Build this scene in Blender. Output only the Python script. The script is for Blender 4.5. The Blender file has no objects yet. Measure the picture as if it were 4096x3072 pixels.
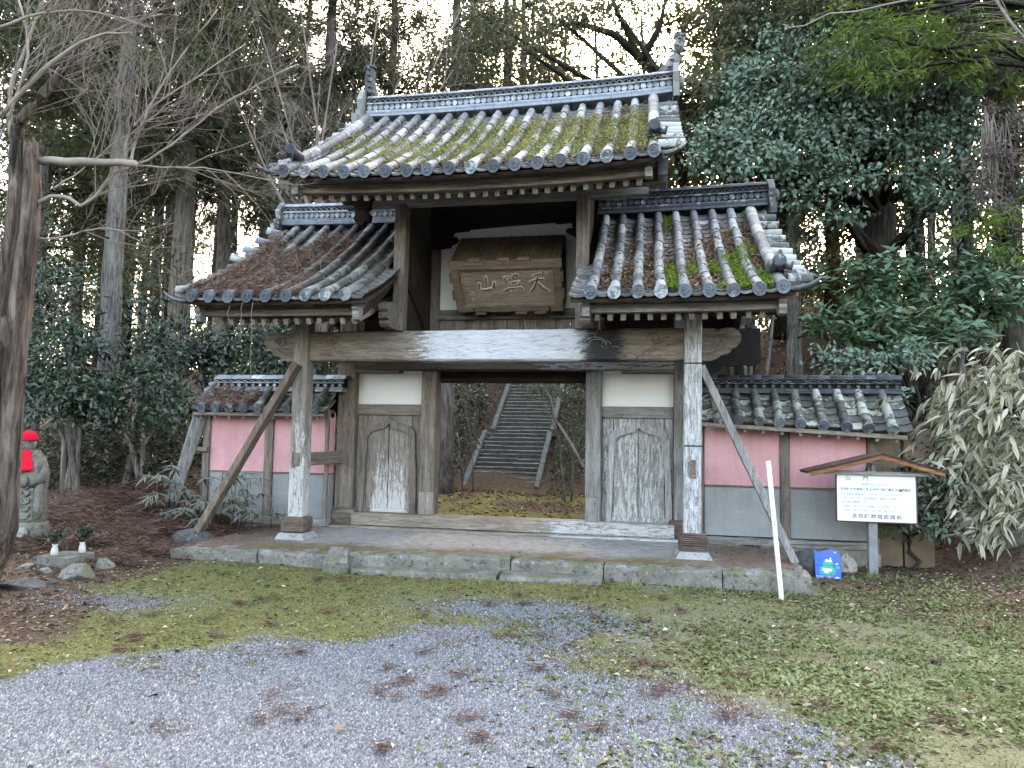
import bpy, math, random
import numpy as np
from mathutils import Vector, Matrix

random.seed(11)
rng = np.random.default_rng(11)
SC = bpy.context.scene
COL = SC.collection
PI = math.pi

# ------------------------------------------------------------------ camera
CAM = Vector((1.73983, -7.61509, 1.18636))
YAW, PITCH, ROLL, FPX = -0.18992, 0.0749, 0.01823, 2838.7114
fw = Vector((math.sin(YAW)*math.cos(PITCH), math.cos(YAW)*math.cos(PITCH), math.sin(PITCH)))
rt = Vector((math.cos(YAW), -math.sin(YAW), 0))
up = rt.cross(fw)
rt, up = math.cos(ROLL)*rt + math.sin(ROLL)*up, -math.sin(ROLL)*rt + math.cos(ROLL)*up
cam = bpy.data.cameras.new('camera')
cam.sensor_width = 36.0
cam.lens = FPX/4096*36
cam.clip_start, cam.clip_end = 0.1, 500
camo = bpy.data.objects.new('camera', cam)
COL.objects.link(camo)
camo.matrix_world = Matrix(((rt.x, up.x, -fw.x, CAM.x), (rt.y, up.y, -fw.y, CAM.y), (rt.z, up.z, -fw.z, CAM.z), (0, 0, 0, 1)))
SC.camera = camo
SC.render.resolution_x, SC.render.resolution_y = 1024, 768

# ------------------------------------------------------------------ sky, sun, exposure
SUN_EL, SUN_AZ = math.radians(30), math.radians(4)     # low winter sun behind the wood, azimuth from +Y towards +X
W = bpy.data.worlds.new('World')
SC.world = W
W.use_nodes = True
wn = W.node_tree
sky = wn.nodes.new('ShaderNodeTexSky')
sky.sky_type = 'NISHITA'
sky.sun_disc = False
sky.sun_elevation = SUN_EL
sky.sun_rotation = SUN_AZ
sky.air_density, sky.dust_density, sky.ozone_density = 1.0, 5.0, 0.7
bg = wn.nodes['Background']
bg.inputs['Strength'].default_value = 0.15
wn.links.new(sky.outputs[0], bg.inputs['Color'])
sun = bpy.data.lights.new('sun', 'SUN')
sun.energy = 0.5
sun.angle = math.radians(14)
sun.color = (1.0, 0.93, 0.82)
suno = bpy.data.objects.new('sun', sun)
COL.objects.link(suno)
sdir = Vector((math.sin(SUN_AZ)*math.cos(SUN_EL), math.cos(SUN_AZ)*math.cos(SUN_EL), math.sin(SUN_EL)))
suno.rotation_euler = (-sdir).to_track_quat('-Z', 'Y').to_euler()
suno.location = sdir*60
VS = SC.view_settings
VS.view_transform = 'Standard'
VS.look = 'None'
VS.gamma = 1
VS.exposure = 3.7
VS.use_white_balance = True
VS.white_balance_temperature = 8200
VS.white_balance_tint = 10
VS.use_curve_mapping = False
SC.cycles.max_bounces = 6
SC.cycles.diffuse_bounces = 3
SC.cycles.glossy_bounces = 2
SC.cycles.transmission_bounces = 3
SC.cycles.transparent_max_bounces = 4
SC.cycles.use_denoising = True


def ray_at(dx, dy, Y):
    """Point at depth Y seen at the spot (dx, dy) of a 2212-wide copy of the photograph: only used to measure where things stand."""
    u, v = dx/.54004, dy/.54004
    d = fw + (u-2048)/FPX*rt - (v-1536)/FPX*up
    return CAM + d*((Y-CAM.y)/d.y)


# ------------------------------------------------------------------ object helpers
def link(o, parent=None):
    COL.objects.link(o)
    if parent is not None:
        o.parent = parent
    return o


def tag(o, label=None, cat=None, group=None, kind=None):
    if label: o['label'] = label
    if cat: o['category'] = cat
    if group: o['group'] = group
    if kind: o['kind'] = kind
    return o


def empty(name, loc=(0, 0, 0), parent=None):
    o = bpy.data.objects.new(name, None)
    o.location = loc
    o.empty_display_size = .1
    return link(o, parent)


def dup(o, parent, M=None, name=None):
    c = o.copy()
    if name: c.name = name
    COL.objects.link(c)
    c.parent = parent
    if M is not None:
        c.matrix_local = M
    return c


def place(mesh, name, parent, M):
    """another piece sharing a mesh"""
    o = bpy.data.objects.new(name, mesh)
    COL.objects.link(o)
    o.parent = parent
    o.matrix_local = M
    return o


class MB:
    def __init__(s):
        s.v, s.f = [], []

    def add(s, vs, fs):
        o = len(s.v)
        s.v += [tuple(v) for v in vs]
        s.f += [tuple(i+o for i in f) for f in fs]

    def loft(s, rings, cap=True, closed=True):
        n = len(rings[0])
        vs = [p for r in rings for p in r]
        fs = []
        for k in range(len(rings)-1):
            for i in range(n if closed else n-1):
                a, b = k*n+i, k*n+(i+1) % n
                fs.append((a, b, b+n, a+n))
        if cap and closed:
            fs.append(tuple(range(n-1, -1, -1)))
            fs.append(tuple(range((len(rings)-1)*n, len(rings)*n)))
        s.add(vs, fs)

    def beam(s, p0, p1, w, h, c=.006, n=1, j=0., ref=(0, 0, 1), tw=1., th=1.):
        """chamfered timber from p0 to p1, w across, h along ref; j = wobble of the old edges; tw, th = taper"""
        p0, p1 = Vector(p0), Vector(p1)
        d = (p1-p0).normalized()
        r = Vector(ref)
        if abs(d.dot(r)) > .98:
            r = Vector((0, 1, 0))
        a = d.cross(r).normalized()
        b = a.cross(d).normalized()
        rings = []
        for k in range(n+1):
            t = k/n
            ww, hh = w/2*(1+(tw-1)*t), h/2*(1+(th-1)*t)
            cc = min(c, ww*.8, hh*.8)
            q = [(-ww+cc, -hh), (ww-cc, -hh), (ww, -hh+cc), (ww, hh-cc), (ww-cc, hh), (-ww+cc, hh), (-ww, hh-cc), (-ww, -hh+cc)]
            base = p0.lerp(p1, t)
            rings.append([base + a*(x+random.uniform(-j, j)) + b*(y+random.uniform(-j, j)) for x, y in q])
        s.loft(rings)

    def box(s, x0, x1, y0, y1, z0, z1, c=.005, n=1, j=0.):
        d = (x1-x0, y1-y0, z1-z0)
        ax = d.index(max(d))
        xm, ym, zm = (x0+x1)/2, (y0+y1)/2, (z0+z1)/2
        if ax == 0:
            s.beam((x0, ym, zm), (x1, ym, zm), d[1], d[2], c, n, j)
        elif ax == 1:
            s.beam((xm, y0, zm), (xm, y1, zm), d[0], d[2], c, n, j)
        else:
            s.beam((xm, ym, z0), (xm, ym, z1), d[0], d[1], c, n, j, ref=(0, 1, 0))

    def prism(s, poly, ax, a, b):
        """polygon pushed along an axis; poly is (y,z) for x, (x,z) for y, (x,y) for z"""
        n = len(poly)
        def P(u, v, t):
            return (t, u, v) if ax == 'x' else ((u, t, v) if ax == 'y' else (u, v, t))
        vs = [P(u, v, a) for u, v in poly]+[P(u, v, b) for u, v in poly]
        fs = [tuple(range(n-1, -1, -1)), tuple(range(n, 2*n))]+[(i, (i+1) % n, (i+1) % n+n, i+n) for i in range(n)]
        s.add(vs, fs)

    def strip(s, A, B, ax, a, b):
        """closed moulding between two outlines A and B of equal length"""
        n = len(A)
        def P(u, v, t):
            return (t, u, v) if ax == 'x' else ((u, t, v) if ax == 'y' else (u, v, t))
        vs = [P(*p, a) for p in A]+[P(*p, a) for p in B]+[P(*p, b) for p in A]+[P(*p, b) for p in B]
        fs = []
        for i in range(n-1):
            fs += [(i, i+1, n+i+1, n+i), (2*n+i, 3*n+i, 3*n+i+1, 2*n+i+1), (i, 2*n+i, 2*n+i+1, i+1), (n+i, n+i+1, 3*n+i+1, 3*n+i)]
        fs += [(0, n, 3*n, 2*n), (n-1, 3*n-1, 4*n-1, 2*n-1)]
        s.add(vs, fs)

    def tube(s, pts, r, n=8, cap=True, squash=1.):
        pts = [Vector(p) for p in pts]
        m = len(pts)
        rr = r if isinstance(r, (list, tuple)) else [r]*m
        rings = []
        ref = Vector((0.13, .21, 1)).normalized()
        for k in range(m):
            d = (pts[min(k+1, m-1)]-pts[max(k-1, 0)])
            d = d.normalized() if d.length > 1e-9 else Vector((0, 0, 1))
            rf = ref if abs(d.dot(ref)) < .95 else Vector((1, 0, 0))
            a = d.cross(rf).normalized()
            b = a.cross(d).normalized()
            rings.append([pts[k]+(a*math.cos(2*PI*i/n)+b*math.sin(2*PI*i/n)*squash)*rr[k] for i in range(n)])
        s.loft(rings, cap)

    def lathe(s, prof, n=12, o=(0, 0, 0), ax='z'):
        rings = []
        for r, z in prof:
            ring = []
            for i in range(n):
                c, q = r*math.cos(2*PI*i/n), r*math.sin(2*PI*i/n)
                ring.append((o[0]+c, o[1]+q, o[2]+z) if ax == 'z' else ((o[0]+c, o[1]+z, o[2]-q) if ax == 'y' else (o[0]+z, o[1]+c, o[2]+q)))
            rings.append(ring)
        s.loft(rings)

    def mesh(s, name):
        m = bpy.data.meshes.new(name)
        m.from_pydata(s.v, [], s.f)
        return m

    def build(s, name, mat=None, parent=None, smooth=False):
        m = s.mesh(name)
        if mat: m.materials.append(mat)
        if smooth: m.polygons.foreach_set('use_smooth', [True]*len(m.polygons))
        return link(bpy.data.objects.new(name, m), parent)


def npmesh(name, V, F, mat, parent=None, smooth=False, attrs=None):
    """fast mesh from numpy arrays; F is (n,3) or (n,4); attrs maps a name to one float per vertex"""
    m = bpy.data.meshes.new(name)
    V = np.ascontiguousarray(V, np.float32)
    F = np.ascontiguousarray(F, np.int32)
    k = F.shape[1]
    m.vertices.add(len(V)); m.vertices.foreach_set('co', V.ravel())
    m.loops.add(F.size); m.loops.foreach_set('vertex_index', F.ravel())
    m.polygons.add(len(F)); m.polygons.foreach_set('loop_start', np.arange(0, F.size, k, dtype=np.int32))
    if smooth: m.polygons.foreach_set('use_smooth', np.ones(len(F), bool))
    for a, val in (attrs or {}).items():
        t = m.attributes.new(a, 'FLOAT', 'POINT')
        t.data.foreach_set('value', np.ascontiguousarray(val, np.float32))
    m.update(calc_edges=True)
    m.materials.append(mat)
    return link(bpy.data.objects.new(name, m), parent)


def frame(o, x, y, z):
    """matrix from an origin and three axis directions"""
    M = Matrix.Identity(4)
    for i, a in enumerate((x, y, z)):
        for j in range(3):
            M[j][i] = a[j]
    for j in range(3):
        M[j][3] = o[j]
    return M


def vnoise(x, y, s=1., seed=0):
    """smooth 2-D value noise, numpy, 0..1"""
    x = np.asarray(x)*s+seed*17.3+1000; y = np.asarray(y)*s+seed*9.1+1000
    xi, yi = np.floor(x).astype(np.int64), np.floor(y).astype(np.int64)
    fx, fy = x-xi, y-yi
    fx, fy = fx*fx*(3-2*fx), fy*fy*(3-2*fy)
    def h(i, j):
        n = (i*374761393+j*668265263+seed*982451653) & 0x7fffffff
        n = (n ^ (n >> 13))*1274126177 & 0x7fffffff
        return ((n ^ (n >> 16)) & 0xffff)/65535.
    return (h(xi, yi)*(1-fx)+h(xi+1, yi)*fx)*(1-fy)+(h(xi, yi+1)*(1-fx)+h(xi+1, yi+1)*fx)*fy


def fbm(x, y, s=1., o=4, seed=0):
    t = 0; a = .5
    for k in range(o):
        t = t+a*vnoise(x, y, s*2**k, seed+k); a *= .5
    return t/(1-.5**o)


# ------------------------------------------------------------------ materials
def nd(nt, typ, inp=None, **kw):
    n = nt.nodes.new(typ)
    for k, v in kw.items():
        setattr(n, k, v)
    for k, v in (inp or {}).items():
        if isinstance(v, bpy.types.NodeSocket):
            nt.links.new(v, n.inputs[k])
        else:
            n.inputs[k].default_value = v
    return n


def col(c):
    return (c[0], c[1], c[2], 1) if len(c) == 3 else c


def new_mat(name, rough=.8, spec=.3):
    m = bpy.data.materials.new(name)
    m.use_nodes = True
    nt = m.node_tree
    b = nt.nodes['Principled BSDF']
    b.inputs['Roughness'].default_value = rough
    b.inputs['Specular IOR Level'].default_value = spec
    return m, nt, b


def coords(nt, scale=(1, 1, 1), rand=True, attr='Object'):
    tc = nd(nt, 'ShaderNodeTexCoord')
    v = tc.outputs[attr]
    if rand:
        oi = nd(nt, 'ShaderNodeObjectInfo')
        v = nd(nt, 'ShaderNodeVectorMath', {0: v, 1: nd(nt, 'ShaderNodeVectorMath', {0: (13, 7, 5), 1: oi.outputs['Random']}, operation='MULTIPLY').outputs[0]}, operation='ADD').outputs[0]
    return nd(nt, 'ShaderNodeMapping', {'Vector': v, 'Scale': scale}).outputs[0]


def noi(nt, vec, scale=5., detail=4., rough=.6, dist=0.):
    return nd(nt, 'ShaderNodeTexNoise', {'Vector': vec, 'Scale': scale, 'Detail': detail, 'Roughness': rough, 'Distortion': dist}).outputs['Fac']


def ramp(nt, fac, stops, interp='LINEAR'):
    n = nd(nt, 'ShaderNodeValToRGB', {'Fac': fac})
    cr = n.color_ramp
    cr.interpolation = interp
    while len(cr.elements) < len(stops):
        cr.elements.new(.5)
    for e, (p, c) in zip(cr.elements, stops):
        e.position = p
        e.color = col(c) if not isinstance(c, (int, float)) else (c, c, c, 1)
    return n.outputs['Color']


def mixc(nt, f, a, b, typ='MIX'):
    n = nd(nt, 'ShaderNodeMix', data_type='RGBA', blend_type=typ)
    for k, v in ((0, f), (6, a), (7, b)):
        if isinstance(v, bpy.types.NodeSocket):
            nt.links.new(v, n.inputs[k])
        else:
            n.inputs[k].default_value = v if k == 0 else col(v)
    return n.outputs[2]


def mth(nt, op, a, b=0., c=None, clamp=False):
    d = {0: a, 1: b}
    if c is not None: d[2] = c
    return nd(nt, 'ShaderNodeMath', d, operation=op, use_clamp=clamp).outputs[0]


def smooth(nt, v, lo, hi):
    return nd(nt, 'ShaderNodeMapRange', {'Value': v, 'From Min': lo, 'From Max': hi}, interpolation_type='SMOOTHSTEP').outputs[0]


def xyz(nt, attr='Object'):
    tc = nd(nt, 'ShaderNodeTexCoord')
    return nd(nt, 'ShaderNodeSeparateXYZ', {0: tc.outputs[attr]}).outputs


def bump(nt, b, h, strength=.5, dist=.01):
    n = nd(nt, 'ShaderNodeBump', {'Height': h, 'Strength': strength, 'Distance': dist})
    nt.links.new(n.outputs[0], b.inputs['Normal'])


def wood(name, axis, dark, light, peel=None, peel_col=(.62, .62, .62), peel_amt=.0, peel_mask=None, rough=.85, stain=None):
    """weathered timber: long grain along an axis, drying cracks, pale flaked layer where peel_mask says so"""
    m, nt, b = new_mat(name, rough, .2)
    k = {'x': (1, 14, 14), 'y': (14, 1, 14), 'z': (14, 14, 1)}[axis]
    v = coords(nt, k)
    g1 = noi(nt, v, 1.6, 5, .65, .6)
    g2 = noi(nt, v, 9., 3, .6)
    c = ramp(nt, g1, [(.28, dark), (.72, light)])
    c = mixc(nt, .65, c, ramp(nt, g2, [(.3, .45), (.6, 1.05)]), 'MULTIPLY')
    crack = ramp(nt, noi(nt, v, 3.1, 2, .5, .3), [(.485, 1), (.5, .18), (.515, 1)])
    c = mixc(nt, .75, c, crack, 'MULTIPLY')
    big = noi(nt, coords(nt, (1, 1, 1)), 2.2, 3, .6)
    c = mixc(nt, .5, c, ramp(nt, big, [(.3, .6), (.7, 1.15)]), 'MULTIPLY')
    oi = nd(nt, 'ShaderNodeObjectInfo')
    c = mixc(nt, 1., c, ramp(nt, oi.outputs['Random'], [(0, .82), (1, 1.12)]), 'MULTIPLY')
    hgt = mth(nt, 'ADD', g2, mth(nt, 'MULTIPLY', crack, 1.5))
    if peel_mask is not None or peel_amt > 0:
        kk = {'x': (1.7, 15, 15), 'y': (15, 1.7, 15), 'z': (15, 15, 1.7)}[axis]
        pn = mth(nt, 'ADD', mth(nt, 'MULTIPLY', noi(nt, coords(nt, kk), 3.0, 6, .68), .72), mth(nt, 'MULTIPLY', noi(nt, coords(nt, (14, 14, 14)), 3., 4, .7), .28))
        pm = mth(nt, 'ADD', pn, peel_mask(nt) if peel_mask else peel_amt-.5)
        pf = ramp(nt, mth(nt, 'ADD', pm, mth(nt, 'MULTIPLY', mth(nt, 'SUBTRACT', g2, .5), .25)), [(.51, 0), (.585, 1)])
        pc = mixc(nt, .5, peel_col, mixc(nt, 1., ramp(nt, g2, [(.25, .5), (.6, 1.05)]), crack, 'MULTIPLY'), 'MULTIPLY')
        c = mixc(nt, pf, c, pc)
        hgt = mth(nt, 'ADD', hgt, mth(nt, 'MULTIPLY', pf, .6))
    if stain is not None:
        c = stain(nt, c)
    nt.links.new(c, b.inputs['Base Color'])
    bump(nt, b, hgt, .55, .006)
    return m


def plain(name, c, rough=.8, var=.25, scale=6., spec=.3, bmp=.2, rand=True):
    m, nt, b = new_mat(name, rough, spec)
    v = coords(nt, (1, 1, 1), rand)
    n = noi(nt, v, scale, 5, .65)
    cc = mixc(nt, 1., c, ramp(nt, n, [(.25, 1-var), (.75, 1+var)]), 'MULTIPLY')
    nt.links.new(cc, b.inputs['Base Color'])
    if bmp: bump(nt, b, noi(nt, v, scale*8, 4, .6), bmp, .004)
    return m


def leaf_mat(name, stops, rough=.5, spec=.35, trans=.25):
    """leaves: colour by a per-leaf value, some light let through"""
    m, nt, b = new_mat(name, rough, spec)
    at = nd(nt, 'ShaderNodeAttribute', attribute_name='tint')
    c = ramp(nt, at.outputs['Fac'], stops)
    nt.links.new(c, b.inputs['Base Color'])
    tr = nd(nt, 'ShaderNodeBsdfTranslucent', {'Color': mixc(nt, 1., c, (1.1, 1.25, .6), 'MULTIPLY')})
    ms = nd(nt, 'ShaderNodeMixShader', {0: trans})
    nt.links.new(b.outputs[0], ms.inputs[1]); nt.links.new(tr.outputs[0], ms.inputs[2])
    nt.links.new(ms.outputs[0], nt.nodes['Material Output'].inputs['Surface'])
    return m


def zgrad(lo, hi, a, b):
    return lambda nt: nd(nt, 'ShaderNodeMapRange', {'Value': xyz(nt)[2], 'From Min': lo, 'From Max': hi, 'To Min': a, 'To Max': b}).outputs[0]


BROWN_D, BROWN_L = (.14, .108, .088), (.37, .305, .26)
GREY_D, GREY_L = (.19, .175, .165), (.46, .44, .425)
M = {}
M['wood_x'] = wood('wood_brown_x', 'x', BROWN_D, BROWN_L)
M['wood_y'] = wood('wood_brown_y', 'y', BROWN_D, BROWN_L)
M['wood_z'] = wood('wood_brown_z', 'z', BROWN_D, BROWN_L)
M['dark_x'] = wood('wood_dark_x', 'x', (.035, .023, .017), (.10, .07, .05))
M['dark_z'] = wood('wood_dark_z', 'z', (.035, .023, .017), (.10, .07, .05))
M['grey_x'] = wood('wood_grey_x', 'x', GREY_D, GREY_L)
M['grey_z'] = wood('wood_grey_z', 'z', GREY_D, GREY_L)
M['pillar_left'] = wood('pillar_left', 'z', (.19, .158, .138), (.43, .375, .335), peel_col=(.56, .54, .53), peel_mask=zgrad(.4, 2.0, .13, -.14))
M['pillar_right'] = wood('pillar_right', 'z', (.24, .225, .22), (.62, .61, .62), peel_amt=.54, peel_col=(.60, .61, .635))
M['block'] = wood('block_eroded', 'x', (.08, .055, .045), (.27, .20, .165))


def beam_stain(nt, c):
    p = xyz(nt)
    n = noi(nt, coords(nt, (3, 8, 8), False), 2.5, 6, .7)
    f = mth(nt, 'MULTIPLY', smooth(nt, mth(nt, 'ADD', p[0], mth(nt, 'MULTIPLY', n, .5)), 1.2, 1.38), mth(nt, 'SUBTRACT', 1., smooth(nt, mth(nt, 'ADD', p[0], mth(nt, 'MULTIPLY', n, .45)), 1.6, 1.8)))
    return mixc(nt, mth(nt, 'MULTIPLY', f, .93), c, (.025, .027, .03))


def beam_mask(nt):
    x = xyz(nt)[0]
    a = nd(nt, 'ShaderNodeMapRange', {'Value': x, 'From Min': -1.45, 'From Max': -.5, 'To Min': -.3, 'To Max': .17}).outputs[0]
    b = nd(nt, 'ShaderNodeMapRange', {'Value': x, 'From Min': 1.05, 'From Max': 1.45, 'To Min': 0, 'To Max': -.5}).outputs[0]
    return mth(nt, 'ADD', a, b)


M['beam'] = wood('beam_carved', 'x', (.155, .122, .10), (.39, .32, .27), peel_col=(.60, .61, .64), peel_mask=beam_mask, stain=beam_stain)


def half_grey(nt):
    return nd(nt, 'ShaderNodeMapRange', {'Value': xyz(nt)[0], 'From Min': -.6, 'From Max': .7, 'To Min': -.35, 'To Max': .08}).outputs[0]


M['lintel'] = wood('lintel', 'x', (.10, .07, .05), (.27, .2, .155), peel_col=(.40, .40, .41), peel_mask=half_grey)
M['sill'] = wood('threshold', 'x', (.19, .15, .12), (.42, .35, .29), peel_col=(.55, .55, .56), peel_mask=half_grey)


def door_mask(nt):
    x = xyz(nt)
    g = nd(nt, 'ShaderNodeMapRange', {'Value': x[2], 'From Min': .2, 'From Max': 1.2, 'To Min': .16, 'To Max': -.09}).outputs[0]
    d = mth(nt, 'ABSOLUTE', mth(nt, 'ADD', x[0], 1.58))
    return mth(nt, 'SUBTRACT', g, mth(nt, 'MULTIPLY', smooth(nt, d, .15, .36), .25))


M['door_left'] = wood('door_left', 'z', (.19, .15, .13), (.42, .35, .305), peel_col=(.60, .59, .58), peel_mask=door_mask)
M['door_right'] = wood('door_right', 'z', (.24, .22, .21), (.52, .5, .49), peel_amt=.53, peel_col=(.60, .60, .60))
M['plaster'] = plain('white_plaster', (.85, .85, .83), .9, .04, 3., .2, .08)


def old_plaster(name, c, edge, grime):
    m, nt, b = new_mat(name, .9, .2)
    v = coords(nt, (1, 1, 1), False)
    n1 = noi(nt, v, 2.2, 4, .6); n2 = noi(nt, v, 30, 4, .6); n3 = noi(nt, v, 9., 5, .7)
    cc = mixc(nt, ramp(nt, n1, [(.35, 0), (.75, .6)]), c, edge)
    cc = mixc(nt, .5, cc, ramp(nt, n2, [(.3, .88), (.7, 1.08)]), 'MULTIPLY')
    st = mth(nt, 'ADD', mth(nt, 'MULTIPLY', noi(nt, coords(nt, (7, 7, .8), False), 1.1, 4, .7), .5), mth(nt, 'MULTIPLY', n1, .5))
    cc = mixc(nt, .6, cc, ramp(nt, st, [(.36, .74), (.56, 1.05)]), 'MULTIPLY')
    cc = mixc(nt, ramp(nt, n3, [(.56, 0), (.72, .45)]), cc, grime)
    nt.links.new(cc, b.inputs['Base Color'])
    bump(nt, b, n2, .15, .004)
    return m


M['pink'] = old_plaster('pink_plaster', (.64, .325, .34), (.68, .39, .42), (.55, .30, .30))
M['greyplaster'] = old_plaster('grey_plaster', (.27, .28, .285), (.35, .355, .35), (.44, .43, .40))
M['mud'] = old_plaster('mud_wall', (.16, .115, .08), (.22, .16, .11), (.1, .08, .06))


def tile_mat(name, base_d, base_l, lichen, thr, brown=0.):
    m, nt, b = new_mat(name, .62, .4)
    v = coords(nt, (1, 1, 1), True)
    oi = nd(nt, 'ShaderNodeObjectInfo')
    n1 = noi(nt, v, 9, 5, .65); n2 = noi(nt, v, 11, 5, .66, .3); n3 = noi(nt, v, 90, 3, .6)
    c = ramp(nt, n1, [(.3, base_d), (.7, base_l)])
    lf = ramp(nt, mth(nt, 'ADD', n2, mth(nt, 'MULTIPLY', mth(nt, 'SUBTRACT', oi.outputs['Random'], .5), .36)), [(thr, 0), (thr+.05, 1)])
    c = mixc(nt, lf, c, mixc(nt, 1., lichen, ramp(nt, n3, [(.3, .7), (.7, 1.1)]), 'MULTIPLY'))
    if brown:
        c = mixc(nt, ramp(nt, noi(nt, v, 5, 3, .6), [(.5, 0), (.7, brown)]), c, (.16, .13, .075))
    c = mixc(nt, 1., c, ramp(nt, mth(nt, 'FRACT', mth(nt, 'MULTIPLY', oi.outputs['Random'], 7.31)), [(0, .66), (.5, .98), (1, 1.22)]), 'MULTIPLY')
    nt.links.new(c, b.inputs['Base Color'])
    bump(nt, b, mth(nt, 'ADD', n3, lf), .35, .004)
    return m


M['tile'] = tile_mat('roof_tile', (.10, .108, .122), (.225, .236, .25), (.345, .355, .345), .50)
M['tile_side'] = tile_mat('roof_tile_side', (.075, .075, .075), (.20, .195, .185), (.33, .335, .31), .58, .55)
M['tile_pan'] = tile_mat('pan_tile', (.11, .108, .106), (.235, .228, .22), (.40, .40, .38), .62, .4)
M['tile_disc'] = tile_mat('roof_tile_end', (.075, .088, .108), (.165, .185, .21), (.36, .38, .38), .62)
M['tile_ridge'] = tile_mat('ridge_tile', (.20, .225, .265), (.36, .39, .44), (.58, .60, .61), .58)
M['tile_dark'] = tile_mat('ridge_tile_dark', (.03, .035, .045), (.08, .09, .105), (.25, .27, .27), .66)
M['tile_wall'] = tile_mat('wall_tile', (.035, .04, .04), (.11, .12, .105), (.36, .38, .32), .57, .3)
M['oni'] = tile_mat('ridge_end_tile', (.06, .065, .07), (.14, .15, .15), (.40, .41, .39), .43)
M['void'] = plain('shade_black', (.02, .018, .016), .9, .2)  # near-black colour put in for the shade of recesses and hollows
M['iron'] = plain('iron', (.03, .028, .027), .6, .3, spec=.5)


def stone_mat(name, c1, c2, moss=None, lich=.62, sc=1.):
    m, nt, b = new_mat(name, .88, .25)
    v = coords(nt, (1, 1, 1), True)
    n1 = noi(nt, v, 4*sc, 6, .68); n2 = noi(nt, v, 22*sc, 5, .7); n3 = noi(nt, v, 120*sc, 3, .6)
    c = ramp(nt, n1, [(.3, c1), (.7, c2)])
    c = mixc(nt, .7, c, ramp(nt, n3, [(.3, .6), (.7, 1.2)]), 'MULTIPLY')
    c = mixc(nt, ramp(nt, n2, [(lich, 0), (lich+.08, .8)]), c, (.42, .43, .41))
    c = mixc(nt, ramp(nt, n2, [(.36, .8), (.46, 0)]), c, (.035, .034, .028))
    if moss:
        g = nd(nt, 'ShaderNodeNewGeometry')
        upz = nd(nt, 'ShaderNodeSeparateXYZ', {0: g.outputs['Normal']}).outputs[2]
        f = mth(nt, 'MULTIPLY', ramp(nt, noi(nt, v, 6*sc, 4, .6), [(.45, 0), (.6, 1)]), smooth(nt, upz, -.3, .6))
        c = mixc(nt, mth(nt, 'MULTIPLY', f, moss), c, (.10, .12, .03))
    nt.links.new(c, b.inputs['Base Color'])
    bump(nt, b, mth(nt, 'ADD', n2, mth(nt, 'MULTIPLY', n3, .5)), .6, .01)
    return m


M['stone'] = stone_mat('stone', (.135, .125, .11), (.31, .29, .265), .6, .60)
M['stone_dark'] = stone_mat('stone_dark', (.06, .06, .062), (.15, .15, .15), .2)
M['stone_pale'] = stone_mat('stone_pale', (.27, .27, .265), (.45, .45, .44), None, .7)
M['stone_warm'] = stone_mat('stone_warm', (.22, .19, .165), (.36, .33, .29), None)
M['statue'] = stone_mat('statue_stone', (.12, .112, .098), (.28, .265, .235), .2)
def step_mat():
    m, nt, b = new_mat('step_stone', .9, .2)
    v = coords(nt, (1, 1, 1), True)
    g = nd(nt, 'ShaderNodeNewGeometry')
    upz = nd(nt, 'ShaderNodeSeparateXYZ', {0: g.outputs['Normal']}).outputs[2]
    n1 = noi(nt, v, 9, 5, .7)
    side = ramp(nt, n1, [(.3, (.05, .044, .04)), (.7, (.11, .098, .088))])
    top = ramp(nt, n1, [(.3, (.20, .19, .15)), (.7, (.36, .355, .30))])     # dusty, lichened treads; lit nosings painted in as paler up-faces
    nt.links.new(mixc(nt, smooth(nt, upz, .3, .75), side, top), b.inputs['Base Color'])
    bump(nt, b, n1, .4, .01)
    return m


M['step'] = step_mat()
M['step_edge'] = stone_mat('stair_kerb', (.16, .165, .15), (.27, .275, .25), .35)


def bark(name, d, l, sc=1., moss=0.):
    m, nt, b = new_mat(name, .95, .15)
    v = coords(nt, (9*sc, 9*sc, 1.2*sc), True)
    n1 = noi(nt, v, 2.2, 6, .7, .8); n2 = noi(nt, coords(nt, (1, 1, 1)), 1.8, 4, .6)
    c = ramp(nt, n1, [(.36, d), (.62, l)])
    c = mixc(nt, .8, c, ramp(nt, noi(nt, coords(nt, (34*sc, 34*sc, 2.2*sc), True), 1.5, 3, .6), [(.36, .42), (.58, 1.12)]), 'MULTIPLY')
    c = mixc(nt, .75, c, ramp(nt, n2, [(.3, .5), (.7, 1.3)]), 'MULTIPLY')
    if moss: c = mixc(nt, ramp(nt, n2, [(.5, 0), (.65, moss)]), c, (.09, .11, .05))
    nt.links.new(c, b.inputs['Base Color'])
    bump(nt, b, n1, .9, .03)
    return m


M['bark_cedar'] = bark('cedar_bark', (.10, .078, .066), (.32, .27, .235), 1., .35)
M['bark_grey'] = bark('cedar_bark_grey', (.09, .082, .076), (.31, .285, .265), 1., .3)
M['bark_dark'] = bark('dark_bark', (.025, .021, .018), (.085, .07, .06), 1., .3)
M['bark_bare'] = bark('old_maple_bark', (.032, .025, .02), (.225, .172, .143), .75)
M['twig'] = plain('bare_twig', (.245, .20, .17), .85, .35, 3.)
M['twig_pale'] = plain('pale_twig', (.30, .25, .215), .85, .3, 3.)

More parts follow.
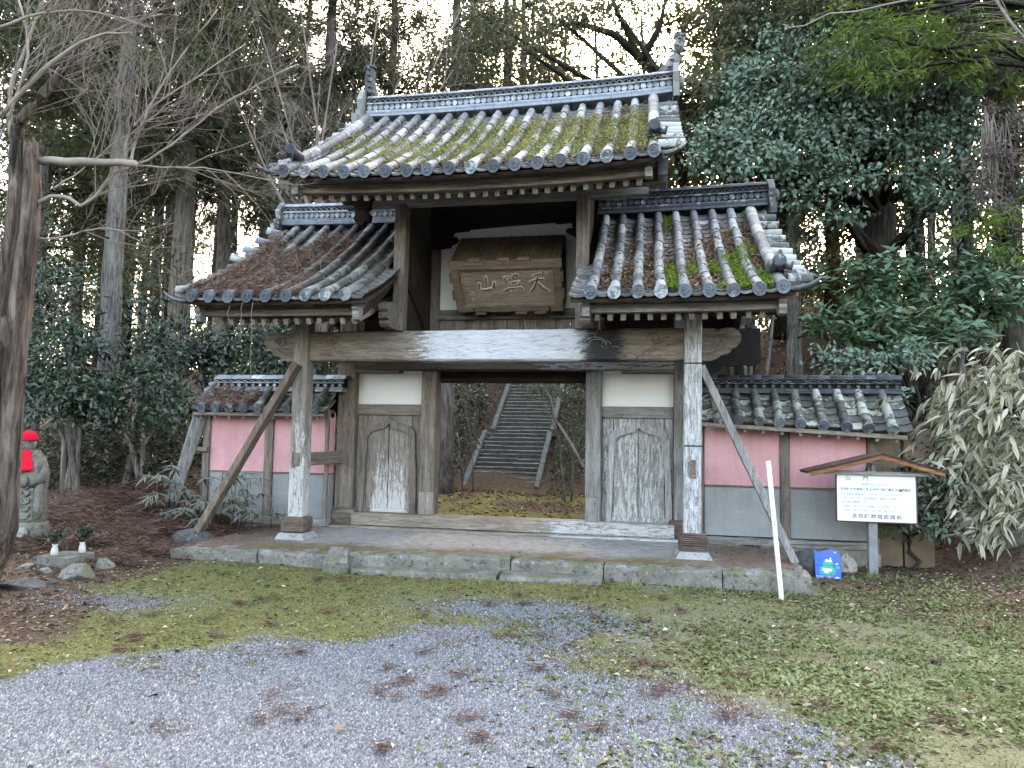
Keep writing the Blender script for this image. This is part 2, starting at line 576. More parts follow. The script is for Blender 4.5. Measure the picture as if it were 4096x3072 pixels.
G_DARK = [(0, (.016, .028, .018)), (.5, (.04, .065, .035)), (1, (.085, .12, .065))]
M['leaf_camellia'] = leaf_mat('camellia_leaf', [(0, (0.02, 0.036, 0.024)), (.5, (0.042, 0.075, 0.045)), (1, (0.085, 0.13, 0.08))], .36, .5, .12)
M['leaf_blue'] = leaf_mat('evergreen_leaf', [(0, (.055, .095, .065)), (.5, (.125, .195, .135)), (1, (.21, .30, .215))], .38, .5, .15)
M['leaf_oak'] = leaf_mat('oak_leaf', [(0, (.055, .06, .038)), (.5, (.105, .112, .07)), (1, (.165, .165, .11))], .5, .35, .3)
M['leaf_cedar'] = leaf_mat('cedar_needle', [(0, (.05, .058, .036)), (.5, (.095, .106, .062)), (.85, (.14, .14, .085)), (1, (.17, .125, .085))], .7, .2, .3)
M['leaf_brown'] = leaf_mat('brown_needle', [(0, (0.05, 0.042, 0.022)), (.5, (0.1, 0.08, 0.04)), (1, (0.15, 0.12, 0.06))], .7, .2, .35)
M['leaf_bright'] = leaf_mat('bright_cedar_needle', [(0, (.05, .085, .018)), (.5, (.10, .155, .03)), (1, (.17, .22, .05))], .6, .25, .35)
M['leaf_bush'] = leaf_mat('shrub_leaf', [(0, (.04, .08, .04)), (.5, (.08, .155, .075)), (1, (.15, .25, .135))], .35, .5, .15)
M['leaf_sasa'] = leaf_mat('bamboo_leaf', [(0, (.07, .088, .048)), (.4, (.165, .17, .108)), (.7, (.32, .285, .20)), (1, (.60, .555, .44))], .6, .3, .25)
M['leaf_sasa_dark'] = leaf_mat('undergrowth_leaf', [(0, (.022, .03, .02)), (.55, (.06, .07, .046)), (.85, (.16, .165, .12)), (1, (.34, .34, .27))], .5, .35, .2)
M['litter'] = leaf_mat('fallen_leaf', [(0, (.05, .028, .017)), (.35, (.13, .07, .042)), (.7, (.26, .17, .10)), (.92, (.42, .33, .22)), (1, (.6, .52, .42))], .75, .2, .1)
M['moss_leaf'] = leaf_mat('moss', [(0, (.10, .098, .038)), (.45, (.19, .185, .07)), (.8, (.285, .27, .12)), (1, (.38, .345, .19))], .9, .1, .15)
M['moss_roof'] = leaf_mat('roof_moss', [(0, (.15, .13, .075)), (.4, (.24, .23, .085)), (.75, (.31, .305, .11)), (1, (.40, .35, .21))], .9, .1, .15)
M['clover'] = leaf_mat('ground_plant', [(0, (.08, .10, .035)), (.5, (.17, .20, .08)), (1, (.31, .34, .17))], .6, .3, .25)

# ================================================================== GROUND
def sst(a, b, x):
    t = np.clip((np.asarray(x, float)-a)/(b-a), 0, 1)
    return t*t*(3-2*t)


def gz(x, y):
    x = np.asarray(x, float); y = np.asarray(y, float)
    z = -.17+.07*sst(1.4, 3.5, y)
    z = z+.36*sst(-3.1, -5.5, x)*sst(-1.9, 1.6, y)+.10*sst(-3.0, -3.8, x)*sst(-2.6, -1.6, y)
    z = z+.055*sst(-.8, -2.2, x)*sst(-2.6, -1.3, y)
    start = 9.3-2.0*sst(-3, -9, x)-4.2*sst(2.6, 6.5, x)
    slope = .645-.42*sst(-3.5, -8, x)
    h = np.clip(y-start, 0, None)*slope
    h = np.where(h > 4.2, 4.2+(h-4.2)*.12, h)
    near_stairs = sst(-3.2, -2.8, x)*sst(-.3, -.75, x)*sst(8.9, 9.3, y)
    z = z+h-.24*near_stairs
    z = z+.9*sst(4.6, 7.0, x)*sst(-.4, 1.8, y)
    bumps = (fbm(x, y, .7, 3, 4)-.5)*(.05+.35*sst(8, 12, y)+.25*sst(-3.3, -5, x)*sst(-1, 1, y)+.25*sst(4.7, 6, x)*sst(.2, 2, y))
    flat_ = sst(-4.2, -3.0, x)*sst(.4, -.6, x)*sst(7.0, 8.4, y)
    return z+bumps*(1-flat_)-.03*flat_


def masks(x, y):
    x = np.asarray(x, float); y = np.asarray(y, float)
    n1 = fbm(x, y, .9, 4, 1)-.5; n2 = fbm(x, y, 3.1, 4, 2)-.5
    fx = np.interp(x, [-4, -1.7, -1.4, -.8, -.3, 0, .6, 1.3, 2, 2.7, 3.5], [-5.4, -4.55, -3.8, -3.5, -3.27, -3.0, -2.98, -2.95, -3.2, -4.1, -5.0])
    g = sst(-.5, .5, fx-y+n1*1.0+n2*.8)
    def blob(cx, cy, rx, ry, a):
        return a*np.exp(-((x-cx)/rx)**2-((y-cy)/ry)**2)
    g = g+blob(.7, -1.95, .95, .42, .8)+blob(1.5, -2.35, .7, .35, .6)+blob(-2.35, -2.55, .7, .33, .55)
    g = g-.5*sst(.9, 2.4, x+n2)*sst(-4.9, -3.0, y+n1)
    g = np.clip(g+n2*.75*(1-abs(2*np.clip(g, 0, 1)-1)), 0, 1)
    grass = sst(.6, 2.1, x+n1*1.6)*sst(-5.4, -3.9, y+x*.25)*(.5+.9*sst(-.2, .25, n2+n1*.5))
    lit = sst(-2.1, -3.1, x+n1*1.2+(y+2.3)*.35)*sst(-4.6, -3.0, y+n2)*sst(3, -1, y)
    lit = np.maximum(lit, sst(2.6, 4.2, x+n1)*sst(-2.6, -.6, y)*.8)
    lit = np.maximum(lit, sst(-.9, -.2, y)*sst(-3.0, -3.4, x))
    lit = np.maximum(lit, sst(8.4, 9.6, y))
    lit = np.maximum(lit, sst(1.4, 2.2, y)*sst(-.05, .25, n1*1.6+.05*(abs(x)-1)))
    moss = np.clip(1-g-lit*.9-grass*.45, 0, 1)*sst(6, 2.6, x+n1)
    moss = np.maximum(moss, sst(1.4, 2., y)*sst(9.4, 8.6, y)*sst(.3, -.15, n1)*sst(4, 2.5, abs(x)))
    return g, np.clip(moss, 0, 1), np.clip(grass, 0, 1)*(1-g*.75), np.clip(lit, 0, 1)


def ground_material():
    m, nt, b = new_mat('ground', .95, .15)
    v = coords(nt, (1, 1, 1), False)
    A = {k: nd(nt, 'ShaderNodeAttribute', attribute_name=k).outputs['Fac'] for k in ('gravel', 'moss', 'grass', 'litter')}
    vor = nd(nt, 'ShaderNodeTexVoronoi', {'Vector': v, 'Scale': 62.}, feature='F1')
    grav = ramp(nt, nd(nt, 'ShaderNodeSeparateColor', {0: vor.outputs['Color']}).outputs[0], [(0, (.095, .10, .108)), (.5, (.165, .175, .187)), (1, (.26, .27, .283))])
    grav = mixc(nt, .8, grav, ramp(nt, vor.outputs['Distance'], [(.3, 1.1), (.75, .45)]), 'MULTIPLY')
    n1 = noi(nt, v, 3.2, 6, .7); n2 = noi(nt, v, 60., 4, .7); n3 = noi(nt, v, 14., 5, .7)
    mo = ramp(nt, n3, [(.25, (.075, .066, .03)), (.5, (.15, .142, .05)), (.8, (.235, .22, .09))])
    mo = mixc(nt, .7, mo, ramp(nt, n2, [(.3, .5), (.7, 1.3)]), 'MULTIPLY')
    so = ramp(nt, n3, [(.3, (.055, .036, .026)), (.55, (.12, .078, .055)), (.8, (.2, .14, .10))])
    so = mixc(nt, .7, so, ramp(nt, n2, [(.3, .5), (.7, 1.3)]), 'MULTIPLY')
    gr = ramp(nt, n2, [(.3, (.085, .08, .05)), (.5, (.16, .155, .085)), (.75, (.27, .26, .18))])
    br = mth(nt, 'MULTIPLY', mth(nt, 'SUBTRACT', mth(nt, 'ADD', n1, n3), 1.), .9)
    def w(k):
        return smooth(nt, mth(nt, 'ADD', A[k], br), .32, .68)
    c = mixc(nt, w('moss'), so, mo)
    c = mixc(nt, w('grass'), c, gr)
    c = mixc(nt, w('litter'), c, so)
    c = mixc(nt, w('gravel'), c, grav)
    nt.links.new(c, b.inputs['Base Color'])
    h = mth(nt, 'ADD', n2, mth(nt, 'MULTIPLY', vor.outputs['Distance'], mth(nt, 'MULTIPLY', w('gravel'), -2.)))
    bump(nt, b, h, .7, .012)
    return m


def axis_pts(a, b, step, far):
    mid = np.arange(a, b+1e-6, step)
    o, s, r = [], step, b
    while r < far:
        s *= 1.3; r += s; o.append(r)
    o2, s, r = [], step, a
    while r > -far:
        s *= 1.3; r -= s; o2.append(r)
    return np.concatenate([o2[::-1], mid, o])


gx, gy = axis_pts(-5.5, 6.5, .07, 160), axis_pts(-6.2, 2.2, .07, 160)
GX, GY = np.meshgrid(gx, gy)
GZ = gz(GX, GY)
mg, mm_, mgr, ml = masks(GX, GY)
nx, ny = len(gx), len(gy)
idx = np.arange(nx*ny).reshape(ny, nx)
F = np.stack([idx[:-1, :-1], idx[:-1, 1:], idx[1:, 1:], idx[1:, :-1]], -1).reshape(-1, 4)
gro = npmesh('ground', np.stack([GX, GY, GZ], -1).reshape(-1, 3), F, ground_material(), None, True,
             dict(gravel=mg.ravel(), moss=mm_.ravel(), grass=mgr.ravel(), litter=ml.ravel()))
tag(gro, kind='structure')

# ------------------------------------------------------------------ platform of the gate, with kerb stones
def platform_material():
    m, nt, b = new_mat('platform', .92, .2)
    v = coords(nt, (1, 1, 1), False)
    n1 = noi(nt, v, 1.6, 5, .65); n2 = noi(nt, v, 9., 6, .7); n3 = noi(nt, v, 70., 4, .65)
    c = ramp(nt, n2, [(.3, (.24, .215, .19)), (.7, (.46, .445, .425))])
    y = xyz(nt)[1]
    front = smooth(nt, mth(nt, 'ADD', y, mth(nt, 'MULTIPLY', n1, -.9)), -.35, -1.05)
    c = mixc(nt, front, c, ramp(nt, n2, [(.3, (.10, .068, .036)), (.6, (.20, .145, .07)), (.8, (.26, .22, .10))]))
    x = xyz(nt)[0]
    side = smooth(nt, mth(nt, 'ADD', mth(nt, 'ABSOLUTE', x), n1), 2.5, 3.1)
    c = mixc(nt, side, c, ramp(nt, n2, [(.3, (.11, .075, .055)), (.7, (.23, .17, .13))]))
    c = mixc(nt, .6, c, ramp(nt, n3, [(.3, .6), (.7, 1.2)]), 'MULTIPLY')
    nt.links.new(c, b.inputs['Base Color'])
    bump(nt, b, mth(nt, 'ADD', n3, n2), .5, .008)
    return m


pl = MB()
pl.prism([(-3.05, -.85), (-2.1, -.80), (-1.2, -.75), (.42, -.52), (1.33, -.52), (3.0, -.55), (3.2, -.2), (3.15, 1.55), (-3.0, 1.55)], 'z', -.4, -.004)
plat = pl.build('stone_platform', platform_material())
tag(plat, kind='structure')
edge = [(-3.08, -1.00), (-2.12, -.965), (-1.36, -.93), (-1.17, -.90), (.42, -.66), (1.33, -.67), (2.42, -.74), (3.2, -.72)]


def stone_block(p, q, depth, z0, z1, jit=.012, c=.018, n=6):
    """old dressed stone running from p to q along the front edge"""
    mb = MB()
    d = Vector((q[0]-p[0], q[1]-p[1], 0))
    nrm = Vector((-d.y, d.x, 0)).normalized()
    a = Vector((p[0], p[1], (z0+z1)/2))+nrm*depth/2
    e = Vector((q[0], q[1], (z0+z1)/2))+nrm*depth/2
    g = d.normalized()*.006
    mb.beam(a+g, e-g, depth, z1-z0, c, n, jit)
    return mb


for i in range(len(edge)-1):
    if i == 2:
        continue
    p, q = edge[i], edge[i+1]
    if i == 3:
        p = (-1.17, -.9)
    o = stone_block(p, q, .26, -.32, -.002+random.uniform(-.012, .004), .016, .028, 10).build('kerb_stone', M['stone'], plat)
mb = MB()
mb.beam((-1.30, -.78, -.03), (-1.24, -1.06, -.13), .24, .17, .02, 3, .012)
tag(mb.build('broken_kerb_stone', M['stone']), 'broken tilted kerb stone fallen out of the platform edge beside the moss', 'stone')
for p, q in (((-1.08, -1.05), (.35, -.98)), ((.37, -.97), (1.33, -.93))):
    mb = stone_block(p, q, .36, -.3, -.112, .009)
    mb.build('step_slab', M['stone'], plat)
mb = MB(); mb.beam((2.98, -.62, -.14), (3.12, -.1, -.14), .24, .26, .02, 4, .012)
mb.build('kerb_stone', M['stone'], plat)

# ------------------------------------------------------------------ stone stairway climbing the hill behind the gate
stair = empty('stone_stairway', (-1.76, 9.37, -.1))
tag(stair, 'long dark stone stairway climbing the wooded slope behind the open gateway', 'stairway')
S0 = Vector((1.76, -9.37, .1))


def sbuild(mb, name, mat):
    mb.v = [(x+S0.x, y+S0.y, z+S0.z) for x, y, z in mb.v]
    return mb.build(name, mat, stair)


y, z = 9.37, -.10
for k in range(31):
    lower = k < 13
    x0, x1 = (-2.57, -.95) if lower else (-2.42, -.92)
    if k == 13:
        y += .26
    mb = MB()
    xm = random.uniform(-.3, .3)+(x0+x1)/2
    for a, bb in ((x0, xm), (xm, x1)):
        dz, dy = random.uniform(-.014, .010), random.uniform(-.014, .014)
        mb.box(a+.003, bb-.003, y+dy, y+.34, z-.1, z+.107+dz, .018, 4, .006)
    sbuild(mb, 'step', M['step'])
    y += .165; z += .107
ly, lz = 9.37+13*.165, -.1+13*.107
mb = MB(); mb.box(-2.7, -.74, ly-.02, ly+.28, lz-.08, lz+.004, .015, 6, .006)
sbuild(mb, 'landing_slab', M['step_edge'])
for sx, seg in ((-1, 5), (1, 5)):
    for part in (0, 1):
        for k in range(seg):
            f0, f1 = k/seg, (k+1)/seg
            if part == 0:
                xa = -2.655 if sx < 0 else -.86
                ya, yb, za, zb = 9.25, ly-.02, -.06, lz+.0
            else:
                xa = -2.51 if sx < 0 else -.83
                ya, yb, za, zb = ly+.26, ly+.26+18*.165, lz+.05, lz+.08+18*.107
            P0 = Vector((xa, ya+(yb-ya)*f0+.01, za+(zb-za)*f0)); P1 = Vector((xa, ya+(yb-ya)*f1-.01, za+(zb-za)*f1))
            mb = MB(); mb.beam(P0, P1, .13, .2, .015, 3, .006)
            sbuild(mb, 'stair_kerb', M['step_edge'])

# ================================================================== THE GATE
gate = empty('temple_gate', (0, 0, 0))
tag(gate, 'old wooden temple gate with three tiled roofs and a carved front beam', 'gate')


def gp(mb, name, mat, parent=None, smooth=False):
    return mb.build(name, mat, parent or gate, smooth)


# ---- front pillars on blocks and plinths
for s in (-1, 1):
    x = 2.2*s
    mat = M['pillar_left'] if s < 0 else M['pillar_right']
    mb = MB(); mb.beam((x-.012*s, 0, .245), (x, 0, 2.5), .178, .178, .012, 14, .0022, ref=(0, 1, 0))
    p = gp(mb, 'front_pillar', mat)
    mb = MB()
    if s < 0:
        mb.loft([[(x+cx*w, cy*w, zz) for cx, cy in ((-1, -.86), (-.86, -1), (.86, -1), (1, -.86), (1, .86), (.86, 1), (-.86, 1), (-1, .86))] for zz, w in ((.066, .118), (.085, .134), (.2, .136), (.228, .128), (.247, .104))])
        for a in (0, 1):     # sunk cartouche rims
            pts = []
            for k in range(17):
                t = 2*PI*k/16
                pts.append((.085*max(-1, min(1, 1.35*math.cos(t))), .05*max(-1, min(1, 1.35*math.sin(t)))))
            mb.tube([(x+u, -.137, .142+w) if a == 0 else (x+.137, u, .142+w) for u, w in pts], .006, 5)
    else:
        rings = []
        for k in range(19):
            zz = .062+.185*k/18
            w = .136+(.008 if k % 2 else -.006)+random.uniform(-.004, .004)
            w *= 1-.12*max(0, (k-14)/4)
            rings.append([(x+cx*w+random.uniform(-.004, .004), cy*w, zz) for cx, cy in ((-1, -.8), (-.8, -1), (-.3, -1.02), (.3, -1), (.8, -1), (1, -.8), (1, .8), (.8, 1), (-.8, 1), (-1, .8))])
        mb.loft(rings)
    mb.build('base_block', M['block'], p)
    mb = MB(); mb.loft([[(x+cx*w, cy*w, zz) for cx, cy in ((-1, -.95), (-.95, -1), (.95, -1), (1, -.95), (1, .95), (.95, 1), (-.95, 1), (-1, .95))] for zz, w in ((-.03, .18), (.0, .18), (.055, .15), (.066, .145))])
    mb.build('plinth_stone', M['stone_pale'], p)
    mb = MB()
    if s < 0:
        mb.box(x-.052, x-.012, -.096, -.08, .80, .975, .004)
    else:
        mb.box(x-.03, x+.022, -.096, -.08, .895, .985, .004); mb.box(x-.028, x+.024, -.097, -.08, .80, .888, .004)
    mb.build('tenon_wedge', M['block'], p)
    if s > 0:
        for zz in (1.13, 1.985):
            mb = MB()
            for w in (.0915,):
                o_ = [(x-w, -w), (x+w, -w), (x+w, w), (x-w, w), (x-w, -w)]
                i_ = [(x-w+.006, -w+.006), (x+w-.006, -w+.006), (x+w-.006, w-.006), (x-w+.006, w-.006), (x-w+.006, -w+.006)]
                mb.strip(o_, i_, 'z', zz-.008, zz+.008)
            mb.build('iron_band', M['iron'], p)

# ---- main pillars behind
for s in (-1, 1):
    x = 2.17*s
    mb = MB(); mb.beam((x, 1.285, .23), (x, 1.285, 2.72), .245, .245, .012, 10, .002, ref=(0, 1, 0))
    p = gp(mb, 'main_pillar', M['wood_z'] if s < 0 else M['grey_z'])
    mb = MB()
    mb.loft([[(x+cx*w, 1.285+cy*w, zz) for cx, cy in ((-1, -.9), (-.9, -1), (.9, -1), (1, -.9), (1, .9), (.9, 1), (-.9, 1), (-1, .9))] for zz, w in ((.0, .17), (.03, .185), (.19, .188), (.215, .18), (.235, .15))])
    pts = []
    for k in range(17):
        t = 2*PI*k/16
        pts.append((x+.11*max(-1, min(1, 1.35*math.cos(t))), 1.094, .115+.055*max(-1, min(1, 1.35*math.sin(t)))))
    mb.tube(pts, .006, 5)
    mb.build('base_block', M['wood_x'] if s < 0 else M['block'], p)
    mb = MB(); mb.beam((2.185*s, -.25 if 0 else -.10, .89), (2.185*s, 1.06 if s < 0 else 1.1, .89), .07, .155, .006, 4, .002)
    gp(mb, 'tie_beam', M['wood_y'])

# ---- great front beam with cloud nosings
mb = MB(); mb.beam((-2.11, .06, 2.193), (2.11, .06, 2.193), .21, .343, .02, 24, .003)
fb = gp(mb, 'front_beam', M['beam'])
nose = [(0, 2.36), (.12, 2.352), (.17, 2.332), (.2, 2.35), (.26, 2.365), (.32, 2.358), (.375, 2.325), (.40, 2.27), (.392, 2.215), (.345, 2.155), (.30, 2.137), (.285, 2.10), (.24, 2.082), (.2, 2.075), (.165, 2.045), (.1, 2.018), (0, 2.016)]
for s in (-1, 1):
    mb = MB(); mb.prism([(s*(2.285+u), w) for u, w in nose][::s], 'y', -.04, .12)
    o = mb.build('carved_nosing', M['beam'], fb)


def swirl(cx, cz, r, turns, s, n=18):
    return [(cx+s*r*(1-k/n*.8)*math.cos(2*PI*turns*k/n), -.047, cz+r*(1-k/n*.8)*math.sin(2*PI*turns*k/n)) for k in range(n+1)]


def carve(pts, r, n):
    mb = MB(); mb.tube(pts, r*1.3, n)
    return mb.build('cloud_carving', M['wood_x'], fb)


for s in (-1, 1):
    carve(swirl(s*2.47, 2.235, .075, 1.2, s), .006, 5)
    carve([(s*(2.30+a), -.046, 2.06+b) for a, b in ((0, .0), (.05, .035), (.1, .03), (.13, .07), (.19, .075), (.22, .12))], .006, 5)
    carve([(s*(1.62+a), -.046, b) for a, b in ((0, 2.04), (.03, 2.08), (.08, 2.09), (.10, 2.13), (.17, 2.145), (.19, 2.19), (.25, 2.205), (.28, 2.25), (.33, 2.27))], .007, 5)
    carve([(s*(1.66+a), -.046, b) for a, b in ((0, 2.03), (.03, 2.065), (.08, 2.075), (.11, 2.115), (.18, 2.13), (.205, 2.175), (.26, 2.19))], .005, 5)
    carve(swirl(s*1.80, 2.25, .07, 1.1, -s), .006, 5)
mb = MB()
for cx, cz, r, a0, a1 in ((1.18, 2.17, .13, .1, 2.6), (1.20, 2.17, .10, .1, 2.7), (1.30, 2.19, .05, 0, 5.2), (1.14, 2.28, .045, -.5, 4.6), (1.08, 2.24, .05, .4, 3.6), (1.05, 2.30, .05, .2, 2.6), (1.40, 2.13, .05, .3, 2.4), (1.02, 2.12, .06, .3, 2.8), (1.22, 2.33, .03, 0, 4)):
    mb.tube([(cx+r*math.cos(a0+(a1-a0)*k/12), -.047, cz+r*.8*math.sin(a0+(a1-a0)*k/12)) for k in range(13)], .0045, 4)
mb.build('wave_carving', M['grey_x'], fb)

# ---- lintel, header, threshold, door posts
mb = MB(); mb.box(-2.05, 2.05, 1.09, 1.33, 2.032, 2.165, .01, 20, .002)
gp(mb, 'lintel', M['lintel'])
mb = MB(); mb.box(-2.05, -1.43, 1.10, 1.30, 1.995, 2.031, .006, 4, .001)
mb.box(1.42, 2.05, 1.10, 1.30, 1.995, 2.031, .006, 4, .001)
gp(mb, 'lintel_shoe', M['wood_x'])
mb = MB(); mb.box(-.93, .98, 1.30, 1.42, 1.885, 2.031, .008, 8, .002)
gp(mb, 'doorway_header', M['dark_x'])
mb = MB(); mb.box(-2.0, 2.05, 1.06, 1.36, .022, .182, .016, 24, .003)
th = gp(mb, 'threshold', M['sill'])
mb = MB(); mb.box(-2.3, 2.3, 1.0, 1.40, -.02, .02, .006, 16, .003)
gp(mb, 'ground_sill', M['sill'])
for s, xa, xb in ((-1, -1.135, -.93), (1, .985, 1.18)):
    mt = M['wood_z'] if s < 0 else M['grey_z']
    mb = MB(); mb.box(xa, xb, 1.16, 1.36, .184, 2.03, .008, 12, .002)
    p = gp(mb, 'door_post', mt)
    mb = MB(); mb.box(xa+.006, xb-.014, 1.148, 1.161, .186, .472, .003, 3, .001)
    mb.build('patch_board', M['door_left'] if s < 0 else M['grey_z'], p)
    mb = MB(); mb.box(xa+.004, xb-.012, 1.142, 1.159, .476, 1.94, .003, 6, .001)
    mb.build('face_board', mt, p)

M['frame_grey'] = wood('frame_grey', 'z', (.28, .265, .255), (.56, .54, .53))
# ---- side bays: white plaster above, boarded cusped panel below
half = [(-.335, .184), (-.318, .5), (-.302, .9), (-.292, 1.172), (-.262, 1.19), (-.25, 1.222), (-.17, 1.245), (-.08, 1.27), (-.03, 1.295), (0, 1.335)]
outer = [(-.395, .184), (-.388, .5), (-.375, .9), (-.362, 1.2), (-.335, 1.262), (-.30, 1.30), (-.2, 1.325), (-.1, 1.355), (-.04, 1.39), (0, 1.438)]
for s in (-1, 1):
    a, b_ = (-2.045, -1.137) if s < 0 else (1.182, 2.045)
    mat = M['door_left'] if s < 0 else M['door_right']
    mb = MB(); mb.box(a, b_, 1.275, 1.29, 1.59, 2.031, .002)
    gp(mb, 'plaster_panel', M['plaster'])
    mb = MB(); mb.box(a, b_, 1.235, 1.31, 1.447, 1.588, .006, 6, .0015)
    gp(mb, 'panel_rail', M['wood_x'] if s < 0 else M['grey_x'])
    cx = (a+b_)/2+(.0 if s < 0 else .02)
    ex = [a, cx-.31, cx-.01, cx+.31, b_]
    for k in range(4):
        x0, x1 = ex[k], ex[k+1]
        mb = MB(); mb.box(x0+.0035, x1-.0035, 1.272+random.uniform(-.006, .006), 1.305, .184, 1.445, .005, 6, .0015)
        gp(mb, 'plank', mat)
    cx = (a+b_)/2+(.0 if s < 0 else .02)
    inn = [(cx+u, w) for u, w in half]+[(cx-u, w) for u, w in half[-2::-1]]
    out = [(cx+u, w) for u, w in outer]+[(cx-u, w) for u, w in outer[-2::-1]]
    mb = MB(); mb.strip(out, inn, 'y', 1.222, 1.277)
    gp(mb, 'cusped_frame', M['wood_z'] if s < 0 else M['frame_grey'])
    mb = MB(); mb.box(a+.10, b_-.10, 1.262, 1.28, .184, .235, .003)
    gp(mb, 'bottom_rail', mat)

# ---- upper storey: posts on the beam, recess with white wall
for s in (-1, 1):
    mb = MB(); mb.beam((1.035*s, -.02, 2.362), (1.035*s, -.02, 3.82), .135, .135, .008, 8, .0015, ref=(0, 1, 0))
    gp(mb, 'upper_post', M['wood_z'])
    mb = MB(); mb.beam((1.04*s, 1.27, 2.17), (1.04*s, 1.27, 4.3), .2, .2, .008, 8, .0015, ref=(0, 1, 0))
    gp(mb, 'rear_upper_post', M['wood_z'])
    for k in range(7):
        y0 = .06+k*.158
        mb = MB(); mb.box(1.06*s-.012, 1.06*s+.012, y0+.002, y0+.156, 2.3, 4.25, .003)
        gp(mb, 'side_plank', M['dark_z'])
    # carved nose blocks where the posts meet the beam
    mb = MB()
    prof = [(-.05, 2.37), (-.30, 2.372), (-.335, 2.405), (-.33, 2.43), (-.31, 2.44), (-.355, 2.46), (-.365, 2.50), (-.34, 2.53), (-.37, 2.56), (-.36, 2.62), (-.30, 2.645), (-.2, 2.66), (-.05, 2.66)]
    mb.prism(prof, 'x', 1.10*s-.055, 1.10*s+.055)
    gp(mb, 'carved_bracket', M['wood_x'] if s < 0 else M['grey_x'])
    mb = MB(); mb.beam((1.04*s, .1, 3.05), (1.04*s, 1.1, 2.45), .05, .12, .006, 4, .002)
    gp(mb, 'slanting_strut', M['dark_x'])
mb = MB(); mb.box(-.94, .94, 1.235, 1.25, 2.82, 3.95, .002)
gp(mb, 'upper_plaster_panel', M['plaster'])
mb = MB(); mb.box(-.94, .94, 1.17, 1.30, 2.69, 2.82, .008, 10, .002)
gp(mb, 'upper_rail', M['wood_x'])
xs = [-.94, -.74, -.50, -.27, -.03, .172, .186, .38, .60, .78, .94]
for k in range(10):
    if k == 5:
        continue
    mb = MB(); mb.box(xs[k]+.0015, xs[k+1]-.0015, 1.225+random.uniform(-.003, .003), 1.25, 2.16, 2.688, .003, 3, .001)
    gp(mb, 'plank', M['wood_z'])
hx = lambda u: -.938+(u-575)*.001478
hz = lambda v: 3.613+(330-v)*.00146
poly = [(440, 330), (570, 332), (620, 325), (680, 320), (685, 297), (735, 276), (752, 252), (738, 234), (706, 240), (694, 215), (710, 181), (840, 175), (850, 160), (1080, 147), (1330, 135), (1595, 125), (1608, 141), (1738, 135), (1766, 150), (1745, 168), (1765, 195), (1712, 192), (1695, 215), (1740, 238), (1775, 262), (1880, 270), (1880, -200), (440, -200)]
mb = MB(); mb.prism([(hx(u), hz(v)) for u, v in poly], 'y', 1.08, 1.16)
gp(mb, 'carved_header', M['dark_x'])
mb = MB(); mb.box(-1.72, 1.74, -.08, .04, 3.80, 3.885, .008, 16, .002)
gp(mb, 'purlin', M['grey_x'])
mb = MB(); mb.box(-1.95, 1.95, 1.14, 1.26, 4.25, 4.38, .008, 16, .002)
gp(mb, 'ridge_purlin', M['dark_x'])
for s in (-1, 1):
    mb = MB(); mb.box(min(1.12*s, 3.05*s), max(1.12*s, 3.05*s), -.05, .07, 2.505, 2.60, .008, 10, .002)
    gp(mb, 'side_purlin', M['dark_x'])
    mb = MB(); mb.box(min(2.05*s, 3.05*s), max(2.05*s, 3.05*s), 1.22, 1.36, 2.72, 2.84, .008, 6, .002)
    gp(mb, 'side_ridge_purlin', M['dark_x'])
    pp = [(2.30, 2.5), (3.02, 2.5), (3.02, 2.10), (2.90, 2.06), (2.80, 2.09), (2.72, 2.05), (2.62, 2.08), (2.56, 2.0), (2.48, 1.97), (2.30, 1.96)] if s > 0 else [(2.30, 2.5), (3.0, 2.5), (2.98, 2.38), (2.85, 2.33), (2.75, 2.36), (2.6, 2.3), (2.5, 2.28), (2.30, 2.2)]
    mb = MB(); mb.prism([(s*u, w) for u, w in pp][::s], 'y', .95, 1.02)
    gp(mb, 'gable_board', M['void'])  # deep shade under the side roof is put into the board's colour
mb = MB()
mb.prism([(-1.74, 3.95), (-1.74, 3.84), (-1.60, 3.82), (-1.58, 3.74), (-1.60, 3.66), (-1.56, 3.60), (-1.49, 3.585), (-1.46, 3.63), (-1.41, 3.63), (-1.40, 3.70), (-1.44, 3.76), (-1.38, 3.82), (-1.38, 3.95)][::-1], 'y', -.10, -.02)
gp(mb, 'carved_bracket', M['dark_x'])


# ================================================================== TILED ROOFS
def round_tile_mesh(L=.28, r0=.053, r1=.042, n=8):
    mb = MB()
    A = [PI*(-.06+1.12*i/n) for i in range(n+1)]
    v = [(r0*math.cos(a), 0, r0*math.sin(a)) for a in A]+[((r1+.004)*math.cos(a), L*.985, (r1+.004)*math.sin(a)) for a in A]
    v += [((r0-.011)*math.cos(a), 0, (r0-.011)*math.sin(a)) for a in A]
    f = [(i, i+1, n+2+i, n+1+i) for i in range(n)]+[(i+1, i, 2*n+2+i, 2*n+3+i) for i in range(n)]
    mb.add(v, f)
    return mb


